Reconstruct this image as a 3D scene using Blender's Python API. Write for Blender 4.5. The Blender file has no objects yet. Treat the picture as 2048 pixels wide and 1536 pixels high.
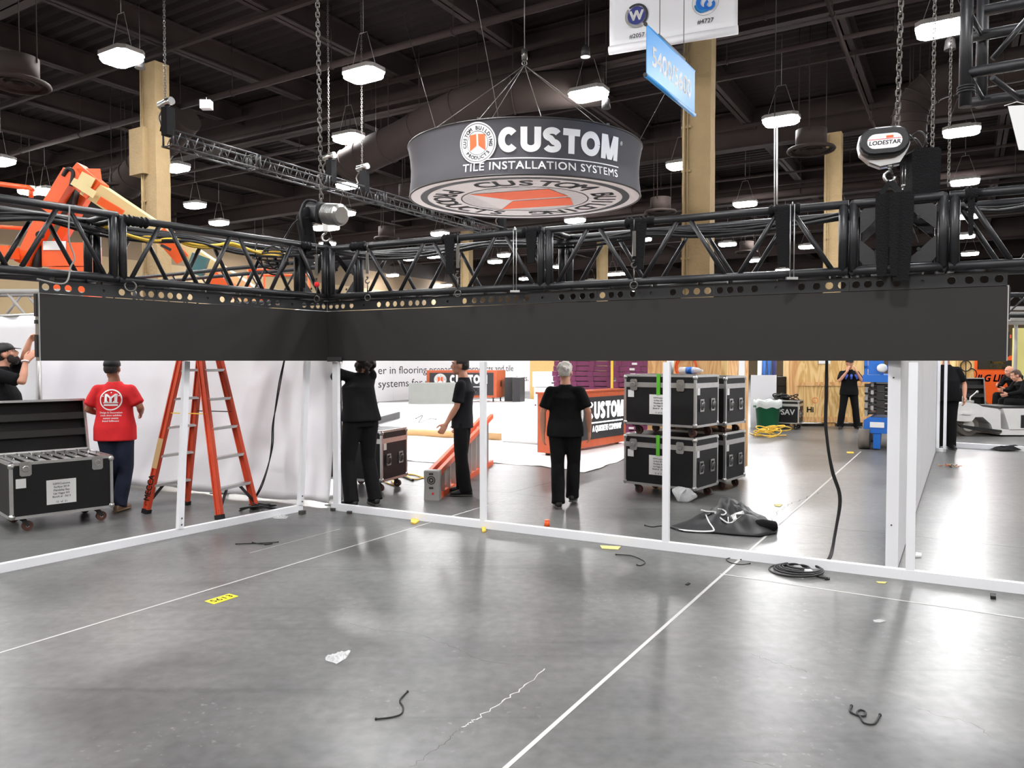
import bpy, bmesh, math, random
from mathutils import Vector as V, Matrix, Euler, noise
random.seed(7)
SC = bpy.context.scene
COL = SC.collection
# ------------------------------------------------ camera, world, exposure
F = 1500.0; H = 1.65; TH = math.atan(46 / F)
cd = bpy.data.cameras.new('camera'); cam = bpy.data.objects.new('camera', cd); COL.objects.link(cam)
cam.location = (0, 0, H); cam.rotation_euler = (math.pi / 2 - TH, 0, 0)
cd.sensor_width = 36; cd.lens = 36 * F / 2048; cd.clip_end = 400; cd.clip_start = .05
SC.camera = cam
w = bpy.data.worlds.new('world'); SC.world = w; w.use_nodes = True
w.node_tree.nodes['Background'].inputs[0].default_value = (.9, .95, 1, 1)
w.node_tree.nodes['Background'].inputs[1].default_value = .25
SC.view_settings.view_transform = 'Standard'; SC.view_settings.look = 'None'
SC.view_settings.gamma = 1; SC.view_settings.use_curve_mapping = False
SC.view_settings.exposure = 0.0
LAMP = 238.0         # emission of the ceiling lamps' lenses

CY = SC.cycles
CY.max_bounces = 6; CY.diffuse_bounces = 3; CY.glossy_bounces = 3; CY.transparent_max_bounces = 6; CY.caustics_reflective = False; CY.caustics_refractive = False

def ray(x, y):
    a = (x - 1024) / F; b = (768 - y) / F
    return V((a, math.cos(TH) + b * math.sin(TH), -math.sin(TH) + b * math.cos(TH)))
def PZ(x, y, z):
    d = ray(x, y); return V((0, 0, H)) + d * ((z - H) / d.z)
def G(x, y): return PZ(x, y, 0.0)
def P(x, y, D):
    d = ray(x, y); return V((0, 0, H)) + d * (D / d.y)
GA = math.radians(31)
U = V((math.sin(GA), math.cos(GA), 0)); W_ = V((math.cos(GA), -math.sin(GA), 0)); ZZ = V((0, 0, 1))
def UV(u, v, z=0): return U * u + W_ * v + ZZ * z

# ------------------------------------------------ materials
def lin(c):
    return tuple((x / 255 / 12.92) if x / 255 <= .04045 else ((x / 255 + .055) / 1.055) ** 2.4 for x in c) + (1,)
MATS = {}
def mat(name, rgb, rough=.5, metal=0, var=.1, scale=6, bump=0, bscale=None, emit=0, alpha=1, trans=0, coat=0, spec=.5, stretch=None, sss=0):
    m = bpy.data.materials.new(name); m.use_nodes = True; nt = m.node_tree; N = nt.nodes; L = nt.links
    p = N['Principled BSDF']
    c = lin(rgb)
    tc = N.new('ShaderNodeTexCoord'); mp = N.new('ShaderNodeMapping'); L.new(tc.outputs['Object'], mp.inputs[0])
    if stretch: mp.inputs['Scale'].default_value = stretch
    nz = N.new('ShaderNodeTexNoise'); nz.inputs['Scale'].default_value = scale; nz.inputs['Detail'].default_value = 5
    L.new(mp.outputs[0], nz.inputs['Vector'])
    mx = N.new('ShaderNodeMix'); mx.data_type = 'RGBA'
    mx.inputs[6].default_value = tuple(x * (1 - var) for x in c[:3]) + (1,)
    mx.inputs[7].default_value = tuple(min(1, x * (1 + var)) for x in c[:3]) + (1,)
    L.new(nz.outputs['Fac'], mx.inputs[0]); L.new(mx.outputs[2], p.inputs['Base Color'])
    p.inputs['Roughness'].default_value = rough; p.inputs['Metallic'].default_value = metal
    p.inputs['Specular IOR Level'].default_value = spec; p.inputs['Coat Weight'].default_value = coat
    if alpha < 1: p.inputs['Alpha'].default_value = alpha
    if trans: p.inputs['Transmission Weight'].default_value = trans
    if sss: p.inputs['Subsurface Weight'].default_value = sss; p.inputs['Subsurface Scale'].default_value = .02
    if emit:
        p.inputs['Emission Color'].default_value = c; p.inputs['Emission Strength'].default_value = emit
    if bump:
        b = N.new('ShaderNodeBump'); b.inputs['Strength'].default_value = bump; b.inputs['Distance'].default_value = .02
        n2 = N.new('ShaderNodeTexNoise'); n2.inputs['Scale'].default_value = bscale or scale * 3; n2.inputs['Detail'].default_value = 6
        L.new(mp.outputs[0], n2.inputs['Vector']); L.new(n2.outputs['Fac'], b.inputs['Height']); L.new(b.outputs[0], p.inputs['Normal'])
    MATS[name] = m; return m

def ramp(N, stops):
    r = N.new('ShaderNodeValToRGB'); e = r.color_ramp.elements
    e[0].position, e[0].color = stops[0][0], stops[0][1]; e[1].position, e[1].color = stops[1][0], stops[1][1]
    for s in stops[2:]:
        k = e.new(s[0]); k.color = s[1]
    return r
def floor_mat():
    m = bpy.data.materials.new('polished_concrete'); m.use_nodes = True; nt = m.node_tree; N = nt.nodes; L = nt.links
    p = N['Principled BSDF']; tc = N.new('ShaderNodeTexCoord')
    def nz(scale, det=6, st=None, dist=0):
        mp = N.new('ShaderNodeMapping'); L.new(tc.outputs['Object'], mp.inputs[0])
        if st: mp.inputs['Scale'].default_value = st; mp.inputs['Rotation'].default_value = (0, 0, GA)
        n = N.new('ShaderNodeTexNoise'); n.inputs['Scale'].default_value = scale; n.inputs['Detail'].default_value = det; n.inputs['Distortion'].default_value = dist
        L.new(mp.outputs[0], n.inputs['Vector']); return n
    a = nz(.55, 8, None, .6); b = nz(1.7, 9, (.8, 1.4, 1), .4); c_ = nz(26, 4)
    r1 = ramp(N, [(.3, lin((83, 83, 83))), (.7, lin((118, 118, 116)))]); L.new(a.outputs['Fac'], r1.inputs[0])
    r2 = ramp(N, [(.25, lin((81, 81, 81))), (.75, lin((120, 120, 118)))]); L.new(b.outputs['Fac'], r2.inputs[0])
    mx = N.new('ShaderNodeMix'); mx.data_type = 'RGBA'; mx.inputs[0].default_value = .5
    L.new(r1.outputs[0], mx.inputs[6]); L.new(r2.outputs[0], mx.inputs[7])
    e1 = nz(14, 10, None, 0); rg = ramp(N, [(.28, (.80, .80, .80, 1)), (.72, (1.14, 1.14, 1.14, 1))]); L.new(e1.outputs['Fac'], rg.inputs[0])
    mg = N.new('ShaderNodeMix'); mg.data_type = 'RGBA'; mg.blend_type = 'MULTIPLY'; mg.inputs[0].default_value = 1; L.new(mx.outputs[2], mg.inputs[6]); L.new(rg.outputs[0], mg.inputs[7]); mx = mg
    e2 = nz(2.6, 7, (.12, 2.4, 1), .5); rg2 = ramp(N, [(.58, (1, 1, 1, 1)), (.74, (.74, .74, .74, 1))]); L.new(e2.outputs['Fac'], rg2.inputs[0])
    mh = N.new('ShaderNodeMix'); mh.data_type = 'RGBA'; mh.blend_type = 'MULTIPLY'; mh.inputs[0].default_value = 1; L.new(mx.outputs[2], mh.inputs[6]); L.new(rg2.outputs[0], mh.inputs[7]); mx = mh
    # fine light scuffs
    r3 = ramp(N, [(.62, (0, 0, 0, 1)), (.70, (1, 1, 1, 1))]); L.new(c_.outputs['Fac'], r3.inputs[0])
    d = nz(1.1, 3); r4 = ramp(N, [(.52, (0, 0, 0, 1)), (.62, (.35, .35, .35, 1))]); L.new(d.outputs['Fac'], r4.inputs[0])
    mu = N.new('ShaderNodeMath'); mu.operation = 'MULTIPLY'; L.new(r3.outputs[0], mu.inputs[0]); L.new(r4.outputs[0], mu.inputs[1])
    m2 = N.new('ShaderNodeMix'); m2.data_type = 'RGBA'; L.new(mu.outputs[0], m2.inputs[0]); L.new(mx.outputs[2], m2.inputs[6]); m2.inputs[7].default_value = lin((170, 170, 167))
    L.new(m2.outputs[2], p.inputs['Base Color'])
    rr = N.new('ShaderNodeMapRange'); rr.inputs[3].default_value = .29; rr.inputs[4].default_value = .33
    L.new(b.outputs['Fac'], rr.inputs[0]); L.new(rr.outputs[0], p.inputs['Roughness'])
    p.inputs['Specular IOR Level'].default_value = .2
    return m
def wood_mat(name, c0, c1, scale=1.0, axis='z', rough=.55):
    m = bpy.data.materials.new(name); m.use_nodes = True; nt = m.node_tree; N = nt.nodes; L = nt.links; p = N['Principled BSDF']
    tc = N.new('ShaderNodeTexCoord'); mp = N.new('ShaderNodeMapping'); L.new(tc.outputs['Object'], mp.inputs[0])
    mp.inputs['Scale'].default_value = {'z': (3, 3, .5), 'x': (.5, 3, 3)}[axis]
    n = N.new('ShaderNodeTexNoise'); n.inputs['Scale'].default_value = 1.3 * scale; n.inputs['Detail'].default_value = 3; n.inputs['Distortion'].default_value = .8
    L.new(mp.outputs[0], n.inputs['Vector'])
    wv = N.new('ShaderNodeMath'); wv.operation = 'MULTIPLY'; wv.inputs[1].default_value = 14; L.new(n.outputs['Fac'], wv.inputs[0])
    fr = N.new('ShaderNodeMath'); fr.operation = 'PINGPONG'; fr.inputs[1].default_value = 1; L.new(wv.outputs[0], fr.inputs[0])
    r = ramp(N, [(.1, lin(c0)), (.8, lin(c1))]); L.new(fr.outputs[0], r.inputs[0]); L.new(r.outputs[0], p.inputs['Base Color'])
    p.inputs['Roughness'].default_value = rough; MATS[name] = m; return m

M_floor = floor_mat()
M_deck = mat('ceiling_brown_paint', (33, 28, 27), .9, spec=.08, var=.15)
M_steel = mat('ceiling_beam_paint', (44, 37, 35), .9, spec=.1, var=.2, scale=2)
M_duct = mat('duct_paint', (46, 39, 36), .85, spec=.15, var=.12, scale=2)
M_wallb = mat('beige_wall_paint', (148, 128, 96), .8, var=.05, scale=1)
M_wallu = mat('upper_wall_paint', (112, 94, 72), .8, var=.06, scale=1)
M_walld = mat('dark_wall_paint', (48, 41, 37), .85, var=.1)
M_col = mat('column_fireproofing', (142, 122, 88), .92, var=.2, scale=3, bump=.9, bscale=16)
M_lens = mat('lamp_lens', (252, 251, 252), .4, emit=LAMP, var=0)
M_lamph = mat('lamp_housing', (120, 116, 112), .5, var=.05)
M_blk = mat('black_powder_coat', (29, 30, 33), .42, var=.25, scale=14, bump=.08)
M_chrome = mat('bright_steel', (190, 190, 188), .28, metal=1, var=.08, scale=20)
M_alu = mat('brushed_aluminium', (196, 196, 194), .36, metal=.85, var=.1, scale=12)
M_galv = mat('galvanised_chain_steel', (98, 95, 91), .42, metal=.9, var=.2, scale=30)
M_white = mat('white_powder_coat', (232, 233, 236), .42, var=.02, scale=4)
M_whitep = mat('white_panel', (226, 226, 228), .45, var=.02, scale=2)
M_led = mat('led_tile_face', (39, 37, 36), .62, var=.06, scale=50, spec=.35)
M_bar = mat('hanging_bar_paint', (32, 32, 34), .45, var=.1, scale=10)
M_rub = mat('black_rubber', (18, 18, 20), .6, var=.15, scale=20)
M_cab = mat('black_cable_jacket', (15, 15, 17), .5, var=.15, scale=20)
M_strap = mat('black_webbing', (18, 18, 20), .85, spec=.2, var=.25, scale=40, bump=.5, bscale=90)
M_org = mat('orange_paint', (236, 94, 36), .4, var=.1, scale=5)
M_lad = mat('orange_fibreglass', (206, 76, 46), .5, var=.18, scale=9)
M_ladn = mat('bright_orange_fibreglass', (238, 104, 62), .45, var=.08, scale=9)
M_cream = mat('cream_boom_paint', (226, 206, 148), .45, var=.08, scale=4)
M_blue = mat('blue_lift_paint', (32, 104, 190), .4, var=.1, scale=6)
M_case = mat('black_laminate', (17, 17, 18), .5, spec=.35, var=.12, scale=30, bump=.15, bscale=120)
M_foam = mat('grey_foam', (46, 45, 44), .9, var=.15, scale=20)
M_paper = mat('white_paper', (232, 232, 230), .6, var=.02)
M_ink = mat('black_ink', (26, 26, 30), .6, var=.05)
M_inkw = mat('white_ink', (244, 244, 244), .5, var=.0)
M_sgrey = mat('grey_sign_fabric', (76, 75, 80), .8, var=.05, scale=3)
M_swhite = mat('white_sign_fabric', (236, 232, 230), .75, var=.02, scale=3)
M_sor = mat('orange_print', (240, 104, 56), .7, var=.03)
M_sblue = mat('blue_banner_vinyl', (46, 132, 194), .45, var=.06, scale=3)
M_navy = mat('navy_print', (44, 50, 118), .6, var=.03)
M_drape = mat('white_drape_fabric', (232, 231, 234), .7, var=.03, scale=2, bump=.25, bscale=4)
M_film = mat('white_plastic_sheet', (246, 246, 246), .35, var=.03, scale=6, bump=.5, bscale=9)
M_kraft = mat('kraft_cardboard', (206, 168, 118), .8, var=.08, scale=4)
M_cwood = mat('stained_orange_wood', (190, 90, 54), .45, var=.2, scale=5, stretch=(6, 6, 1))
M_cpan = mat('charcoal_panel', (46, 45, 48), .5, var=.05)
M_conc = mat('grey_concrete_laminate', (150, 152, 147), .7, var=.08, scale=5)
M_purp = mat('purple_plastic', (112, 44, 84), .5, var=.12, scale=4)
M_yel = mat('yellow_plastic', (238, 196, 66), .5, var=.1)
M_green = mat('green_plastic', (16, 98, 64), .45, var=.1)
M_bag = mat('clear_bag_film', (222, 228, 226), .3, var=.05, alpha=.8, bump=.4)
M_clear = mat('clear_film', (238, 240, 240), .18, var=.05, alpha=.55, bump=.8, bscale=30)
M_ply = wood_mat('plywood', (204, 150, 92), (228, 184, 126))
M_plyl = wood_mat('pale_plywood', (206, 162, 96), (234, 200, 138), .9)
M_osb = mat('strand_board', (214, 178, 116), .8, var=.3, scale=22, stretch=(1, 1, 2.5))
M_tag = mat('yellow_floor_tag', (244, 226, 40), .5, var=.03)
M_grey = mat('grey_plastic', (150, 148, 144), .6, var=.1, scale=8)
M_dgrey = mat('dark_grey_metal', (52, 50, 50), .5, var=.15, metal=.4)
M_skin = mat('skin', (206, 150, 124), .55, var=.12, scale=9, sss=.1)
M_skind = mat('tan_skin', (170, 116, 90), .55, var=.12, scale=9, sss=.1)
M_tee = mat('black_cotton', (15, 15, 17), .9, spec=.2, var=.12, scale=12, bump=.5, bscale=12)
M_teeg = mat('charcoal_cotton', (30, 30, 34), .9, spec=.2, var=.12, scale=12, bump=.5, bscale=12)
M_red = mat('red_cotton', (222, 36, 42), .85, var=.1, scale=6, bump=.5, bscale=10)
M_jean = mat('dark_denim', (32, 41, 62), .9, var=.35, scale=7, bump=.5, bscale=16)
M_pant = mat('black_trouser_cloth', (15, 15, 17), .88, spec=.2, var=.12, scale=12, bump=.5, bscale=10)
M_hdark = mat('dark_hair', (36, 28, 25), .55, var=.4, scale=30, bump=.9, bscale=60, stretch=(3, 3, 1))
M_hwhite = mat('white_hair', (240, 234, 224), .6, var=.15, scale=30, bump=.9, bscale=50, stretch=(3, 3, 1))
M_hbrown = mat('brown_hair', (70, 48, 36), .55, var=.35, scale=30, bump=.9, bscale=60)
M_shoe = mat('black_shoe_leather', (18, 18, 20), .5, var=.1)
M_sole = mat('grey_shoe_sole', (80, 79, 77), .7, var=.1)
M_tyre = mat('worn_tyre_rubber', (112, 106, 98), .85, var=.15, scale=9)
M_hub = mat('white_wheel_hub', (214, 212, 206), .5, var=.05)
M_cart = mat('white_cart_paint', (218, 217, 214), .45, var=.08, scale=5)
M_ygreen = mat('pale_yellow_panel', (214, 206, 128), .7, var=.05)
M_tape = mat('white_floor_tape', (190, 189, 186), .6, var=.08, scale=14)
M_lime = mat('green_tape', (98, 196, 50), .5, var=.05)
M_shoetan = mat('tan_shoe_suede', (176, 150, 120), .8, var=.1)

# ------------------------------------------------ mesh builder
class MB:
    def __init__(s): s.v = []; s.f = []; s.sm = []; s.mi = []; s.m = 0
    def add(s, vs, fs, sm=False):
        o = len(s.v); s.v += [V(x) for x in vs]
        for f in fs: s.f.append([i + o for i in f]); s.sm.append(sm); s.mi.append(s.m)
        return s
    def box(s, c, d, R=None):
        c = V(c); vs = []
        for x in (-.5, .5):
            for y in (-.5, .5):
                for z in (-.5, .5):
                    q = V((x * d[0], y * d[1], z * d[2])); vs.append(c + (R @ q if R else q))
        return s.add(vs, [(0, 1, 3, 2), (4, 6, 7, 5), (0, 4, 5, 1), (2, 3, 7, 6), (0, 2, 6, 4), (1, 5, 7, 3)])
    def obox(s, o, a, b, c):  # corner + three edge vectors
        o = V(o); a = V(a); b = V(b); c = V(c)
        vs = [o, o + a, o + a + b, o + b, o + c, o + a + c, o + a + b + c, o + b + c]
        fs = [(0, 3, 2, 1), (4, 5, 6, 7), (0, 1, 5, 4), (1, 2, 6, 5), (2, 3, 7, 6), (3, 0, 4, 7)]
        if a.cross(b).dot(c) < 0: fs = [f[::-1] for f in fs]
        return s.add(vs, fs)
    def beam(s, p, q, w, h, up=ZZ):  # rectangular bar from p to q
        p = V(p); q = V(q); d = (q - p).normalized(); up = V(up)
        if abs(d.dot(up)) > .98: up = V((0, 1, 0))
        x = d.cross(up).normalized(); y = x.cross(d).normalized()
        return s.obox(p - x * w / 2 - y * h / 2, x * w, y * h, q - p)
    def tube(s, pts, r, n=8, caps=True, sm=True):
        pts = [V(p) for p in pts]; m = len(pts); rs = r if isinstance(r, (list, tuple)) else [r] * m
        vs = []; prev = None
        for i, p in enumerate(pts):
            d = (pts[min(i + 1, m - 1)] - pts[max(i - 1, 0)]).normalized()
            if prev is None:
                a = V((0, 0, 1)) if abs(d.z) < .9 else V((1, 0, 0))
                prev = (a - d * a.dot(d)).normalized()
            else:
                prev = (prev - d * prev.dot(d)).normalized()
            y = d.cross(prev)
            for k in range(n):
                t = 2 * math.pi * k / n; vs.append(p + (prev * math.cos(t) + y * math.sin(t)) * rs[i])
        fs = []
        for i in range(m - 1):
            for k in range(n): fs.append((i * n + k, i * n + (k + 1) % n, (i + 1) * n + (k + 1) % n, (i + 1) * n + k))
        s.add(vs, fs, sm)
        if caps:
            o = len(s.v) - len(vs)
            for f in (list(range(n))[::-1], list(range((m - 1) * n, m * n))):
                s.f.append([i + o for i in f]); s.sm.append(False); s.mi.append(s.m)
        return s
    def cyl(s, p, q, r, n=16, r2=None, sm=True): return s.tube([p, q], [r, r if r2 is None else r2], n, True, sm)
    def ring(s, c, ax, R, r, n=24, k=8, arc=1.0, start=None):
        c = V(c); ax = V(ax).normalized()
        a = V(start) if start else (V((0, 0, 1)) if abs(ax.z) < .9 else V((1, 0, 0)))
        a = (a - ax * a.dot(ax)).normalized(); b = ax.cross(a)
        vs = []; full = arc >= 1; m = n if full else n + 1
        for i in range(m):
            t = 2 * math.pi * arc * i / n; d = a * math.cos(t) + b * math.sin(t)
            for j in range(k):
                g = 2 * math.pi * j / k; vs.append(c + d * (R + r * math.cos(g)) + ax * r * math.sin(g))
        fs = []
        for i in range(n):
            i2 = (i + 1) % m
            for j in range(k): fs.append((i * k + j, i2 * k + j, i2 * k + (j + 1) % k, i * k + (j + 1) % k))
        return s.add(vs, fs, True)
    def ell(s, c, r, R=None, n=16, k=10):
        c = V(c); vs = []; r = (r, r, r) if isinstance(r, (int, float)) else r
        for j in range(1, k):
            ph = math.pi * j / k
            for i in range(n):
                t = 2 * math.pi * i / n
                q = V((r[0] * math.sin(ph) * math.cos(t), r[1] * math.sin(ph) * math.sin(t), r[2] * math.cos(ph)))
                vs.append(c + (R @ q if R else q))
        q = V((0, 0, r[2])); q = R @ q if R else q; vs += [c + q, c - q]; T = len(vs) - 2
        fs = []
        for j in range(k - 2):
            for i in range(n): fs.append((j * n + i, (j + 1) * n + i, (j + 1) * n + (i + 1) % n, j * n + (i + 1) % n))
        for i in range(n):
            fs.append((T, i, (i + 1) % n)); fs.append((T + 1, (k - 2) * n + (i + 1) % n, (k - 2) * n + i))
        return s.add(vs, fs, True)
    def loft(s, rings, caps=True, sm=True):
        n = len(rings[0]); vs = [V(p) for r in rings for p in r]; m = len(rings); fs = []
        for i in range(m - 1):
            for k in range(n): fs.append((i * n + k, i * n + (k + 1) % n, (i + 1) * n + (k + 1) % n, (i + 1) * n + k))
        if caps: fs.append(tuple(range(n))[::-1]); fs.append(tuple(range((m - 1) * n, m * n)))
        return s.add(vs, fs, sm)
    def prism(s, outline, o, x, y, t):  # 2D outline in plane (o,x,y) extruded by vector t
        o = V(o); x = V(x); y = V(y); t = V(t); n = len(outline)
        vs = [o + x * a + y * b for a, b in outline]; vs += [q + t for q in vs]
        fs = [tuple(range(n)), tuple(range(2 * n - 1, n - 1, -1))] + [(k, k + n, (k + 1) % n + n, (k + 1) % n) for k in range(n)]
        return s.add(vs, fs)
    def quad(s, a, b, c, d): return s.add([a, b, c, d], [(0, 1, 2, 3)])
    def disc(s, c, ax, r, n=32, r0=0):
        c = V(c); ax = V(ax).normalized(); a = V((0, 0, 1)) if abs(ax.z) < .9 else V((1, 0, 0)); a = (a - ax * a.dot(ax)).normalized(); b = ax.cross(a)
        P1 = [c + (a * math.cos(2 * math.pi * i / n) + b * math.sin(2 * math.pi * i / n)) * r for i in range(n)]
        if not r0: return s.add(P1, [tuple(range(n))])
        P0 = [c + (p - c) * (r0 / r) for p in P1]
        return s.add(P1 + P0, [(i, (i + 1) % n, n + (i + 1) % n, n + i) for i in range(n)])
    def mesh(s, name, mats, off=None):
        me = bpy.data.meshes.new(name)
        me.from_pydata([tuple(q - off) if off else tuple(q) for q in s.v], [], s.f)
        me.polygons.foreach_set('use_smooth', s.sm)
        for m in (mats if isinstance(mats, (list, tuple)) else [mats]): me.materials.append(m)
        me.polygons.foreach_set('material_index', s.mi); me.update(); return me
    def part(s, name, mats, parent, world=True, label=None, kind=None):
        r = parent
        off = V((0, 0, 0))
        if world:
            q = parent
            while q is not None: off = off + q.location; q = q.parent
        o = bpy.data.objects.new(name, s.mesh(name, mats, off)); COL.objects.link(o); o.parent = parent
        if label: o['label'] = label
        if kind: o['kind'] = kind
        return o
    def solo(s, name, mats, label=None, cat=None, group=None, kind=None, origin=None):
        if origin is None:
            n = len(s.v); zs = min(q.z for q in s.v)
            origin = V((sum(q.x for q in s.v) / n, sum(q.y for q in s.v) / n, zs))
        o = bpy.data.objects.new(name, s.mesh(name, mats, V(origin))); COL.objects.link(o); o.location = origin
        tag(o, label, cat, group, kind); return o
def tag(o, label=None, cat=None, group=None, kind=None):
    for k, x in (('label', label), ('category', cat), ('group', group), ('kind', kind)):
        if x: o[k] = x
    return o
def thing(name, label, cat, loc=(0, 0, 0), rz=0, group=None):
    o = bpy.data.objects.new(name, None); COL.objects.link(o); o.location = loc; o.rotation_euler = (0, 0, rz)
    o.empty_display_size = .1
    return tag(o, label, cat, group)
KIDS = {}
def dup(root, loc=None, rz=None, label=None, group=None):
    kids = {}
    for o in COL.objects:
        if o.parent: kids.setdefault(o.parent.name, []).append(o)
    def cp(o, par):
        c = o.copy(); COL.objects.link(c)
        if par: c.parent = par
        for ch in kids.get(o.name, []): cp(ch, c)
        return c
    r = cp(root, None)
    if loc is not None: r.location = loc
    if rz is not None: r.rotation_euler = (0, 0, rz)
    if label: r['label'] = label
    if group: r['group'] = group
    return r
_tc = {}
def text(mb, s, place, size=1.0, bold=0.0, align='CENTER', sx=1.0, spacing=1.0, shear=0):
    """letters as flat mesh; place(x, y) turns a point of the layout plane into a point in space"""
    k = (s, align, spacing, shear)
    if k not in _tc:
        c = bpy.data.curves.new('lettering', 'FONT'); c.body = s; c.size = 1; c.align_x = align
        c.space_character = spacing; c.resolution_u = 3; c.shear = shear
        o = bpy.data.objects.new('lettering', c); COL.objects.link(o)
        dg = bpy.context.evaluated_depsgraph_get()
        me = bpy.data.meshes.new_from_object(o.evaluated_get(dg))
        _tc[k] = ([tuple(q.co) for q in me.vertices], [tuple(p.vertices) for p in me.polygons])
        bpy.data.objects.remove(o); bpy.data.curves.remove(c); bpy.data.meshes.remove(me)
    vs, fs = _tc[k]
    for ox, oy in ((0, 0),) if bold < .003 else ((-bold, -bold), (bold, -bold), (bold, bold), (-bold, bold), (0, 0)):
        mb.add([place((q[0] + ox) * size * sx, (q[1] + oy) * size) for q in vs], fs)
    return mb
def block_word(mb, s, place, cap, width, st=.21):
    """heavy sans capitals drawn as strokes; width = length of the whole word"""
    def stroke(path, w_):
        L_, R_ = [], []
        for i, p in enumerate(path):
            a = path[max(i - 1, 0)]; b = path[min(i + 1, len(path) - 1)]; d = V((b[0] - a[0], b[1] - a[1])).normalized(); n = V((-d.y, d.x)) * w_ / 2
            L_.append((p[0] + n.x, p[1] + n.y)); R_.append((p[0] - n.x, p[1] - n.y))
        return [(L_[i], R_[i], R_[i + 1], L_[i + 1]) for i in range(len(path) - 1)]
    def arc(cx, cy, rx, ry, a0, a1, n=20): return [(cx + rx * math.cos(math.radians(a0 + (a1 - a0) * i / n)), cy + ry * math.sin(math.radians(a0 + (a1 - a0) * i / n))) for i in range(n + 1)]
    h = st / 2; adv = {'C': .90, 'U': .88, 'S': .84, 'T': .80, 'O': 1.0, 'M': 1.06}; x = 0; quads = []
    for ch in s:
        a = adv[ch]; w_ = a - .06; c = x + a / 2; q = []
        if ch == 'C': q = stroke(arc(c, .5, w_ / 2 - h, .5 - h, 42, 318, 28), st)
        elif ch == 'O': q = stroke(arc(c, .5, w_ / 2 - h, .5 - h, 0, 360, 36), st)
        elif ch == 'U': q = stroke([(c - w_ / 2 + h, 1), (c - w_ / 2 + h, .4)] + arc(c, .36, w_ / 2 - h, .36 - h, 180, 360, 18) + [(c + w_ / 2 - h, .4), (c + w_ / 2 - h, 1)], st)
        elif ch == 'T': q = stroke([(c - w_ / 2, 1 - h), (c + w_ / 2, 1 - h)], st) + stroke([(c, 1 - st), (c, 0)], st)
        elif ch == 'S': q = stroke(arc(c, .72, w_ / 2 - h, .28 - h + .01, 20, 255, 18) + arc(c, .28, w_ / 2 - h, .28 - h + .01, 75, -160, 18), st * .94)
        elif ch == 'M':
            q = stroke([(c - w_ / 2 + h, 0), (c - w_ / 2 + h, 1)], st) + stroke([(c + w_ / 2 - h, 0), (c + w_ / 2 - h, 1)], st)
            for sg in (-1, 1): q.append(((c + sg * w_ / 2, 1), (c + sg * (w_ / 2 - st * 1.25), 1), (c - sg * st * .45, .0), (c + sg * st * .5, .0)))
        quads += q; x += a
    kx = width / (x - .06)
    for q in quads: mb.add([place((p[0] - .03) * kx, p[1] * cap) for p in q], [(0, 1, 2, 3)])
    return mb
def flat(o, x, y, n=None, e=.003):
    o = V(o); x = V(x).normalized(); y = V(y).normalized(); n = x.cross(y) * e
    return lambda a, b: o + x * a + y * b + n
def spline(pts, k=6):
    pts = [V(p) for p in pts]; out = []
    for i in range(len(pts) - 1):
        p0 = pts[max(i - 1, 0)]; p1 = pts[i]; p2 = pts[i + 1]; p3 = pts[min(i + 2, len(pts) - 1)]
        for j in range(k):
            t = j / k
            out.append(.5 * ((2 * p1) + (p2 - p0) * t + (2 * p0 - 5 * p1 + 4 * p2 - p3) * t * t + (3 * p1 - p0 - 3 * p2 + p3) * t ** 3))
    return out + [pts[-1]]
def remesh(mb, name, m, parent, vox=.012, smooth=2, label=None, world=False):
    """one continuous skin round all the solids in mb"""
    me = mb.mesh(name, m); o = bpy.data.objects.new(name, me); COL.objects.link(o)
    r = o.modifiers.new('r', 'REMESH'); r.mode = 'VOXEL'; r.voxel_size = vox; r.use_smooth_shade = True
    if smooth:
        sm = o.modifiers.new('s', 'SMOOTH'); sm.iterations = smooth; sm.factor = .5
    dg = bpy.context.evaluated_depsgraph_get()
    me2 = bpy.data.meshes.new_from_object(o.evaluated_get(dg))
    o.modifiers.clear(); o.data = me2; bpy.data.meshes.remove(me)
    me2.name = name
    if not me2.materials: me2.materials.append(m if not isinstance(m, (list, tuple)) else m[0])
    o.parent = parent
    if label: o['label'] = label
    return o
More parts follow.
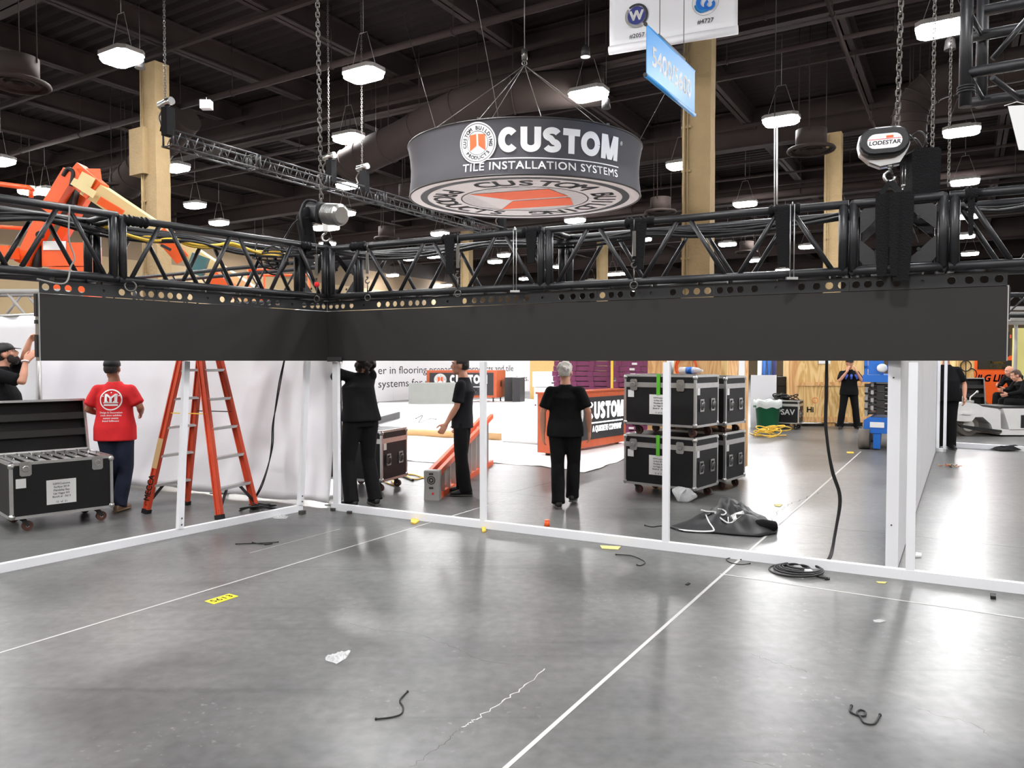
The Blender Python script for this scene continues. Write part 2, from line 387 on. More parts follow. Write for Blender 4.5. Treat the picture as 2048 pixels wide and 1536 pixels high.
# ------------------------------------------------ the hall
U0, U1, V0, V1, ZC = -22, 90, -42, 30, 11.2
def hall():
    m = MB(); m.obox(UV(U0, V0, -.3), U * (U1 - U0), W_ * (V1 - V0), ZZ * .3)
    m.solo('floor', M_floor, kind='structure', origin=V((0, 0, 0)))
    # ribbed deck
    m = MB(); vs = []; fs = []; n = 0; s = .42
    k = int((U1 - U0) / s)
    for i in range(k):
        u = U0 + i * s
        for du, dz in ((0, .07), (.12, 0), (.26, 0), (.38, .07)):
            vs.append(UV(u + du, V0, ZC + dz)); vs.append(UV(u + du, V1, ZC + dz))
    for j in range(4 * k - 1): fs.append((2 * j, 2 * j + 1, 2 * j + 3, 2 * j + 2))
    m.add(vs, fs)
    m.obox(UV(U0, V0, ZC + .1), U * (U1 - U0), W_ * (V1 - V0), ZZ * .2)
    m.solo('ceiling', M_deck, kind='structure', origin=UV(0, 0, ZC))
    def wall(name, a, b, t):
        m = MB(); d = b - a
        for (z0, z1, mi) in ((0, 7.6, 0), (7.6, 9.1, 1), (9.1, ZC + .1, 2)):
            m.m = mi; m.obox(a + ZZ * z0, d, t, ZZ * (z1 - z0))
        m.solo(name, [M_wallb, M_wallu, M_walld], kind='structure', origin=a)
    def walld(name, a, b, t):
        m = MB(); d = b - a
        for (z0, z1, mi) in ((0, 6.6, 0), (6.6, ZC + .1, 1)):
            m.m = mi; m.obox(a + ZZ * z0, d, t, ZZ * (z1 - z0))
        m.solo(name, [M_wallb, M_walld], kind='structure', origin=a)
    wall('wall_left', UV(U0, V0), UV(U1, V0), -W_ * .3)
    walld('wall_far', UV(U1, V0), UV(U1, V1), U * .3)
    walld('wall_right', UV(U0, V1), UV(U1, V1), W_ * .3)
    walld('wall_back', UV(U0, V0), UV(U0, V1), -U * .3)
    # joists along u, girders along v
    def ibeam(a, d, L, h, wd):
        m = MB(); x = d.cross(ZZ)
        m.obox(a - x * wd / 2, d * L, x * wd, ZZ * .04); m.obox(a - x * wd / 2 + ZZ * (h - .04), d * L, x * wd, ZZ * .04)
        m.obox(a - x * .02, d * L, x * .04, ZZ * h); return m
    for i in range(18):
        v = V0 + 2.2 + i * 4.1
        ibeam(UV(U0 + .1, v, 10.45), U, U1 - U0 - .2, .72, .34).solo('beam', M_steel, kind='structure', origin=UV(U0, v, 10.45))
    for i in range(9):
        u = 9 + i * 10.2 - 20.4
        ibeam(UV(u, V0 + .1, 9.75), W_, V1 - V0 - .2, 1.4, .5).solo('beam', M_steel, kind='structure', origin=UV(u, V0, 9.75))
    for i in range(14):   # thin strut channels
        u = 3.0 + i * 5.1
        m = MB(); m.obox(UV(u, V0 + .1, 10.3), W_ * (V1 - V0 - .2), U * .12, ZZ * .12)
        m.solo('beam', M_steel, kind='structure', origin=UV(u, V0, 10.3))
hall()
def crack(pts, w_, mt, jit=.012):
    random.seed(len(pts) + int(pts[0][0])); g = spline([G(*p) for p in pts], 8); m = MB(); L_, R_ = [], []
    for i, p in enumerate(g):
        d = (g[min(i + 1, len(g) - 1)] - g[max(i - 1, 0)]).normalized(); n = V((-d.y, d.x, 0)); o = n * random.uniform(-jit, jit); k = w_ * random.uniform(.35, 1)
        L_.append(p + o - n * k); R_.append(p + o + n * k)
    m.add([q + ZZ * .0005 for a in zip(L_, R_) for q in a], [(2 * i, 2 * i + 2, 2 * i + 3, 2 * i + 1) for i in range(len(g) - 1)])
    m.solo('floor_crack', mt, kind='structure')
M_crk = mat('dark_crack_filler', (84, 83, 81), .8, var=.2)
M_crw = mat('pale_crack_filler', (206, 204, 199), .7, var=.1)
crack([(820, 1534), (870, 1500), (905, 1470), (925, 1455)], .003, M_crk); crack([(925, 1455), (942, 1444), (955, 1436), (1000, 1405), (1046, 1375), (1092, 1338)], .004, M_crw)
crack([(700, 1247), (760, 1260), (830, 1268), (900, 1292), (960, 1318), (1020, 1330)], .0025, M_crk)
crack([(1500, 1308), (1540, 1322), (1590, 1335), (1612, 1345)], .0035, M_crk); crack([(1830, 1414), (1890, 1434), (1940, 1446), (1984, 1474)], .0025, M_crk)
crack([(1480, 1520), (1530, 1530), (1570, 1540)], .003, M_crk); crack([(1540, 1044), (1556, 1022), (1572, 1014), (1600, 1000), (1640, 985)], .006, M_crk, .03)
crack([(1535, 1044), (1580, 1047), (1700, 1060), (1830, 1073), (2060, 1098)], .006, M_crk, .001); crack([(770, 965), (900, 978), (1010, 985), (1110, 997)], .006, M_crk, .001); crack([(1020, 985), (1120, 960), (1200, 940)], .006, M_crk, .001)

def column(px, D, sw, sd, zt, label, extra=None):
    c = P(px, 722, D); c.z = 0
    t = thing('column', label, 'column', c); t['kind'] = 'structure'; t.name = 'column'
    m = MB(); n = 26; rings = []
    for i in range(n + 1):
        z = zt * i / n; j = [(-1, -1), (1, -1), (1, 1), (-1, 1)]; rg = []
        for a, b in j:
            e = .012 * (random.random() - .5)
            rg.append(c + W_ * (a * sw / 2 + e) + U * (b * sd / 2 + e) + ZZ * z)
        rings.append(rg)
    m.loft(rings, sm=False).part('shaft', M_col, t)
    m = MB()
    for k, o in enumerate((.05, .13)):
        q = c - W_ * (sw / 2 - .06) - U * (sd / 2 + .05) + W_ * (o - .05)
        m.tube([q + ZZ * .05, q + ZZ * (zt - .1)], .028 if k == 0 else .014, 8)
    for z in range(1, int(zt)):
        m.obox(c - W_ * (sw / 2) - U * (sd / 2 + .03) + ZZ * z, W_ * .22, -U * .025, ZZ * .05)
    m.part('conduit', M_col, t)
    if extra == 'boot':
        m = MB(); m.obox(c - W_ * (sw / 2 + .34) - U * (sd / 2 + .16) + ZZ * 6.75, W_ * .62, U * .5, ZZ * 1.25); m.part('fireproof_box', M_col, t)
    if extra == 'box':
        m = MB(); q = c - U * (sd / 2) + ZZ * 2.55
        m.obox(q + W_ * .0, W_ * .17, -U * .09, ZZ * .24); m.part('junction_box', M_white, t)
    return t
column(318, 20.8, .62, .42, 9.75, 'beige fireproofed column behind the orange lift boom at the left', 'boot')
column(1394, 17.5, .66, .36, 9.75, 'tall beige column behind the blue aisle sign and the black truss', 'box')
column(1662, 27, .55, .4, 9.75, 'beige column in the distance left of the chain hoist with the oval badge')
column(934, 47, .62, .45, 9.75, 'distant beige column below the round hanging sign')
column(1204, 49.5, .62, .45, 9.75, 'small distant beige column seen through the right truss')
column(809, 71, .62, .6, 9.75, 'farthest small beige column seen through the truss beside the corner')
column(462, 57, .7, .5, 9.75, 'faint distant beige column seen through the left truss')

# ------------------------------------------------ lamps
def mk_lamp(name, label):
    t = thing(name, label, 'lamp')
    def octo(x, y, c): return [(-x, -y + c), (-x + c, -y), (x - c, -y), (x, -y + c), (x, y - c), (x - c, y), (-x + c, y), (-x, y - c)]
    m = MB(); m.prism(octo(.51, .34, .13), (0, 0, .02), (1, 0, 0), (0, 1, 0), (0, 0, .1)); m.box((0, 0, .16), (.5, .22, .09)); m.part('housing', M_lamph, t, False)
    m = MB(); m.loft([[(x, y, z) for x, y in octo(.48 * k, .31 * k, .12 * k)] for z, k in ((.02, 1), (-.07, 1), (-.11, .9))], sm=False); m.part('lens', M_lens, t, False)
    m = MB()
    for x in (-.4, .4): m.tube([(x, 0, .12), (x * .3, 0, 1.0)], .006, 6); m.ring((x, 0, .13), (0, 1, 0), .02, .004, 10, 6)
    m.tube([(-.12, 0, 1.0), (.12, 0, 1.0)], .008, 6); m.tube([(0, 0, 1.0), (0, 0, ZC - 8.7 + .05)], .008, 6)
    m.part('hanger', M_lamph, t, False); return t
LZ = 8.7
lamp0 = mk_lamp('ceiling_lamp', '')
big = [((243, 114), 'bright ceiling lamp above the top of the left column'), ((727, 148), 'bright ceiling lamp right of the tall hoist chain, nearest the top of the picture there'),
 ((1177, 188), 'bright ceiling lamp right above the round grey sign'), ((1562, 240), 'bright ceiling lamp just right of the blue aisle sign'),
 ((1885, 55), 'bright ceiling lamp highest at the right, beside the overhead truss frame'), ((1923, 262), 'bright ceiling lamp right of the badge hoist, second down in its row'),
 ((697, 275), 'bright ceiling lamp right of the tall chain, second down'), ((1930, 363), 'bright ceiling lamp just above the right truss, third down in its row'),
 ((1490, 407), 'bright ceiling lamp just above the truss right of the large beige column'), ((390, 410), 'bright ceiling lamp above the left truss, upper of the two right of the column'),
 ((697, 370), 'bright ceiling lamp behind the small far truss at the hoist motor'), ((1150, 440), 'bright ceiling lamp directly below the right rim of the round sign'),
 ((880, 467), 'bright ceiling lamp below the left rim of the round sign, above the truss'), ((438, 445), 'bright ceiling lamp above the left truss, lower of the two right of the column'),
 ((352, 335), 'bright ceiling lamp against the right edge of the left column'), ((1935, 432), 'ceiling lamp framed by the truss right of the corner block, topmost there'),
 ((1930, 472), 'ceiling lamp framed by the truss right of the corner block, second from top'), ((1940, 507), 'ceiling lamp framed by the truss right of the corner block, lowest there'),
 ((1455, 488), 'ceiling lamp framed by the truss just right of the large column'), ((1285, 478), 'ceiling lamp framed by the truss left of the large column'),
 ((60, 382), 'left one of two lamps close together beside the orange boom knuckle'), ((90, 382), 'right one of two lamps close together beside the orange boom knuckle'),
 ((2, 322), 'ceiling lamp cut by the left edge of the picture')]
small = [(1390, 530), (1225, 548), (1182, 562), (990, 523), (785, 550), (820, 517), (1050, 557), (893, 570), (1565, 540), (1615, 493), (655, 487), (1510, 520), (1240, 547), (1570, 450), (1548, 450), (1668, 492), (1680, 430), (1362, 330), (1010, 510), (868, 512), (640, 455), (660, 455), (690, 426), (510, 502), (526, 500), (1275, 580), (1120, 533)]
first = True
def put_lamp(q, label, group=None):
    global first
    o = lamp0 if first else dup(lamp0); first = False
    o.location = q; o.rotation_euler = (0, 0, -GA); o['label'] = label; o['group'] = group or 'ceiling lamps'
for p, lb in big: put_lamp(PZ(p[0], p[1], LZ), lb)
for p in small: put_lamp(PZ(p[0], p[1], LZ), 'small ceiling lamp far back in the hall, glimpsed between the truss braces', 'distant ceiling lamps')
for u, v in ((10.3, 0), (2.2, 0), (-6, 0), (-14, 0), (10.3, 8.2), (2.2, 8.2), (-6, 8.2), (-14, 8.2), (18.4, 8.2), (10.3, 16.4), (2.2, 16.4), (-6, 16.4), (26.6, 8.2), (26.6, 16.4), (18.4, 16.4), (34.8, 8.2), (34.8, 16.4),
             (10.3, -8.2), (2.2, -8.2), (-6, -8.2), (-14, -8.2), (2.2, -16.4), (-6, -16.4), (-14, -16.4), (2.2, -24.6), (-6, -24.6), (10.3, -24.6), (10.3, -32.8), (2.2, -32.8), (-6, -32.8)):
    put_lamp(UV(u, v, LZ), 'ceiling lamp of the rows behind and beside the camera', 'ceiling lamps behind the camera')

# ------------------------------------------------ air diffusers, ducts, pipes
def diffuser(px, py, z, r, label, drum=.55):
    c = PZ(px, py, z); t = thing('air_diffuser', label, 'air diffuser', c, 0, 'round air diffusers')
    m = MB(); m.ring(c, ZZ, r * .9, .05, 36, 6)
    for a, b in ((.98, .72), (.64, .46), (.38, .22)): 
        n = 36
        rg = [[c + V((math.cos(6.2832 * i / n) * r * q, math.sin(6.2832 * i / n) * r * q, dz + (.98 - a) * -.05)) for i in range(n)] for q, dz in ((a, 0), (b, .05))]
        m.loft(rg, caps=False)
    m.part('louvre_rings', M_duct, t)
    m = MB(); m.tube([c + ZZ * .08, c + ZZ * drum], r * .62, 28); m.part('drum', M_duct, t)
    m = MB()
    for k in range(3):
        q = c + V((math.cos(k * 2.1) * r * .63, math.sin(k * 2.1) * r * .63, drum * .8)); m.tube([q, V((q.x, q.y, ZC))], .012, 6)
    m.part('hanger', M_duct, t)
diffuser(38, 168, 7.5, .62, 'large round ceiling air diffuser at the left edge')
diffuser(735 // 3, 374, 7.5, .6, 'round air diffuser behind the orange lift boom')
diffuser(1622, 300, 7.5, .66, 'round air diffuser in front of the far right column')
diffuser(1321, 424, 7.5, .64, 'round air diffuser left of the large column, below the round sign')
diffuser(773, 477, 7.5, .62, 'round air diffuser just above the truss near the corner')
diffuser(818, 400, 7.7, .62, 'round air diffuser behind the left rim of the round sign')
diffuser(1493, 504, 7.5, .6, 'dim round air diffuser seen through the truss right of the column')
def duct(pts, r, label, straps=()):
    t = thing('air_duct', label, 'duct', pts[0], 0, 'air ducts')
    MB().tube(pts, r, 24).part('pipe', M_duct, t)
    for i in range(1, len(pts) - 1, 2): MB().ring(pts[i], pts[i + 1] - pts[i - 1], r + .012, .02, 28, 6).part('seam_band', M_duct, t)
    for p in pts[1:-1:2]: MB().tube([V((p.x, p.y, p.z + r)), V((p.x, p.y, ZC))], .012, 6).part('hanger', M_duct, t)
a = PZ(712, 322, 8.0); b = PZ(965, 200, 9.0)
duct(spline([a + ZZ * -.3 - W_ * .5, a, a * .6 + b * .4, b, b + W_ * 3 + U * 1.5 + ZZ * .3], 4), .52, 'fat round air duct sloping up behind the left of the round sign')
a = PZ(1818, 300, 7.6)
duct(spline([a, a + ZZ * .7, a + ZZ * 1.3 + W_ * .15, a + ZZ * 1.8 + W_ * 1.0, a + ZZ * 1.9 + W_ * 4], 5), .45, 'round air duct elbow behind the badge hoist')
a = PZ(275, 345, 7.9)
duct(spline([a - W_ * .8 - ZZ * .35, a, a + ZZ * .6 + W_ * 1.0, a + ZZ * 1.4 + W_ * 2.6], 4), .5, 'round air duct behind the tip of the orange boom')
def pipe(a, d, L, r, label):
    a = V((a.x, a.y, min(a.z, 9.68 - r) if d == W_ else 9.05))
    m = MB(); m.tube([a, a + d * L], r, 10)
    for k in range(1, int(L / 4)): q = a + d * k * 4; m.tube([q, V((q.x, q.y, ZC - .02 if d == W_ else 9.6))], .012, 6)
    for k in range(1, int(L / 4)): m.ring(a + d * k * 4, d, r + .01, .02, 14, 6)
    m.solo('sprinkler_pipe', M_steel, label, 'pipe', 'ceiling pipes', origin=a)
q = PZ(1500, 385, 9.25) + U * .9; pipe(q - W_ * 22, W_, 46, .16, 'thick dark pipe crossing behind the large column below the lamps')
q = PZ(1180, 160, 9.9); pipe(q - W_ * 24, W_, 40, .06, 'thin pipe under the beams above the round sign')
q = PZ(1040, 90, 9.9) + U * 1.0; pipe(q - W_ * 26, W_, 40, .06, 'thin pipe near the top of the picture above the round sign')
q = PZ(300, 230, 9.6); pipe(q - W_ * 16, W_, 40, .09, 'pipe running behind the top of the left column')
q = PZ(1700, 330, 9.6); pipe(q - W_ * 24, W_, 44, .05, 'thin pipe between the badge hoist and the far beams')
q = PZ(1690, 75, 9.3); pipe(q - U * 6, U, 40, .04, 'thin pipe running away beside the tall right chain')
# ------------------------------------------------ LED header, frames, trusses
CN = V((-2.04, 8.3, 0)); RE = V((3.597, 5.46, 0)); LE = V((-3.806, 6.06, 0))
ZB, ZL, ZBAR = 1.652, 2.2, 2.30
def holed(m, o, d, L, h, holes, t):
    """plate with round holes: origin o, along d, height h, thickness vector t"""
    cells = []; xs = [0]
    hs = sorted(holes)
    for i, (x, r) in enumerate(hs):
        xs.append((x + hs[i + 1][0]) / 2 if i + 1 < len(hs) else L)
    for i, (x, r) in enumerate(hs):
        x0, x1 = xs[i], xs[i + 1]; cy = h / 2
        ang = [2 * math.pi * k / 20 for k in range(20)] + [math.atan2(b - cy, a - x) % (2 * math.pi) for a in (x0, x1) for b in (0, h)]
        ang = sorted(set(ang)); n = len(ang); inn = []; out = []
        for a in ang:
            c, s = math.cos(a), math.sin(a)
            k = min([((x1 - x) / c if c > 1e-9 else (x0 - x) / c if c < -1e-9 else 1e9), ((h - cy) / s if s > 1e-9 else (0 - cy) / s if s < -1e-9 else 1e9)])
            inn.append(o + d * (x + c * r) + ZZ * (cy + s * r)); out.append(o + d * (x + c * k) + ZZ * (cy + s * k))
        vs = inn + out + [q + t for q in inn] + [q + t for q in out]; fs = []
        for k in range(n):
            k2 = (k + 1) % n
            fs += [(k, k2, n + k2, n + k), (2 * n + k, 3 * n + k, 3 * n + k2, 2 * n + k2), (k, 2 * n + k, 2 * n + k2, k2), (n + k, n + k2, 3 * n + k2, 3 * n + k)]
        m.add(vs, fs)
def screen(name, label, A, B, ntile, nbar, back):
    d = (B - A); L = d.length; d.normalize()
    t = thing(name, label, 'LED screen', A + ZZ * ZB)
    for i in range(ntile):
        m = MB(); w_ = L / ntile; e = .0
        m.m = 0; m.obox(A + d * (i * w_ + e) + ZZ * ZB, d * (w_ - 2 * e), back * .012, ZZ * (ZL - ZB - .006))
        m.m = 1; m.obox(A + d * (i * w_ + .02) + back * .012 + ZZ * (ZB + .004), d * (w_ - .04), back * .03, ZZ * (ZL - ZB - .014))
        m.part('led_tile', [M_led, M_alu], t)
    for i in range(nbar):
        w_ = L / nbar; o = A + d * (i * w_ + .002) + ZZ * ZL; m = MB()
        hs = [(f * w_, .0135 if k == 4 else .029) for k, f in enumerate((.045, .125, .205, .315, .48, .662, .77, .86, .948))]
        holed(m, o, d, w_ - .004, ZBAR - ZL, hs, back * .012)
        m.obox(o + ZZ * (ZBAR - ZL), d * (w_ - .004), back * .06, ZZ * .006)
        m.obox(o + d * (.48 * w_ - .03) + back * .013 + ZZ * .01, d * .06, back * .03, ZZ * .08)
        b = m.part('hanging_bar', M_bar, t)
        for f in (.12, .5, .88):
            m = MB(); q = o + d * (f * w_) + back * .03 + ZZ * (ZBAR - ZL); m.box(q + ZZ * .016, (.04, .03, .02)); m.ring(q + ZZ * .03, d, .018, .005, 12, 6); m.part('clamp', M_galv, b)
    # end frame of the open edge
    m = MB(); q = B + back * .0 + ZZ * ZB
    m.obox(q, d * .008, back * .075, ZZ * (ZL - ZB)); 
    m.part('end_trim', M_alu, t)
    for z in (.03, .3, .36): MB().obox(q + d * .008 + back * .02 + ZZ * z, d * .012, back * .045, ZZ * (.18 if z != .3 else .03)).part('connector', M_blk, t)
    return t
dR = (RE - CN).normalized(); bR = V((-dR.y, dR.x, 0)); bR = bR if bR.y > 0 else -bR
dL = (LE - CN).normalized(); bL = V((-dL.y, dL.x, 0)); bL = bL if bL.y > 0 else -bL
screen('led_screen', 'long dark LED header screen under the right truss', CN, RE, 12, 6, bR)
screen('led_screen', 'shorter dark LED header screen under the left truss', CN, LE, 6, 3, bL)
m = MB(); q = P(655, 715, 8.2); m.obox(q + V((0, -.02, -.045)), V((.16, 0, 0)), V((0, .05, 0)), ZZ * .05); m.solo('corner_plate', M_blk, 'small black plate under the inner corner of the screen', 'plate')

# white booth frames on the floor
RA = G(662, 1020); RB = G(2048, 1189); dr = (RB - RA).normalized(); br = V((-dr.y, dr.x, 0))
t = thing('booth_frame', 'white metal booth frame standing under the right screen', 'frame', RA)
m = MB(); m.obox(RA, dr * ((RB - RA).length + 1.6), br * .055, ZZ * .075); m.part('floor_rail', M_white, t)
def online(A, d, px, py):
    g = G(px, py); k = g.x / g.y; return A + d * ((k * A.y - A.x) / (d.x - k * d.y))
for (px, py, wd, zt, nm) in ((671, 1014, .075, 1.64, 0), (964, 1036, .056, 1.64, 0), (1330, 1078, .058, 1.64, 0), (1820, 1146, .062, 1.64, 0)):
    q = online(RA, dr, px, py) + ZZ * .075 + br * .004
    MB().obox(q - dr * wd / 2, dr * wd, br * .045, ZZ * (zt - .075)).part('post', M_white, t)
m = MB()
for px, py in ((667, 1021), (700, 1027)): q = G(px, py); m.obox(q - dr * .02 - br * .03, dr * .05, br * .03, ZZ * .03)
m.part('levelling_foot', M_galv, t)
LA = G(606, 1022); LB = G(0, 1147); dl = (LB - LA).normalized(); bl = V((dl.y, -dl.x, 0))
if bl.y < 0: bl = -bl
t = thing('booth_frame', 'white metal booth frame with leaning posts under the left screen', 'frame', LA)
m = MB(); m.obox(LA, dl * ((LB - LA).length + 1.2), bl * .055, ZZ * .07); m.part('floor_rail', M_white, t)
def lean(px0, py0, px1, wd):
    q = online(LA, dl, px0, py0) + bl * .01 + ZZ * .07
    e = P(px1, 722, q.y + .12) + bl * .22; e2 = q + (e - q) * .997
    m = MB(); m.beam(q, e2, wd, .045, up=bl); m.part('post', M_white, t)
    m = MB(); 
    for k in (.04, .1): m.ring(q + (e2 - q).normalized() * k - bl * .03, bl, .006, .003, 10, 6)
    m.part('bolt', M_dgrey, t)
lean(602, 1022, 641, .062); lean(361, 1073, 399, .056)
m = MB(); q = G(612, 1028); m.obox(q, dl * .06, bl * .05, ZZ * .04); m.part('levelling_foot', M_galv, t)
# panel wall running back behind the right frame
PA = G(1770, 1141); pw = G(1795, 1142) - PA; PB = V((7.65, 13.5, 0)); pd = (PB - (PA + pw)); 
t = thing('partition_panel', 'tall white partition panel running back from the right frame post', 'panel', PA)
n = 5
for i in range(n):
    a = PA + pd * (i / n) + ZZ * .02; m = MB(); m.obox(a + pd * .001, pw.normalized() * (pw.length if i < n else pw.length), pd * (1 / n - .002), ZZ * 2.12); m.part('panel_section', M_whitep, t)
m = MB(); a = PA + pd * 1.0; m.obox(a + ZZ * .0, pw * .7, pd.normalized() * .06, ZZ * 2.1); m.part('end_post', M_white, t)
m = MB()
for z in (1.52, .36): m.cyl(PA + pw * .45 + ZZ * z - pd.normalized() * .001, PA + pw * .45 + ZZ * z + pd.normalized() * .01, .006, 10)
m.part('bolt', M_dgrey, t)
m = MB(); a = G(1880, 893); b = G(2110, 907); m.obox(a, b - a, V((.02, .1, 0)), ZZ * .09)
m.solo('floor_rail', M_white, 'white floor rail in front of the white utility cart at the right', 'rail')
m = MB(); a = PA + pd * 1.02 + pw * 1.0; m.obox(a, W_ * .05, U * .05, ZZ * 2.1); m.obox(a + W_ * .11, W_ * .05, U * .05, ZZ * 2.1); m.obox(a, W_ * .16, U * .05, ZZ * .06)
m.solo('door_post', M_white, 'pair of narrow white posts at the far end of the partition panel', 'post')

# ------------------------------------------------ box trusses
def truss(label, A, B, zb, zt, dep, nb=6, r=.033, rb=.02, mt=None, ends=(1, 1), group='box truss sections', back=True, up=True, name='truss_section'):
    mt = mt or M_blk
    d = B - A; L = d.length; d = d.normalized()
    t = thing(name, label, 'truss', A + ZZ * zb, 0, group)
    for o in (V((0, 0, 0)), dep):
        for z in (zb, zt): MB().tube([A + o + ZZ * z, B + o + ZZ * z], r, 14).part('chord', mt, t)
    g = .045 * (L / 2.6); e = .06
    for fi, o in enumerate((V((0, 0, 0)), dep)):
        if fi and not back: break
        w = (L - 2 * e) / nb
        for i in range(nb):
            a, b = e + i * w + g, e + (i + 1) * w - g
            lo, hi = (zb, zt) if (i % 2 == 0) == up else (zt, zb)
            MB().tube([A + d * a + o + ZZ * lo, A + d * b + o + ZZ * hi], rb, 10).part('brace', mt, t)
    for z in (zb,) if nb > 4 else (zb, zt):
        k = max(2, nb // 2); w = (L - 2 * e) / k
        for i in range(k):
            a, b = (V((0, 0, 0)), dep) if i % 2 == 0 else (dep, V((0, 0, 0)))
            MB().tube([A + d * (e + i * w) + a + ZZ * z, A + d * (e + (i + 1) * w) + b + ZZ * z], rb * .9, 8).part('brace', mt, t)
    for on, q, s in ((ends[0], A, 1), (ends[1], B, -1)):
        if not on: continue
        q = q + d * s * .036
        for o in (V((0, 0, 0)), dep): MB().tube([q + o + ZZ * zb, q + o + ZZ * zt], r * 1.05, 12).part('upright', mt, t)
        for z in (zb, zt): MB().tube([q + ZZ * z, q + dep + ZZ * z], r * .8, 10).part('cross_bar', mt, t)
    return t
TB, TT = 2.352, 2.872
nR = -bR; nL = -bL
def onR(t_): return CN + (RE - CN) * t_ + nR * .05
def onL(t_): return CN + (LE - CN) * t_ + nL * .05
depR = bR * .5; depL = bL * .5
j1, j2, j3 = .4213, .832, .928
truss('black box truss section right of the corner, first before the joint', onR(.012), onR(j1 - .001), TB, TT, depR)
truss('black box truss section left of the block with gusset plates', onR(j1 + .001), onR(j2), TB, TT, depR, ends=(1, 1))
truss('black box truss section running out of the picture at the right', onR(j3 + .012), onR(1.32), TB, TT, depR, up=False)
jl = .79
def zl(t): return .02 * t
truss('black box truss section left of the corner with yellow cable along it', onL(.012), onL(jl), TB, TT + .01, depL)
truss('black box truss section running out of the picture at the left', onL(jl + .002), onL(1.6), TB + .01, TT + .03, depL)
# corner blocks
def block(label, A, a, b, zb, zt, plates):
    t = thing('truss_corner_block', label, 'truss block', A + ZZ * zb, 0, None)
    c = [A, A + a, A + a + b, A + b]
    for q in c: MB().tube([q + ZZ * (zb), q + ZZ * (zt)], .034, 12).part('upright', M_blk, t)
    for z in (zb, zt):
        for i in range(4): MB().tube([c[i] + ZZ * z, c[(i + 1) % 4] + ZZ * z], .033, 12).part('chord', M_blk, t)
    h = zt - zb
    for fi in plates:
        p, q = c[fi], c[(fi + 1) % 4]; d = (q - p).normalized(); Lw = (q - p).length; nn = d.cross(ZZ)
        s = .045; g = min(Lw * .46, h * .46)
        for (o, x, z) in ((p, 1, 1), (q, -1, 1), (p, 1, -1), (q, -1, -1)):
            base = o + ZZ * (zb if z > 0 else zt) + nn * .012
            m = MB(); out = [(s * 1.6, s), (g, s), (g, s * 1.2), (s, g), (s, s * 1.7)]
            k = out if x * z > 0 else out[::-1]
            m.prism(k, base, d * x, ZZ * z, -nn * .012)
            m.part('gusset_plate', M_blk, t)
            m = MB(); m.cyl(base + d * x * .16 + ZZ * z * .14 + nn * .0, base + d * x * .16 + ZZ * z * .14 + nn * .006, .014, 12); m.part('bolt', M_rub, t)
    return t
block('black truss corner block with four gusset plates under the badge hoist', onR(j2 + .006), (RE - CN) * (j3 - j2 + .0), depR, TB, TT, (0, 1, 2))
cb = CN + nR * .0 + V((0, .03, 0))
block('black truss corner block where the two screens meet', cb, bL * .5 * .98, bR * .5, TB, TT, (1, 2))
# neighbouring rigs
a = PZ(205, 562, 2.9); a.z = 0; truss('black truss of another rig seen low through the left truss', a, a + W_ * 4.4, 2.42, 2.9, U * .5, 8, .026, .014, group='other rigs')
a = V((-8.4, 10.6, 0)); truss('grey truss low behind the left end of the left screen', a, a + V((2.15, -.1, 0)), 2.22, 2.62, V((0, .45, 0)), 5, .035, .018, mt=M_grey, group='other rigs')
a = V((3.5, 5.6, 0)) ; a = P(1928, 145, 5.6); z0 = a.z
def overhead():
    t = thing('truss_section', 'dark truss frame hanging high at the top right corner', 'truss', a, 0, 'other rigs')
    pts = [(20, 5.9), (75, 6.4), (145, 5.9), (205, 6.4)]
    b = W_
    for y, D in pts:
        q = P(1968 if y == 20 else 1932, y + 2, D); MB().tube([q, q + b * 2.6], .042, 14).part('chord', M_blk, t)
    for x, D, y0, y1 in ((1930, 5.9, -60, 214), (1962, 6.4, -60, 214)):
        p = P(x, y1, D); q = P(x, y0, D); q.x = p.x; q.y = p.y; MB().tube([p, q], .045, 14).part('upright', M_blk, t)
        MB().tube([q, V((q.x, q.y, ZC - .02))], .008, 6).part('suspension_cable', M_galv, t)
    for (x0, y0, D0, x1, y1, D1) in ((1936, 148, 5.9, 1968, 205, 6.4), (1936, 22, 5.9, 1966, 75, 6.4), (1985, 118, 6.1, 2060, 30, 6.0), (1985, 155, 6.0, 2040, 198, 6.2)):
        MB().tube([P(x0, y0, D0), P(x1, y1, D1)], .022, 10).part('brace', M_blk, t)
    m = MB(); q = P(1932, 185, 5.9)
    for k in range(3): m.ring(q + ZZ * .02 * k, ZZ, .055, .01, 16, 6)
    m.part('cable_wrap', M_rub, t)
overhead()
m = MB(); o = P(2016, 212, 5.75); m.prism([(0, 0), (.5, .03), (.5, -.36), (.09, -.33)], o, (1, 0, 0), (0, 0, 1), (0, .003, 0)); m.tube([o + V((.2, 0, 0)), o + V((.2, .2, .1)), o + V((.2, .35, .12))], .003, 5)
m.solo('paper_sheet', M_paper, 'white paper sheet hanging under the overhead truss at the right edge', 'sheet')
# far small truss with three hoists
TA = PZ(322, 263, 6.15); TE = PZ(1000, 459, 6.15); dd = (TE - TA); TL = dd.length
for i in range(6):
    p = TA + dd * (i / 6 + .001); q = TA + dd * ((i + 1) / 6 - .001); p.z = q.z = 0
    truss(('slim high truss, section %s' % ('at the left hoist', 'second from the left hoist', 'behind the tall chain', 'just right of the middle hoist', 'second from the right end hoist', 'at the right end hoist below the round sign')[i]), p, q, 5.86, 6.15, W_ * .3, 10, .02, .009, group='slim truss sections', back=(i < 3))
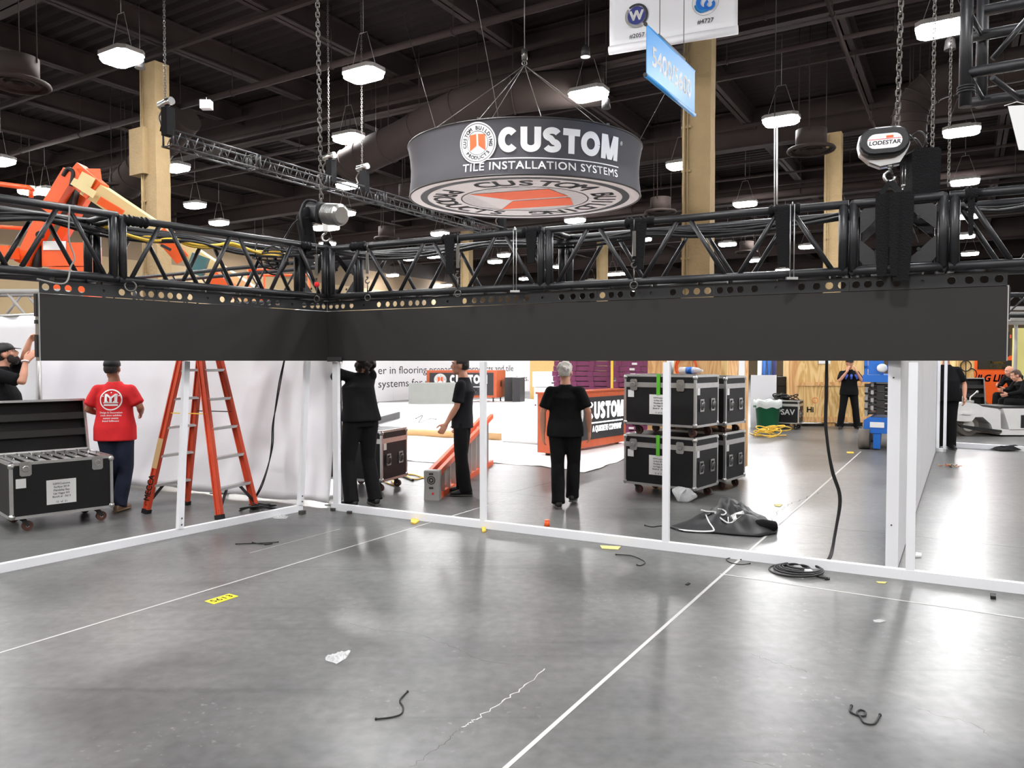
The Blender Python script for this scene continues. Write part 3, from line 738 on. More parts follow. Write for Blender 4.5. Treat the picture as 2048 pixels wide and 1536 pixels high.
# ------------------------------------------------ hoists, chains, straps, cables
def chain(m, p, q, R=.018, r=.005):
    p = V(p); q = V(q); d = (q - p); L = d.length; d.normalize(); pitch = R * 2.6; n = int(L / pitch)
    a = V((1, 0, 0)); a = (a - d * a.dot(d)).normalized(); b = d.cross(a)
    for i in range(n):
        c = p + d * (pitch * (i + .5)); x = a if i % 2 else b; y = d.cross(x); vs = []; K, J = 10, 5
        for k in range(K):
            t = 2 * math.pi * k / K; s = (R * .9 if math.cos(t) >= 0 else -R * .9)
            e = d * (math.cos(t) * R + (s * .8 if abs(math.cos(t)) > .01 else 0)) + x * math.sin(t) * R; en = (d * math.cos(t) + x * math.sin(t))
            for j in range(J):
                g = 2 * math.pi * j / J; vs.append(c + e + en * r * math.cos(g) + y * r * math.sin(g))
        fs = [(k * J + j, (k + 1) % K * J + j, (k + 1) % K * J + (j + 1) % J, k * J + (j + 1) % J) for k in range(K) for j in range(J)]
        m.add(vs, fs, True)
    return m
def hook(m, c, s, d=V((1, 0, 0))):
    m.ring(c, d.cross(ZZ), s, s * .28, 18, 8, .72, start=ZZ); m.tube([c + ZZ * s, c + ZZ * s * 2.1], s * .3, 8); m.cyl(c + ZZ * s * 1.6, c + ZZ * s * 2.2, s * .55, 12)
# motor with the bright ribbed can, above the inner corner
c = P(655, 428, 8.75); ax = V((.8, -.6, -.16)).normalized()
t = thing('chain_hoist', 'chain hoist with bright ribbed can above the corner where the screens meet', 'hoist', c, 0)
sd = ax.cross(ZZ).normalized(); upv = sd.cross(ax)
m = MB()
def rr(o, hw, hh, rad, n=6):
    out = []
    for cx, cy, a0 in ((hw - rad, hh - rad, 0), (-hw + rad, hh - rad, 90), (-hw + rad, -hh + rad, 180), (hw - rad, -hh + rad, 270)):
        for k in range(n + 1):
            g = math.radians(a0 + 90 * k / n); out.append(o + sd * (cx + rad * math.cos(g)) + upv * (cy + rad * math.sin(g)))
    return out
m.loft([rr(c + ax * x, hw, hh, .07) for x, hw, hh in ((-.25, .10, .09), (-.23, .14, .12), (-.04, .145, .125), (-.03, .12, .11))], sm=False); m.part('motor_cover', M_blk, t)
m = MB(); prof = [(-.03, .115), (.0, .125)]
for k in range(9): prof += [(.01 + k * .024, .125), (.013 + k * .024, .118), (.022 + k * .024, .118), (.025 + k * .024, .125)]
prof += [(.235, .12), (.25, .09)]
m.loft([[c + ax * x + (sd * math.cos(6.2832 * i / 28) + upv * math.sin(6.2832 * i / 28)) * r for i in range(28)] for x, r in prof], sm=False); m.part('brake_can', M_chrome, t)
m = MB(); chain(m, c + V((-.07, 0, .12)), V((c.x - .16, c.y, ZC)), .021, .006); m.part('chain', M_galv, t)
m = MB(); hook(m, c + V((-.02, 0, -.27)), .045); m.box(c + V((-.02, 0, -.15)), (.07, .05, .1)); m.part('hook', M_chrome, t)
m = MB(); m.tube(spline([c + V((-.2, .02, .06)), c + V((-.27, 0, -.05)), c + V((-.24, 0, -.25)), c + V((-.22, .02, -.42))], 6), [.09 * (.5 + .5 * min(1, k / 6)) for k in range(19)], 14); m.part('chain_bag', M_strap, t)
m = MB(); m.tube(spline([c + V((-.1, -.1, .12)), c + V((-.22, -.1, .13)), c + V((-.28, -.12, -.02)), c + V((-.26, -.1, -.2)), c + V((-.24, 0, -.4))], 6), .014, 8)
m.tube(spline([c + V((-.2, -.08, -.06)), c + V((-.36, -.05, -.1)), c + V((-.6, .1, -.35)), c + V((-.9, .25, -.42))], 6), .01, 8); m.part('power_cable', M_cab, t)
m = MB()
for p in (V((-.12, -.02, -.68)), V((.22, .14, -.68))):
    m.beam(c + V((-.02, 0, -.31)), c + p, .05, .012, up=V((0, 1, 0)))
m.part('sling', M_strap, t)
# hoist with the oval badge
c = P(1766, 292, 5.95); fx = V((.93, -.36, .0)).normalized(); fn = V((-.36, -.93, 0)).normalized()
t = thing('chain_hoist', 'chain hoist with black oval cover and white badge above the truss corner block', 'hoist', c)
def oval(hw, hh, n=8):
    out = []
    for cx, a0 in ((hw - hh, -90), (-hw + hh, 90)):
        for k in range(n + 1): g = math.radians(a0 + 180 * k / n); out.append((cx + hh * math.cos(g), hh * math.sin(g)))
    return out
def pl(o, pts): return [o + fx * x + ZZ * z for x, z in pts]
m = MB(); m.loft([pl(c + fn * y + ZZ * dz, oval(a, b)) for y, a, b, dz in ((.13, .165, .095, .01), (.115, .178, .108, .01), (.04, .18, .11, .01))], sm=False); m.part('cover', M_blk, t)
m = MB(); body = [(-.185, .01), (-.17, .08), (-.1, .13), (.1, .13), (.17, .08), (.185, 0), (.16, -.08), (.12, -.15), (-.02, -.17), (-.1, -.13), (-.17, -.06)]
m.loft([pl(c + fn * y, [(x * s, z * s) for x, z in body]) for y, s in ((.045, .98), (.02, 1.02), (-.06, 1.0), (-.08, .94))], sm=False)
m.cyl(c - fn * .06, c - fn * .22, .11, 24, .1); m.part('motor_body', M_chrome, t)
m = MB(); m.loft([pl(c + fn * y + ZZ * .005, oval(.122, .056)) for y in (.128, .133)], sm=False); bd = m.part('badge', M_inkw, t)
fl = flat(c + fn * .1335 + ZZ * -.022, fx, ZZ, e=0)
text(MB(), 'LODESTAR', fl, .043, .02, sx=1.05, shear=.1).part('lettering', M_ink, bd)
m = MB(); m.obox(c + fn * .1336 - fx * .115 + ZZ * .018, fx * .23, fn * .0008, ZZ * .004); m.part('red_line', M_red, bd)
m = MB(); m.obox(c + fn * .1336 + fx * .01 + ZZ * .026, fx * .05, fn * .0008, ZZ * .018); m.part('orange_mark', M_sor, bd)
m = MB(); chain(m, c + fx * .1 + ZZ * .13 - fn * .01, V((c.x + .22, c.y, ZC)), .019, .006); m.part('chain', M_galv, t)
m = MB(); hook(m, c + fx * .05 + ZZ * -.245 + fn * .02, .04, fx); m.part('hook', M_chrome, t)
bg = P(1840, 352, 5.9)
m = MB(); m.loft([[bg + fx * x * sx + V((0, y, 0)) + ZZ * z for x, y in ((-.1, -.09), (0, -.11), (.1, -.09), (.1, .09), (0, .11), (-.1, .09))] for z, sx in ((.19, .8), (.17, 1.0), (-.1, .95), (-.2, .8))], sm=False); m.part('chain_bag', M_strap, t)
m = MB()
for x, z in ((.13, .05), (.17, .02), (.2, .07)): m.tube(spline([c + fx * .13 - fn * .1, c + fx * (x + .05) + ZZ * (z + .03) - fn * .05, c + fx * (x + .1) + ZZ * (z - .05), bg + ZZ * .18], 5), .006, 6)
m.part('control_cable', M_cab, t)
ctop = c + fx * .05 + ZZ * -.29 + fn * .02
m = MB()
f0 = onR(.8665) + nR * .05; f1 = onR(.905) + nR * .05
mid = (f0 + f1) / 2
for x0, x1, wd, yb in ((-.02, -.12, .06, 0), (.0, .02, .075, 0)):
    p1 = mid + dR * x1 + ZZ * (TT + .04)
    m.beam(ctop, p1, wd * .6, .02, up=fn)
m.part('sling', M_strap, t)
m = MB()
for x1, wd, z1, off in ((-.1, .10, TB - .05, .0), (.03, .16, TB - .1, .012), (-.02, .07, TB - .06, .02)):
    p1 = mid + dR * x1 + nR * off
    rg = []
    for z, k in ((TT + .045, 1.0), (TT - .1, 1.0), (2.6, .9), (TB + .05, .8), (z1, .65)):
        rg.append([p1 + dR * a * wd * k + nR * b + ZZ * z for a, b in ((-.5, 0), (.5, 0), (.5, .012), (-.5, .012))])
    m.loft(rg, sm=False)
    m.obox(p1 - dR * wd / 2 + ZZ * (TT + .035), dR * wd, bR * .62, ZZ * .012)
m.part('sling_wrap', M_strap, t)
m = MB(); q = c + fx * .14 + ZZ * -.16; m.tube([q, q + ZZ * -.16], .004, 6); m.tube([q + fx * .02, q + fx * .02 + ZZ * -.16], .004, 6); hook(m, q + ZZ * -.22 + fx * .01, .03, fx); m.part('safety_hook', M_chrome, t)
# other hanging chains at the right
def lone(px, D, y1, R, label):
    p = P(px, y1, D); m = MB(); chain(m, p, V((p.x, p.y, ZC)), R, R * .28); m.solo('hoist_chain', M_galv, label, 'chain', origin=p)
lone(1863, 6.6, 392, .015, 'thin chain hanging just right of the badge hoist and its black bag')
lone(1897, 9.5, 372, .016, 'faint thin chain below the overhead truss frame at the right')
# hoists on the far slim truss
for (px, py, z, lb) in ((305, 235, 6.9, 'small bright hoist at the left end of the slim far truss'), (652, 352, 6.75, 'small hoist in the middle of the slim far truss, behind the tall chain'), (718, 380, 6.65, 'small hoist on the slim far truss just right of the middle'), (1000, 446, 6.4, 'small hoist at the right end of the slim far truss under the round sign')):
    r_ = (px - 1024) / F; f = min(.985, max(0, (r_ * TA.y - TA.x) / (dd.x - r_ * dd.y)))
    q = TA + dd * f + W_ * .15
    q.z = 6.55
    t = thing('chain_hoist', lb, 'hoist', q, 0, 'hoists of the slim far truss')
    m = MB(); m.tube([q - W_ * .16 + ZZ * .1, q + W_ * .2 + ZZ * .14], .075, 16); m.part('motor_body', M_chrome, t)
    m = MB(); m.tube(spline([q - W_ * .1, q - W_ * .2 - ZZ * .12, q - W_ * .12 - ZZ * .3], 5), .018, 8); m.part('power_cable', M_galv, t)
    m = MB(); m.loft([[q + W_ * (x + .08) + U * y + ZZ * zz for x, y in ((-.09, -.09), (.09, -.09), (.09, .09), (-.09, .09))] for zz in (.02, -.1, -.52)], sm=False); m.part('chain_bag', M_strap, t)
    m = MB(); chain(m, q + ZZ * .15, V((q.x, q.y, ZC)), .02, .007); m.part('chain', M_galv, t)
    m = MB(); m.beam(q + ZZ * -.02, q - W_ * .15 + ZZ * -.4, .05, .02); m.beam(q + ZZ * -.02, q + W_ * .15 + ZZ * -.4, .05, .02); m.part('sling', M_strap, t)
# strap wraps round the chords
def wrap(base, d, z, L, r, drop, label, dep=None):
    m = MB(); k = max(3, int(L / .035))
    rg = []
    n = 14
    up = ZZ; sd2 = d.cross(ZZ)
    for i in range(k * 2 + 1):
        x = L * i / (k * 2); rad = r + (.011 if i % 2 else 0) + .005 * math.sin(i * 2.3)
        rg.append([base + ZZ * z + d * x + (up * math.cos(6.2832 * j / n) + sd2 * math.sin(6.2832 * j / n)) * rad for j in range(n)])
    m.loft(rg)
    if drop:
        m.loft([[base + ZZ * zz + d * (L * .5 + a * wv) + sd2 * b for a, b in ((-.5, .03), (.5, .03), (.5, .045), (-.5, .045))] for zz, wv in ((z, L * .6), (z - drop * .5, L * .45), (z - drop, L * .35))], sm=False)
    m.solo('strap_wrap', M_strap, label, 'strap', 'black straps wrapped round the truss chords', origin=base + ZZ * z)
wrap(onR(.06), dR, TT, .2, .037, 0, 'black strap wrapped on the top chord just right of the corner')
wrap(onR(.243), dR, TT, .2, .037, .36, 'black strap hanging from the top chord between corner and first joint')
wrap(onR(.385), dR, TT, .2, .037, .3, 'black strap wrapped on the top chord at the first joint of the right truss')
wrap(onR(.545), dR, TT, .26, .038, .42, 'black strap hanging down left of the large beige column')
wrap(onR(.738), dR, TT, .24, .038, .46, 'black strap wrapped on the top chord near the thin white wires')
wrap(onR(.955), dR, TT - .01, .08, .05, .3, 'grey-black strap over the top chord right of the gusset plate block')
wrap(onL(.7), dL, TT, .22, .038, .0, 'black strap wrapped beside the joint of the left truss')
wrap(onL(.09), dL, TT, .14, .037, .44, 'black strap hanging on the left truss just before the corner')
# cable bundles lying along the trusses
def bundle(name, lb, f0, f1, on, dep, z, n, m_, seed, cat='cable bundle'):
    random.seed(seed); m = MB()
    for i in range(n):
        pts = []; k = 9; ph = random.random() * 6
        for j in range(k + 1):
            f = f0 + (f1 - f0) * j / k
            sag = .05 * math.sin(math.pi * ((j * 1.0) % 3) / 3) + .02 * math.sin(ph + j)
            pts.append(on(f) + dep * (.62 + .3 * (i / n) + .04 * math.sin(ph + 2 * j)) + ZZ * (z - sag + .012 * i % .05))
        m.tube(spline(pts, 4), .011 if i % 3 else .016, 6)
    m.solo(name, m_, lb, cat, origin=on(f0) + ZZ * z)
bundle('cable_bundle', 'bundle of black cables laid along the back chord of the right truss', .03, .82, onR, depR, TT - .05, 6, M_cab, 1)
bundle('cable_bundle', 'bundle of black cables laid along the back chord of the left truss', .03, 1.4, onL, depL, TT - .05, 7, M_cab, 2)
bundle('extension_cable', 'yellow cable running along the left truss', .12, .78, onL, depL, TT - .04, 2, M_yel, 3, 'cable')
bundle('cable_bundle', 'black cables on the truss right of the gusset plate block', .96, 1.25, onR, depR, TT - .03, 3, M_cab, 4)
random.seed(11)
m = MB()
for k in range(7):
    q = onL(.16) + depL * .6 + ZZ * (TT - .17 + .02 * k); m.ring(q + dL * .05 * (k % 3), V((dL.x, dL.y, .15 * (k - 3))).cross(ZZ) if k % 2 else ZZ, .13 + .02 * (k % 3), .009, 22, 6)
m.solo('cable_coil', M_cab, 'coil of black cable stuffed into the left truss beside the corner', 'cable coil')
# shackles and red tag under the trusses
def drop_hook(q, lb, tagc=False):
    t = thing('hook_drop', lb, 'hook', q, 0, 'hooks on the screen bar')
    m = MB(); m.tube([q + ZZ * .52, q + ZZ * .42], .006, 6); m.beam(q + ZZ * .42, q + ZZ * .2, .03, .02, up=V((0, 1, 0))); hook(m, q + ZZ * .12, .022, V((1, 0, 0))); m.tube([q + ZZ * .11, q + ZZ * -.03], .006, 6); m.part('turnbuckle', M_galv, t)
    m = MB(); m.ring(q + ZZ * -.055, V((.3, 1, 0)), .032, .007, 18, 6); m.part('ring', M_galv, t)
    if tagc:
        m = MB(); m.ell(q + ZZ * .1, (.03, .02, .03)); m.part('red_knob', M_red, t)
drop_hook(onL(.075) + nL * .05 + ZZ * 2.37, 'steel hook drop with red knob on the left truss beside the corner', True)
drop_hook(onR(.1) + nR * .05 + ZZ * 2.37, 'steel hook drop on the right truss beside the corner')
drop_hook(onR(.275) + nR * .05 + ZZ * 2.37, 'steel hook drop on the right truss below the first hanging strap')
drop_hook(onR(.56) + nR * .05 + ZZ * 2.37, 'steel hook drop on the right truss left of the large column')
m = MB(); m.ring(onL(.76) + nL * .03 + ZZ * 2.30, V((.5, -.8, .2)), .045, .008, 22, 6); m.solo('steel_ring', M_galv, 'steel ring hanging below the joint of the left truss', 'ring')
q = P(1550, 252, 9.0); m = MB(); m.tube([P(1549, 250, 7.2), P(1549, 416, 6.75)], .005, 8); m.tube([P(1554, 250, 7.2), P(1554, 416, 6.75)], .008, 8); o_ = m.solo('suspension_rod', M_alu, 'thin pale rod hanging below the lamp right of the large column', 'rod'); a_ = P(1549, 250, 7.2); m = MB(); m.tube([a_, V((a_.x + .02, a_.y, ZC))], .004, 6); m.part('wire', M_rub, o_)
def wires(f, off, lb):
    m = MB(); q = onR(f) + nR * .045
    for o in (0, .03): m.tube([q + dR * o + ZZ * (TT + .03), q + dR * o + ZZ * (ZBAR + .01)], .004, 6)
    m.ring(q + dR * .015 + ZZ * (TT + .033), nR.cross(ZZ), .014, .004, 10, 6); m.box(q + dR * .015 + ZZ * (ZBAR + .012), (.09, .03, .02))
    m.solo('wire_loop', M_alu, lb, 'wire')
wires(.765, 0, 'pair of thin white wires looped round the truss left of the gusset plate block')
wires(.372, 0, 'pair of thin white wires looped round the truss at the first joint')
m = MB(); q = onL(.93) + nL * .045
m.tube(spline([q + ZZ * (TT + .04), q + dL * .01 + ZZ * 2.65, q - dL * .03 + ZZ * 2.5, q + ZZ * 2.42, q + dL * .05 + ZZ * 2.28, q + dL * .25 + ZZ * 2.3], 6), .007, 6); m.solo('thin_cable', M_grey, 'thin grey cable hanging over the left truss left of its joint', 'cable')
# floor cables
def hang(pts, n, r, lb, name='cable_drop', coil=None):
    m = MB()
    for i in range(n):
        m.tube(spline([P(x + (i - n / 2) * 3 * math.sin(k * 1.3 + i), y, D) for k, (x, y, D) in enumerate(pts)], 8), r, 8)
    if coil: coil(m)
    m.solo(name, M_cab, lb, 'cable')
def coilR(m):
    c = G(1592, 1143); random.seed(5)
    for k in range(6):
        rr_ = .2 - .024 * k; m.ring(c + V((.02 * (k % 3), .012 * k, .012 + .006 * (k % 3))), V((.02 * k - .05, .03, 1)), rr_, .008, 34, 6)
hang([(1653, 700, 6.3), (1655, 790, 6.3), (1653, 860, 6.3), (1663, 940, 6.35), (1678, 1000, 6.35), (1668, 1080, 6.3), (1662, 1115, 6.1), (1645, 1127, 6.02)], 3, .008, 'black cables hanging from the right screen down to the floor rail')
m = MB(); coilR(m); a = [G(1618, 1150), G(1640, 1157), G(1655, 1160)]; m.tube([q + ZZ * .012 for q in a], .009, 6); m.solo('cable_coil', M_cab, 'coil of black cable lying on the floor at the right rail', 'cable coil')
m = MB(); q = G(1617, 1149); m.box(q + ZZ * .022, (.05, .04, .03)); m.solo('plug', M_inkw, 'white plug on the black cable coil at the right rail', 'plug')
hang([(572, 705, 8.35), (562, 760, 8.35), (553, 810, 8.35), (545, 850, 8.35), (543, 890, 8.35), (537, 930, 8.35), (523, 975, 8.3), (505, 1003, 8.5), (495, 1012, 8.6)], 2, .007, 'thin black cables hanging in front of the white drape to the floor')
m = MB(); random.seed(3)
for k in range(6): m.ring(G(520, 1019) + V((.04 * k - .1, .03 * (k % 2), .014 + .008 * (k % 3))), V((.1 * (k - 3), .2, 1)), .13 + .03 * (k % 3), .008, 24, 6)
m.solo('cable_coil', M_cab, 'loose black cable heap behind the right foot of the orange ladder', 'cable coil')
# ------------------------------------------------ people
def solid_limb(m, pts, rs, flat_=None):
    """closed tapered limb with round joints"""
    pts = [V(p) for p in pts]
    for p, r in zip(pts, rs): m.ell(p, r, n=12, k=8)
    for i in range(len(pts) - 1):
        if (pts[i + 1] - pts[i]).length > 1e-4: m.tube([pts[i], pts[i + 1]], [rs[i], rs[i + 1]], 12)
def oring(c, rx, ry, n=18, e=2.4, R=None):
    out = []
    for i in range(n):
        t = 2 * math.pi * i / n; cx, sy = math.cos(t), math.sin(t)
        q = V((rx * math.copysign(abs(cx) ** (2 / e), cx), ry * math.copysign(abs(sy) ** (2 / e), sy), 0))
        out.append(V(c) + (R @ q if R else q))
    return out
def hand(m, w, d, palm, side, curl=.5, s=1.0):
    """palm, four fingers of different length, thumb from the palm's side; d = pointing direction, palm = direction the palm faces"""
    d = V(d).normalized(); palm = V(palm); palm = (palm - d * palm.dot(d)).normalized(); x = d.cross(palm) * side
    w = V(w)
    for k in range(4):
        o = x * (.027 - .018 * k) * s
        solid_limb(m, [w + d * .012 * s + o * .7, w + d * .085 * s + o], [.0165 * s, .0135 * s])
    for k, L in enumerate((.068, .078, .073, .056)):
        p = w + d * .088 * s + x * (.029 - .0195 * k) * s; a = .25 * curl; pts = [p]
        dv = (d + x * (.10 - .07 * k)).normalized()
        for f in (.45, .32, .26):
            a2 = a * 1.0; q = dv * math.cos(a2) + palm * math.sin(a2); pts.append(pts[-1] + q * L * f * s); a += .75 * curl
        solid_limb(m, pts, [.0105 * s, .0098 * s, .009 * s, .008 * s])
    p = w + d * .025 * s + x * .03 * s; q1 = (d * .72 + x * .68 + palm * .3).normalized(); q2 = (d * .92 + x * .2 + palm * .45).normalized()
    solid_limb(m, [p, p + q1 * .045 * s, p + q1 * .045 * s + q2 * .032 * s, p + q1 * .045 * s + q2 * .056 * s], [.0155 * s, .0125 * s, .011 * s, .0095 * s])
def person(label, loc, rz, ht, J, skin=None, shirt=None, pants=None, shoe=None, hair=None, hairkind='short', belly=0, sleeve='short', headR=(0, 0, 0), hands=None, girth=1.0, vox=.0085, hem=.84, seated=False, extra=None):
    """J: joint overrides in a 1.75 m figure (x right, y forward, z up)"""
    skin = skin or M_skin; shirt = shirt or M_tee; pants = pants or M_pant; shoe = shoe or M_shoe
    k = ht / 1.75
    j = dict(pel=(0, 0, .95), wai=(0, .0, 1.08), che=(0, .0, 1.28), nek=(0, -.005, 1.47), hed=(0, .03, 1.625),
             sL=(-.175, -.01, 1.375), eL=(-.235, -.03, 1.13), wL=(-.235, .05, .89), sR=(.175, -.01, 1.375), eR=(.235, -.03, 1.13), wR=(.235, .05, .89),
             hL=(-.095, 0, .91), kL=(-.10, .02, .50), aL=(-.10, -.02, .085), hR=(.095, 0, .91), kR=(.10, .02, .50), aR=(.10, -.02, .085), tL=None, tR=None)
    j.update(J); j = {a: (V(b) if b is not None else None) for a, b in j.items()}
    t = thing('person', label, 'person', loc, rz); t.scale = (k, k, k)
    hR = Euler(headR).to_matrix(); hc = j['hed']
    def hp(x, y, z): return hc + hR @ V((x, y, z))
    m = MB()
    m.ell(hp(0, -.01, .03), (.076, .097, .098), hR, 20, 14); m.ell(hp(0, .03, -.035), (.058, .066, .078), hR, 16, 12)      # skull, face
    m.ell(hp(0, .055, -.088), (.034, .03, .026), hR, 10, 8)                                                              # chin
    solid_limb(m, [hp(0, .088, .018), hp(0, .106, -.018), hp(0, .1, -.03)], [.010, .0145, .012])                             # nose
    m.ell(hp(0, .083, .038), (.05, .016, .010), hR, 10, 8); m.ell(hp(0, .086, -.058), (.023, .012, .009), hR, 10, 8)         # brow, lips
    for s in (-1, 1): m.ell(hp(s * .077, -.005, -.01), (.012, .02, .032), hR, 10, 8); m.ell(hp(s * .045, .066, -.02), (.022, .02, .022), hR, 8, 6)
    solid_limb(m, [j['nek'] + V((0, -.01, -.06)), j['nek'] + (hc - j['nek']) * .35, hp(0, -.02, -.06)], [.075, .058, .056])
    ax = (j['nek'] - j['wai'])
    m.loft([oring(j['pel'] + V((0, 0, -.06)), .13 * girth, .09), oring(j['wai'], .125 * girth, .09), oring(j['che'], .145, .095), oring(j['nek'] + V((0, 0, -.06)), .13, .06)])
    HN = hands or {}
    for s, a in ((-1, 'L'), (1, 'R')):
        S, E_, W0 = j['s' + a], j['e' + a], j['w' + a]
        solid_limb(m, [S, (S + E_) / 2, E_, E_ * .65 + W0 * .35, W0], [.05, .046, .037, .041, .026])
        solid_limb(m, [j['nek'] + V((0, 0, -.07)), S], [.06, .048])
        df = (W0 - E_).normalized(); h_ = HN.get(a, {})
        hand(m, W0, h_.get('d', df), h_.get('palm', V((-s * 1.0, .35, 0))), h_.get('side', s if not h_.get('flip') else -s), h_.get('curl', .55), 1.0)
        if not seated or True:
            solid_limb(m, [j['h' + a], j['k' + a], j['a' + a]], [.07, .05, .036])
    remesh(m, 'body', skin, t, vox, 2)
    # shirt
    m = MB(); g = girth
    zc = [(j['pel'] + V((0, 0, hem - .95)), .206 * g, .146 * g), (j['pel'] + V((0, .01 * belly, 0)), .204 * g, .144 * g + .01 * belly), (j['wai'] + V((0, .02 * belly, 0)), .180 * g, .126 * g + .03 * belly),
          (j['che'] * .55 + j['wai'] * .45 + V((0, .02 * belly, 0)), .172 * g, .118 * g + .025 * belly), (j['che'] + V((0, 0, .02)), .186, .128), (j['nek'] + V((0, 0, -.09)), .165, .098), (j['nek'] + V((0, -.005, -.025)), .095, .075), (j['nek'] + V((0, 0, .006)), .072, .068)]
    m.loft([oring(c, a, b) for c, a, b in zc])
    for a in ('L', 'R'):
        S, E_, W0 = j['s' + a], j['e' + a], j['w' + a]
        d = (E_ - S)
        if sleeve == 'short': solid_limb(m, [S, S + d * .45, S + d * .62], [.068, .072, .070]); m.tube([S + d * .6, S + d * .8], [.071, .073], 14)
        else: solid_limb(m, [S, (S + E_) / 2, E_, W0 * .92 + E_ * .08], [.074, .066, .056, .044])
        solid_limb(m, [j['nek'] + V((0, -.005, -.075)), S], [.058, .064])
    random.seed(len(label))
    remesh(m, 'shirt', shirt, t, .013, 3)
    # trousers
    m = MB()
    m.loft([oring(j['pel'] + V((0, 0, .075)), .148 * g, .108 * g), oring(j['pel'], .160 * g, .115 * g), oring(j['pel'] + V((0, -.01, -.08)), .155 * g, .110)])
    for a in ('L', 'R'):
        h_, K, A = j['h' + a], j['k' + a], j['a' + a]
        solid_limb(m, [h_ + V((0, -.005, .0)), h_ * .45 + K * .55, K, K * .45 + A * .55, A * .93 + K * .07], [.104 * g, .094, .082, .084, .078])
        e = (A - K).normalized(); m.tube([A - e * .06, A + e * .035], [.078, .084], 14)
    remesh(m, 'trousers', pants, t, .014, 3)
    if hem > .9: m = MB(); m.loft([oring(j['pel'] + V((0, 0, zz)), .157 * g * q, .116 * g * q) for zz, q in ((.03, .99), (.035, 1.02), (.07, 1.02), (.075, .99))]); m.part('belt', M_rub, t, False)
    for s, a in ((-1, 'L'), (1, 'R')):
        A = j['a' + a]; td = j['t' + a] or V((s * .2, 1, 0)); td = td.normalized(); sdv = td.cross(ZZ)
        if sdv.length < .2: sdv = V((1, 0, 0))
        sdv.normalize(); up = sdv.cross(td)
        def sr(y, w_, z0, z1): return [A + td * y + sdv * (w_ * math.cos(6.2832 * i / 12)) + up * ((z0 + z1) / 2 + (z1 - z0) / 2 * math.sin(6.2832 * i / 12)) for i in range(12)]
        b = -.085
        m = MB(); m.loft([sr(-.085, .02, b + .02, b + .07), sr(-.07, .036, b + .012, b + .10), sr(.0, .042, b + .012, b + .12), sr(.08, .046, b + .012, b + .085), sr(.15, .045, b + .012, b + .062), sr(.19, .03, b + .015, b + .045)]); sh = m.part('shoe', shoe, t, False)
        m = MB(); m.loft([sr(-.09, .03, b, b + .026), sr(0, .043, b, b + .026), sr(.1, .048, b, b + .026), sr(.165, .044, b, b + .026), sr(.198, .022, b + .004, b + .024)], sm=False); m.part('sole', M_sole if shoe is not M_shoetan else M_shoetan, sh, False)
    # hair
    if hair:
        m = MB(); random.seed(4)
        m.ell(hp(0, -.016, .044), (.083, .103, .095), hR, 18, 12); m.ell(hp(0, -.05, .0), (.078, .07, .075), hR, 16, 10)
        if hairkind == 'full':
            for i in range(26):
                a = random.random() * 6.28; b = random.uniform(-.2, 1.2); m.ell(hp(.085 * math.cos(a) * math.cos(b), -.03 + .095 * math.sin(a) * math.cos(b) - (.02 if math.sin(a) > 0 else 0), .035 + .095 * math.sin(b)), .02, None, 8, 6)
        if hairkind == 'curly':
            for i in range(70):
                a = random.random() * 6.28; b = random.uniform(-1.2, 1.3); y = math.sin(a) * math.cos(b)
                if y > .45: continue
                m.ell(hp(.10 * math.cos(a) * math.cos(b), -.03 + .12 * y, .02 + .12 * math.sin(b) - (.03 if y < 0 else 0)), .027, None, 8, 6)
        # cut the face free
        o = remesh(m, 'hair', hair, t, .009, 2)
        me = o.data; bm = bmesh.new(); bm.from_mesh(me); inv = hR.transposed()
        kill = []
        for v in bm.verts:
            q = inv @ (v.co - hc)
            if q.y > .045 - .25 * max(0, q.z - .06) + (.06 if q.z > .085 else 0) and q.z < .1: kill.append(v)
            elif q.z < -.055 and hairkind != 'curly': kill.append(v)
            elif abs(q.x) > .062 and -.03 < q.y < .03 and q.z < .02 and hairkind != 'curly': kill.append(v)
        bmesh.ops.delete(bm, geom=kill, context='VERTS'); bm.to_mesh(me); bm.free()
    if hairkind == 'cap':
        m = MB(); m.loft([[hp(x, y, z) for x, y in [(.088 * q * math.cos(6.2832 * i / 20), -.012 + .108 * q * math.sin(6.2832 * i / 20)) for i in range(20)]] for z, q in ((.03, 1.0), (.06, 1.0), (.09, .9), (.118, .62), (.128, .2))])
        m.part('cap', M_rub, t, False)
        if hair is None or extra != 'back':
            m = MB(); m.loft([[hp(x, .07 + y, .036 - yy * .05) for x, y, yy in [(.072 * math.cos(3.1416 * i / 12), .085 * math.sin(3.1416 * i / 12) , math.sin(3.1416 * i / 12) ** 2 * .6) for i in range(13)]], [hp(x, .07 + y, .043 - yy * .05) for x, y, yy in [(.072 * math.cos(3.1416 * i / 12), .085 * math.sin(3.1416 * i / 12), math.sin(3.1416 * i / 12) ** 2 * .6) for i in range(13)]]], sm=False); m.part('cap_brim', M_rub, t, False)
    for s in (-1, 1):
        m = MB(); m.ell(hp(s * .03, .085, .016), (.013, .008, .008), hR, 10, 8); e_ = m.part('eye', M_inkw, t, False)
        m = MB(); m.ell(hp(s * .03, .0915, .016), (.0055, .003, .0055), hR, 8, 6); m.part('iris', M_ink, e_, False)
        m = MB(); m.tube([hp(s * .012, .094, .038), hp(s * .03, .097, .044), hp(s * .052, .084, .038)], .0045, 6); m.part('eyebrow', hair if hair and hair is not M_hwhite else (M_hwhite if hair else M_hdark), t, False)
    t['_j'] = 0; del t['_j']
    return t, j, hp
def gpos(px, py): q = G(px, py); return V((q.x, q.y, 0))
def facing(ang): return math.radians(ang)   # 0 = away from camera (+Y), 90 = towards picture left
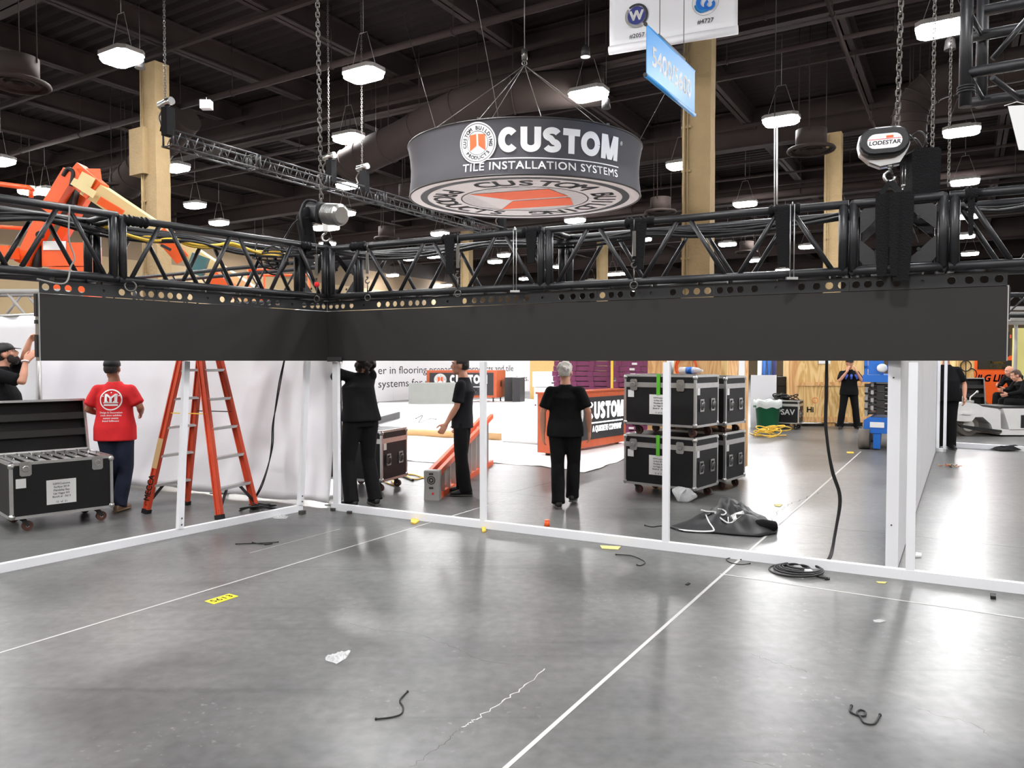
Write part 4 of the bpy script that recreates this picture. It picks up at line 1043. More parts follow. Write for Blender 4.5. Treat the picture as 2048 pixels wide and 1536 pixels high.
# white-haired man walking away
person('person with white hair in black polo shirt walking away from the camera', gpos(1130, 1012), facing(-6), 1.66,
       dict(nek=(.0, .045, 1.455), hed=(.0, .09, 1.60), che=(0, .02, 1.28), eL=(-.265, -.05, 1.13), wL=(-.265, .02, .875), eR=(.275, -.07, 1.14), wR=(.285, .03, .90),
            kL=(-.09, .03, .50), aL=(-.075, -.12, .085), kR=(.10, .12, .52), aR=(.085, .11, .115), tR=(.15, 1, -.15)), hair=M_hwhite, hairkind='full', girth=1.08, headR=(-.12, 0, -.25))
# young man in profile looking left
person('person in charcoal tee standing in profile beside the folded ladder', gpos(925, 989), facing(83), 1.72,
       dict(nek=(0, -.02, 1.47), hed=(0, .03, 1.62), che=(0, -.03, 1.28), wai=(0, -.01, 1.08), eL=(-.205, .03, 1.12), wL=(-.18, .17, .90), eR=(.215, -.03, 1.13), wR=(.22, .08, .89), kL=(-.10, .0, .50), aL=(-.11, -.06, .085), aR=(.10, .02, .085), kR=(.1, .03, .5), tL=(-.1, 1, 0)),
       shirt=M_teeg, hair=M_hdark, girth=.92, headR=(.02, 0, .15))
# man working at the corner, arms raised
person('person in black shirt with curly hair reaching up at the screen corner', gpos(722, 1010), facing(40), 1.80,
       dict(pel=(0, -.02, .96), wai=(0, 0, 1.09), che=(0, .05, 1.30), nek=(.07, .10, 1.47), hed=(.13, .12, 1.59), sL=(-.19, .12, 1.46), eL=(-.13, .36, 1.40), wL=(-.03, .40, 1.62), sR=(.18, .08, 1.44), eR=(.22, .30, 1.54), wR=(.12, .42, 1.72), hL=(-.095, 0, .92), kL=(-.13, .06, .50), aL=(-.15, -.06, .085), kR=(.11, .03, .50), aR=(.12, -.1, .085)),
       hair=M_hdark, hairkind='curly', girth=1.12, hem=.93, headR=(.25, .0, -.5), hands=dict(L=dict(d=(.2, .3, .9), palm=(.5, .8, 0)), R=dict(d=(0, .4, .9), palm=(-.3, .9, 0))))
# red shirt
red, jr, hpr = person('person in red printed tee and dark jeans beside the open case', gpos(233, 1019), facing(8), 1.69,
       dict(nek=(0, .01, 1.47), hed=(-.03, .03, 1.62), eL=(-.275, -.04, 1.16), wL=(-.20, .17, 1.09), eR=(.285, -.03, 1.18), wR=(.22, .19, 1.10), kL=(-.08, .06, .50), aL=(-.05, .13, .115), kR=(.10, .04, .50), aR=(.07, -.10, .085)),
       skin=M_skind, shirt=M_red, pants=M_jean, shoe=M_shoetan, hair=M_hdark, hairkind='cap', girth=1.1, extra='back', hem=.80)
# print on the red shirt
def backprint():
    from mathutils.bvhtree import BVHTree
    sh = [o for o in COL.objects if o.parent == red and o.name.startswith('shirt')][0].data
    bv = BVHTree.FromPolygons([v.co for v in sh.vertices], [tuple(p.vertices) for p in sh.polygons])
    def pl_(x, z):
        h = bv.ray_cast(V((x, -1, z)), V((0, 1, 0)))
        return V((x, (h[0].y if h[0] else -.13) + .001, z))
    m = MB(); cx, cz = .005, 1.27
    mir = lambda x, z: pl_(cx + x * 1.36, cz + z * 1.36) + V((0, -.011, 0))
    n = 36
    for r0, r1 in ((.078, .088),):
        vs = []; 
        for i in range(n):
            c, s_ = math.cos(6.2832 * i / n), math.sin(6.2832 * i / n); vs += [mir(r0 * c, r0 * s_), mir(r1 * c, r1 * s_)]
        m.add(vs, [(2 * i, 2 * i + 1, (2 * i + 3) % (2 * n), (2 * i + 2) % (2 * n)) for i in range(n)])
    def poly(p): m.add([mir(x, z) for x, z in p], [tuple(range(len(p)))])
    for p in ([(-.05, -.02), (-.02, -.02), (-.02, -.01), (-.028, -.01), (-.028, .03), (-.05, .05)], [(-.05, .05), (-.03, .05), (0, .025), (0, .005), (-.028, .03)], [(.05, .05), (.03, .05), (0, .025), (0, .005), (.028, .03)], [(.05, -.02), (.02, -.02), (.02, -.01), (.028, -.01), (.028, .03), (.05, .05)], [(-.01, -.02), (.01, -.02), (.01, .02), (0, .012), (-.01, .02)],
              [(-.058, -.028), (-.058, -.02), (.058, -.02), (.058, -.028)], [(-.055, -.05), (-.055, -.036), (.055, -.036), (.055, -.05)]): poly(p)
    for x, z in ((-.062, .03), (.062, .035), (0, .06)): poly([(x - .006, z), (x, z - .006), (x + .006, z), (x, z + .006)])
    for i, s in enumerate(('Design & Decoration', 'trade show exhibits', 'custom events', 'brand fulfilment')):
        text(m, s, lambda a, b, i=i: mir(a, b - .112 - .023 * i), .0205, .02)
    m.part('shirt_print', M_inkw, red, False)
backprint()
# man at the left edge reaching to the drape edge
lm, jl_, hl = person('bearded person in black tee and cap reaching to the drape edge', V((P(-2, 722, 8.75).x, 8.75, 0)), facing(-72), 1.86,
       dict(nek=(0, .03, 1.49), hed=(0, .07, 1.625), sL=(-.17, .08, 1.44), eL=(-.13, .20, 1.57), wL=(-.08, .28, 1.79), sR=(.18, .05, 1.40), eR=(.22, .28, 1.33), wR=(.14, .29, 1.545)),
       hair=M_hdark, hairkind='cap', girth=1.2, belly=1.2, headR=(.35, 0, .1), hands=dict(L=dict(d=(.1, .85, .35), palm=(.6, .1, -.6)), R=dict(d=(-.1, .6, .75), palm=(-.8, .3, 0))))
m = MB(); m.ell(hl(0, .055, -.085), (.052, .045, .055), None, 12, 8); m.ell(hl(.05, .03, -.06), (.02, .04, .05), None, 10, 8); m.ell(hl(-.05, .03, -.06), (.02, .04, .05), None, 10, 8); remesh(m, 'beard', M_hdark, lm, .008, 2)
m = MB(); w0 = jl_['wR']; m.ring(w0, (jl_['eR'] - w0), .036, .008, 18, 6); m.part('wristband', M_inkw, lm, False)
# man far right by the plywood, hands at his mouth
fm, jf, hf = person('person in black with both hands at the chin before the plywood', gpos(1697, 858), facing(172), 1.72,
       dict(eL=(-.26, .12, 1.19), wL=(-.11, .20, 1.42), eR=(.26, .12, 1.19), wR=(.11, .20, 1.42), kL=(-.15, .02, .50), aL=(-.20, 0, .085), kR=(.15, .02, .5), aR=(.20, 0, .085), hL=(-.10, 0, .91)),
       hair=M_hdark, hairkind='cap', girth=1.06, vox=.011, hands=dict(L=dict(d=(.3, -.1, .9), palm=(.6, -.5, 0)), R=dict(d=(-.3, -.1, .9), palm=(-.6, -.5, 0))))
m = MB()
for x in (-.13, .0, .13): solid_limb(m, [(x * .8, .165, 1.33), (x, .17, 1.25)], [.03, .022])
m.part('blue_gloves', mat('blue_glove_rubber', (70, 92, 190), .6, var=.4, scale=30), fm, False, label='blue and white gloves')
# man behind the partition
person('person in black standing at the far end of the white partition', gpos(1889, 898), facing(158), 1.88,
       dict(eL=(-.29, -.03, 1.13), wL=(-.27, .10, .90), eR=(.27, -.02, 1.13), wR=(.24, .08, .9)), girth=1.22, belly=1, vox=.011, hair=M_hdark)
# two men seated on the cart
seat = dict(pel=(0, 0, .56), wai=(0, .03, .69), che=(0, .10, .89), nek=(0, .18, 1.03), hed=(0, .26, 1.15), sL=(-.185, .14, 1.02), sR=(.185, .14, 1.02), eL=(-.25, .26, .80), wL=(-.12, .46, .74), eR=(.24, .28, .80), wR=(.10, .48, .82),
            hL=(-.10, .06, .53), kL=(-.13, .47, .58), aL=(-.12, .50, .16), hR=(.10, .06, .53), kR=(.13, .47, .58), aR=(.12, .50, .16))
sp = gpos(2040, 868)
person('person with brown hair seated leaning forward on the white cart', V((sp.x + .27, sp.y + .15, .13)), facing(82), 1.80, seat, hair=M_hbrown, sleeve='long', vox=.010, hem=.84, headR=(-.35, 0, -.1), girth=1.05, seated=True)
person('bald person in black seated behind the brown-haired one', V((sp.x + .48, sp.y + .80, .26)), facing(100), 1.74, seat, skin=M_skin, hair=None, hairkind='none', sleeve='long', vox=.012, headR=(-.2, 0, 0), girth=1.05, seated=True)
# ------------------------------------------------ drape, cases, ladders, floor things
def drape():
    m = MB(); n = 130; k = 26
    A = P(672, 722, 8.62); B = P(70, 722, 10.9); A.z = B.z = 0; random.seed(9)
    d = B - A; nrm = V((-d.y, d.x, 0)).normalized(); nrm = nrm if nrm.y > 0 else -nrm
    vs = []
    for i in range(n + 1):
        f = i / n; base = A + d * f
        for j in range(k + 1):
            z = .03 + 2.22 * j / k
            q = noise.noise(V((f * 9, z * .9, 1.3))) * .05 + noise.noise(V((f * 30 + z * 2.2, z * 1.1, 4))) * .014 + .01 * math.sin(f * 40 + z * 1.5)
            seam = -.008 if abs(z - .82) < .05 or abs(z - 1.42) < .05 else 0
            vs.append(base + nrm * (q + seam - .16 * (1 - z / 2.25) ** 3 * 1.0) + ZZ * (z if j else .03 + .015 * math.sin(f * 30)))
    fs = [(i * (k + 1) + j, (i + 1) * (k + 1) + j, (i + 1) * (k + 1) + j + 1, i * (k + 1) + j + 1) for i in range(n) for j in range(k)]
    m.add(vs, fs, True)
    o = m.solo('drape', M_drape, 'long white fabric drape hanging behind the ladder and the red shirt', 'drape')
    sd = o.modifiers.new('s', 'SOLIDIFY'); sd.thickness = .006
    m = MB(); m.tube([A + nrm * .06 + ZZ * 2.24, B + nrm * .06 + ZZ * 2.24], .022, 10)
    for f in (0, .33, .66, 1): q = A + d * f + nrm * .07; m.tube([q, q + ZZ * 2.24], .022, 10); m.box(q + ZZ * .006, (.3, .3, .012))
    m.solo('pipe_stand', M_alu, 'metal pipe frame carrying the long white drape', 'pipe stand')
    # left return
    A2 = V((P(77, 722, 9.25).x, 9.25, 0)); B2 = V((-8.2, 10.2, 0)); d2 = B2 - A2; vs = []; n = 40; n2 = V((-d2.y, d2.x, 0)).normalized()
    for i in range(n + 1):
        f = i / n
        for j in range(15):
            z = .03 + 2.18 * j / 14; q = .03 * math.sin(f * 26) + .03 * noise.noise(V((f * 8, z, 7))); vs.append(A2 + d2 * f + n2 * q + ZZ * z)
    m = MB(); m.add(vs, [(i * 15 + j, (i + 1) * 15 + j, (i + 1) * 15 + j + 1, i * 15 + j + 1) for i in range(n) for j in range(14)], True)
    o = m.solo('drape', M_drape, 'shorter white drape at the far left behind the bearded person', 'drape'); sd = o.modifiers.new('s', 'SOLIDIFY'); sd.thickness = .006
    m = MB(); m.tube([A2 - V((-.03, .03, 0)), A2 - V((-.03, .03, 0)) + ZZ * 2.2], .022, 10); m.box(A2 - V((-.03, .03, -.006)), (.3, .3, .012)); m.tube([A2 + ZZ * 2.22, B2 + ZZ * 2.22], .02, 8)
    m.solo('pipe_stand', M_alu, 'upright pole at the free edge of the shorter drape', 'pipe stand')
drape()
def caster(t, x, y, h, r=.045, rub=None):
    c = thing_child('caster', t, V((x, y, 0)))
    return c
def mkcaster(t, x, y, ztop, col):
    r = .048
    m = MB(); m.box((x, y, ztop - .006), (.10, .085, .012)); m.cyl((x, y, ztop - .012), (x, y, ztop - .03), .028, 12)
    for s in (-1, 1): m.prism([(-.02, 0), (.025, 0), (.055, -.06), (.03, -.075), (-.0, -.03)], (x, y + s * .024 - .003, ztop - .022), (1, 0, 0), (0, 0, 1), (0, .006, 0))
    c = m.part('caster', M_dgrey, t, False)
    m = MB(); m.cyl((x + .035, y - .018, r), (x + .035, y + .018, r), r, 20); m.part('wheel', col, c, False)
    m = MB(); m.cyl((x + .035, y - .021, r), (x + .035, y + .021, r), .016, 10); m.part('hub', M_chrome, c, False)
M_wheel = mat('brown_caster_wheel', (84, 50, 40), .5, var=.15)
def road_case(label, w, d, z0, h, lid=None, wheel=None, sheet=True, green=False, group=None, open_=False, latches=(-.36, .30), sheet_x=0, handles='right', letters=None):
    """road case in its own frame: front at y=-d/2, width along x"""
    wheel = wheel or M_wheel
    t = thing('road_case', label, 'road case', (0, 0, 0), 0, group)
    zl = z0 + h if open_ else z0 + h * .80
    m = MB(); m.obox((-w / 2, -d / 2, z0), (w, 0, 0), (0, d, 0), (0, 0, (h * .80 - .004) if not open_ else .02))
    if open_:
        for o, a, b in (((-w / 2, -d / 2, z0), (w, 0, 0), (0, .012, 0)), ((-w / 2, d / 2 - .012, z0), (w, 0, 0), (0, .012, 0)), ((-w / 2, -d / 2, z0), (.012, 0, 0), (0, d, 0)), ((w / 2 - .012, -d / 2, z0), (.012, 0, 0), (0, d, 0))): m.obox(o, a, b, (0, 0, h))
    m.part('body', M_case, t, False)
    if not open_:
        m = MB(); m.obox((-w / 2, -d / 2, zl + .004), (w, 0, 0), (0, d, 0), (0, 0, h * .2 - .004)); m.part('lid', M_case, t, False)
    tr = .028; e = .004
    m = MB()
    def edges(za, zb):
        for z in (za, zb):
            for y in (-1, 1): m.box((0, y * (d / 2 - tr / 2 + e), z), (w + 2 * e, tr, tr))
            for x in (-1, 1): m.box((x * (w / 2 - tr / 2 + e), 0, z), (tr, d + 2 * e, tr))
        for x in (-1, 1):
            for y in (-1, 1): m.box((x * (w / 2 - tr / 2 + e), y * (d / 2 - tr / 2 + e), (za + zb) / 2), (tr, tr, zb - za))
    edges(z0 + tr / 2, (z0 + h if not open_ else z0 + h) - tr / 2 + e)
    if not open_:
        for s in (-1, 1):
            m.box((0, s * (d / 2 + e - .004), zl), (w + 2 * e, .012, .06)); m.box((s * (w / 2 + e - .004), 0, zl), (.012, d + 2 * e, .06))
    m.part('edge_trim', M_alu, t, False)
    for x in (-1, 1):
        for y in (-1, 1):
            for z in (z0 + .026, z0 + h - .03): MB().ell((x * (w / 2 - .012), y * (d / 2 - .012), z), .031, None, 10, 8).part('corner_cap', M_chrome, t, False)
    m = MB()
    for fx in latches:
        x = fx * w; m = MB(); zc = zl - .0 if not open_ else z0 + h - .06
        m.prism([(-.05, -.055), (-.035, -.07), (.035, -.07), (.05, -.055), (.05, .055), (.035, .07), (-.035, .07), (-.05, .055)], (x, -d / 2 - .008, zc), (1, 0, 0), (0, 0, 1), (0, -.006, 0))
        m.box((x, -d / 2 - .022, zc), (.05, .016, .03)); m.ring((x, -d / 2 - .026, zc - .0), (0, 1, 0), .026, .005, 14, 6); m.part('latch', M_chrome, t, False)
    hs = [(w / 2 + .004, y) for y in ((-.16, .14) if d < .75 else (-.2, .2))] if handles == 'right' else []
    for x, y in hs:
        zc = z0 + h * .42; m = MB()
        m.m = 0
        for (a, b, cc, dd_) in ((0, .065, .10, .018), (0, -.065, .10, .018), (.045, 0, .018, .14), (-.045, 0, .018, .14)): m.box((x + .003, y + a, zc + b), (.012, cc, dd_))
        m.tube([(x + .018, y - .03, zc - .035), (x + .024, y - .03, zc + .03), (x + .024, y + .03, zc + .03), (x + .018, y + .03, zc - .035)], .006, 8)
        m.part('handle', M_chrome, t, False)
        MB().box((x + .001, y, zc), (.004, .08, .12)).part('handle_dish', M_rub, t, False)
    if sheet:
        zc = z0 + h * .42; m = MB(); sw, sh_ = .13, .12
        m.obox((sheet_x - sw, -d / 2 - .004, zc - sh_), (2 * sw, 0, 0), (0, .002, 0), (0, 0, 2 * sh_)); p = m.part('label_sheet', M_paper, t, False)
        m = MB()
        for i, s in enumerate(('GSM/Customs', 'Surface 2019', 'Mandalay Bay', 'Las Vegas NV', 'Booth #   5613', '12  of  21')):
            text(m, s, flat((sheet_x, -d / 2 - .0045, zc + .072 - .032 * i - (.02 if i == 5 else 0)), V((1, 0, 0)), ZZ, e=.0012), .026, .01)
        m.part('printing', M_ink, p, False)
    m = MB(); m.obox((-w * .45, -d / 2 - .003, z0 + h * .55), (.085, 0, 0), (0, .002, 0), (0, 0, .09)); m.part('sticker', M_paper, t, False)
    if handles == 'right':
        m = MB(); m.obox((w / 2 + .003, -d / 2 + .04, z0 + h * .62), (0, .07, 0), (-.002, 0, 0), (0, 0, .12)); m.part('sticker', M_paper, t, False)
    if green:
        m = MB(); m.obox((-.03, -d / 2 - .012, zl - .12), (.05, 0, 0), (0, .003, 0), (0, 0, h * .2 + .13)); m.part('green_strip', M_lime, t, False)
    if letters: 
        m = MB(); text(m, letters, flat((0, -d / 2 - .004, z0 + h * .38), V((1, 0, 0)), ZZ), .16, .015); m.part('lettering', M_inkw, t, False)
    for x in (-1, 1):
        for y in (-1, 1): mkcaster(t, x * (w / 2 - .12), y * (d / 2 - .1), z0, wheel)
    return t
# stack of four
ca = V((.77, -.638, 0)); cbv = V((.638, .77, 0)); rzc = math.atan2(ca.y, ca.x)
cw, cdp = .96, .62
n0 = P(1390, 980, 8.78); n0.z = 0
def cpos(s, z, extra=0): return n0 - ca * (cw / 2) + cbv * (cdp / 2 + s) + ca * extra + ZZ * z
k0 = road_case('', cw, cdp, .12, .62, green=True, group='stacked road cases')
k0.location = cpos(0, 0); k0.rotation_euler = (0, 0, rzc); k0['label'] = 'black road case at the bottom front of the four-case stack, on the floor'
dup(k0, cpos(0, .742), rzc, 'black road case at the top front of the four-case stack')
dup(k0, cpos(.84, 0, .0), rzc, 'black road case at the bottom rear of the four-case stack')
dup(k0, cpos(.84, .715, .0), rzc, 'black road case at the top rear of the four-case stack')
# bottle, bucket on top
zt = .742 + .74 + .006
q = cpos(.1, zt, .22); t = thing('water_bottle', 'clear water bottle with blue label lying on the top front road case', 'bottle', q)
m = MB(); ax_ = ca; m.loft([[q + ax_ * x + ZZ * .045 + (cbv * math.cos(6.2832 * i / 16) + ZZ * math.sin(6.2832 * i / 16)) * r for i in range(16)] for x, r in ((-.16, .03), (-.15, .043), (.05, .043), (.11, .03), (.13, .015), (.15, .015))]); m.part('bottle_body', M_clear, t)
m = MB(); m.tube([q + ax_ * -.06 + ZZ * .045, q + ax_ * .02 + ZZ * .045], .044, 16); m.part('bottle_label', M_blue, t)
# plywood crate on wheels behind
pc = P(1456, 722, 10.35); pc.z = 0
def crate():
    t = thing('plywood_crate', 'tall plywood crate on wheels behind the stack of road cases', 'crate', pc)
    L1, L2, z0, h = 1.25, .72, .12, 2.0
    MB().obox(pc + ZZ * z0, -ca * L1, cbv * L2, ZZ * h).part('body', M_ply, t)
    m = MB()
    for z in (z0 - .0, z0 + h - .09): m.obox(pc + ca * .002 + ZZ * z, -ca * (L1 + .004), -cbv * .02, ZZ * .09)
    m.obox(pc - cbv * .02 + ZZ * z0, -ca * .09, cbv * .02 - cbv * .0, ZZ * h); m.part('batten', M_plyl, t)
    m = MB(); m.obox(pc + cbv * .3 + ca * .002 + ZZ * .82, cbv * .2, ca * .004, ZZ * .1); m.part('hand_slot', M_cwood, t)
    m = MB(); m.obox(pc + cbv * .35 + ca * .002 + ZZ * 1.42, cbv * .22, ca * .003, ZZ * .3); m.part('paper_notice', M_paper, t)
    for a, b in ((.12, .12), (.12, L2 - .12), (L1 - .12, .12), (L1 - .12, L2 - .12)):
        c = pc - ca * a + cbv * b; m = MB(); m.cyl(c + ZZ * .055 - ca * .02, c + ZZ * .055 + ca * .02, .055, 18); m.box(c + ZZ * .112, (.09, .09, .016)); m.part('caster', M_rub, t)
    for x, z in ((-.93, 1.76), (-.5, 1.76), (-.2, 1.62)):
        pass
crate()
m = MB(); q = pc - ca * .62 - cbv * .03; m.ring(q + ZZ * 1.56, cbv, .165, .012, 40, 8, 1.0); m.ring(q + ZZ * 1.56 - cbv * .02 + ca * .02, cbv, .15, .012, 40, 8)
m.solo('hose_loop', M_org, 'orange hose loop hanging on the plywood crate behind the road cases', 'hose')
q = cpos(.28, zt, -.16)
t = thing('paper_cup', 'tall white paper cup stack standing on the top front road case', 'cup', q)
m = MB(); m.tube([q, q + ZZ * .22], [.038, .05], 20); m.part('cup_body', M_paper, t); m = MB(); m.ring(q + ZZ * .22, ZZ, .05, .005, 20, 6); m.part('rim', M_paper, t)
# case behind the curly-haired man
k5 = road_case('black road case standing behind the curly-haired person at the corner', .8, .62, .135, .64, sheet=False, latches=(-.3, .3))
q = P(735, 722, 9.75); q.z = 0; k5.location = q; k5.rotation_euler = (0, 0, math.radians(-22))
m = MB(); random.seed(2); m.loft([[q + V((-.1 + r * math.cos(6.28 * i / 20) * (1.3 + .3 * math.sin(i * 2)), r * math.sin(6.28 * i / 20), .79 + z)) for i in range(20)] for r, z in ((.16, 0), (.17, .02), (.12, .05), (.05, .065))]); m.solo('cloth_heap', M_drape, 'crumpled white cloth lying on the road case behind the curly-haired person', 'cloth')
# open case at the left
fa = V((.70, .714, 0)); fb = V((-.714, .70, 0))
def open_case(label, corner, fa, w, d, z0, h, lidh, tilt, inside=True, handles='none', sheet=True):
    t = road_case(label, w, d, z0, h, open_=True, handles=handles, latches=(-.36, .34), sheet=sheet, sheet_x=-.02)
    rz = math.atan2(fa.y, fa.x); c = corner + fa * w / 2 + V((-fa.y, fa.x, 0)) * d / 2
    t.location = c; t.rotation_euler = (0, 0, rz)
    zt = z0 + h; R = Matrix.Rotation(math.radians(tilt), 3, 'X')
    def lp(x, y, z): return V((0, d / 2 + .01, zt + .012)) + R @ V((x, y, z))
    m = MB(); L = .12   # lid stands up from the back edge, hollow towards the front
    def lb(x0, x1, y0, y1, z0_, z1): 
        o = lp(x0, y0, z0_); m.obox(o, lp(x1, y0, z0_) - o, lp(x0, y1, z0_) - o, lp(x0, y0, z1) - o)
    lb(-w / 2, w / 2, .10, .112, 0, lidh); lb(-w / 2, w / 2, 0, .1, lidh - .012, lidh); lb(-w / 2, -w / 2 + .012, 0, .1, 0, lidh); lb(w / 2 - .012, w / 2, 0, .1, 0, lidh); lb(-w / 2, w / 2, 0, .1, 0, .012)
    lid = m.part('lid', M_case, t, False)
    m = MB(); lb(-w / 2 - .004, w / 2 + .004, -.008, .02, lidh - .02, lidh + .004); lb(-w / 2 - .004, -w / 2 + .018, -.008, .02, 0, lidh); lb(w / 2 - .018, w / 2 + .004, -.008, .02, 0, lidh); lb(-w / 2 - .004, w / 2 + .004, -.008, .02, -.004, .016)
    m.part('lid_trim', M_alu, lid, False)
    m = MB()
    for z in (.30, .62): lb(-w / 2 + .012, w / 2 - .012, .03, .1, lidh * z, lidh * (z + .13))
    m.part('foam_strip', M_foam, lid, False)
    if inside:
        n = 8
        for i in range(n):
            x = -w / 2 + .07 + (w - .14) * i / (n - 1); m = MB(); m.box((x, 0, zt - .12), (.055, d - .1, .24)); p = m.part('stored_tile', M_dgrey, t, False)
            m = MB(); m.box((x, 0, zt + .001), (.06, d - .1, .006)); m.part('tile_edge', M_alu, p, False)
            for y in (-.15, .15):
                m = MB(); m.tube([(x, y - .05, zt), (x, y - .05, zt + .03), (x, y + .05, zt + .03), (x, y + .05, zt)], .005, 6); m.part('tile_handle', M_chrome, p, False)
    return t
P0 = V((-4.76, 7.08, 0))
open_case('open black road case with raised lid and stored screen tiles at the left edge', P0, fa, .90, .74, .135, .54, .56, -14)
# step ladder
def ladder():
    f = [G(292, 1027), G(372, 1010), G(440, 1039), G(510, 1018)]; top = (f[0] + f[1] + f[2] + f[3]) / 4; top.z = 0
    t = thing('step_ladder', 'orange fibreglass step ladder standing open in front of the white drape', 'ladder', top)
    HT = 2.02; ax1 = ((f[1] - f[0]) + (f[3] - f[2])).normalized(); ax2 = V((ax1.y, -ax1.x, 0))
    tops = [top - ax1 * .10 - ax2 * .06 + ZZ * HT, top + ax1 * .12 - ax2 * .06 + ZZ * HT, top - ax1 * .10 + ax2 * .06 + ZZ * HT, top + ax1 * .12 + ax2 * .06 + ZZ * HT]
    for i in range(4):
        p, q = f[i] + ZZ * .015, tops[i]; s = -1 if i in (0, 2) else 1
        m = MB(); m.beam(p, q, .022, .075, up=ax1.cross((q - p)).normalized() if 0 else ax2)
        # channel flanges
        dq = (q - p).normalized(); fl = dq.cross(ax2).normalized()
        m.beam(p + ax2 * .03 - fl * .0, q + ax2 * .03, .05, .012, up=ax2); m.beam(p - ax2 * .03, q - ax2 * .03, .05, .012, up=ax2)
        r = m.part('rail', M_lad, t)
        m = MB(); m.beam(f[i], f[i] + dq * .05, .06, .085, up=ax2); m.part('foot', M_rub, r)
        if i == 0:
            g = dq; x = ax2.cross(ZZ); 
            nrm = -ax1 if False else ax2
            m = MB(); o = p + (q - p) * .135; face = (ax2.cross(dq)).normalized()
            # lettering reads up the rail's outer face
            outn = -fl if fl.dot(V((0, -1, 0))) < 0 else fl
            for sgn in (1,):
                nn = V((0, -1, 0)); xx = dq; yy = nn.cross(xx).normalized(); nn2 = xx.cross(yy)
                text(m, 'MECCA', lambda a, b: o + ax2 * .0 + xx * a + yy * (b - .025) + nn2 * .05, .085, .02)
            m.part('lettering', M_ink, t)
            m = MB(); a = p + (q - p) * .24
            m.obox(a + nn2 * .045 - yy * .028, xx * .33, yy * .055, nn2 * .003); m.part('worn_sticker', M_kraft, t)
    for (a, b, zs) in ((0, 1, (.30, .62, .93, 1.24, 1.55, 1.82)), (2, 3, (.30, .62, .93, 1.24, 1.55, 1.82))):
        for k, z in enumerate(zs):
            p = f[a] + (tops[a] - f[a]) * (z / HT); q = f[b] + (tops[b] - f[b]) * (z / HT)
            m = MB(); m.beam(p, q, .075, .028, up=ZZ); s = m.part('step', M_alu, t)
            if k == 0:
                for e_, o_ in ((p, q), (q, p)):
                    m = MB(); lo = (f[a] if e_ is p else f[b]) + ZZ * .06; m.beam(e_ + (o_ - e_) * .32, lo + (e_ - lo) * .1, .03, .012, up=ax2); m.part('knee_brace', M_dgrey, t)
    for a, c in ((0, 2), (1, 3)):
        z = 1.09; p = f[a] + (tops[a] - f[a]) * (z / HT); q = f[c] + (tops[c] - f[c]) * (z / HT); m = MB(); m.beam(p, q, .022, .01); m.part('spreader', M_yel if a == 0 else M_dgrey, t)
    m = MB(); m.box(top + ZZ * (HT + .02), (.34, .22, .05), Matrix.Rotation(math.atan2(ax1.y, ax1.x), 3, 'Z')); m.part('top_cap', M_lad, t)
ladder()
def folded():
    a = G(864, 1000); b = G(976, 928); d = (b - a); L = d.length; d.normalize(); s = V((d.y, -d.x, 0))
    t = thing('step_ladder', 'folded orange ladder lying on its side with grey cap end towards the camera', 'ladder', a)
    h0, h1 = .345, .80
    for o in (-.055, .055):
        for za, zb in ((.035, .035), (h0 - .04, h1 - .03)):
            m = MB(); m.beam(a + s * o + d * .06 + ZZ * za, b + s * o * 1.15 + ZZ * zb, .05, .07); m.part('rail', M_ladn, t)
    for k in range(10):
        f_ = .08 + .09 * k
        for o in (-.055, .055):
            p = a + d * L * f_ + s * o; m = MB(); m.beam(p + ZZ * .07, p + ZZ * (h0 + (h1 - h0) * f_ - .07), .06, .024, up=d); m.part('step', M_alu, t)
    m = MB(); w_ = .095
    m.loft([[a + d * x + s * (w_ * q * u_) + ZZ * (h0 / 2 + .0 + (h0 / 2 + .01) * q * v_) for u_, v_ in ((-1, -.94), (-.9, -1), (.9, -1), (1, -.94), (.92, 0), (1, .94), (.9, 1), (-.9, 1), (-1, .94), (-.92, 0))] for x, q in ((-.03, .95), (-.02, 1), (.08, 1))], sm=False); cap = m.part('top_cap', M_grey, t)
    m = MB(); c = a - d * .032 + ZZ * .24; m.ring(c, d, .045, .006, 22, 6); m.ring(c, d, .022, .008, 18, 6); m.part('cap_hole', M_dgrey, cap)
    m = MB(); m.box(a - d * .034 + ZZ * .315, (.05, .01, .02)); m.box(a - d * .034 + ZZ * .15, (.05, .01, .02)); m.part('tool_slot', M_dgrey, cap)
    m = MB(); m.cyl(a - d * .03 + s * .02 + ZZ * .08, a - d * .036 + s * .02 + ZZ * .08, .014, 12); m.part('rivet', M_red, cap)
folded()
# things lying on the floor
def cord(pts, lb, r=.006, m_=None, ends=True):
    g = [G(*p) + ZZ * (r + .001) for p in pts]; m = MB(); m.tube(spline(g, 8), r, 8)
    if ends:
        for e in (g[0], g[-1]): m.ell(e, r * 1.7, None, 8, 6)
    m.solo('bungee_cord', m_ or M_cab, lb, 'cord')
cord([(752, 1440), (780, 1437), (802, 1430), (806, 1416), (800, 1402), (815, 1385)], 'S-shaped black cord lying alone on the floor at bottom centre', .004)
cord([(1703, 1414), (1700, 1424), (1712, 1432), (1728, 1434), (1731, 1426), (1720, 1422), (1714, 1428), (1722, 1438), (1728, 1448), (1748, 1450), (1760, 1432)], 'looped black cord on the floor at bottom right', .0045)
cord([(472, 1089), (500, 1088), (525, 1087), (556, 1085)], 'black cord lying in front of the left frame corner', .004)
cord([(505, 1086), (525, 1089), (545, 1088), (530, 1090)], 'short black cord crossing the one near the left frame corner', .004)
cord([(1232, 1110), (1260, 1112), (1278, 1118), (1290, 1126), (1282, 1132), (1274, 1131)], 'hook-shaped black cord on the floor before the right rail', .004)
cord([(1500, 1128), (1482, 1130), (1460, 1126), (1453, 1119), (1466, 1117), (1482, 1120)], 'thin black cord loop under the right floor rail', .0035)
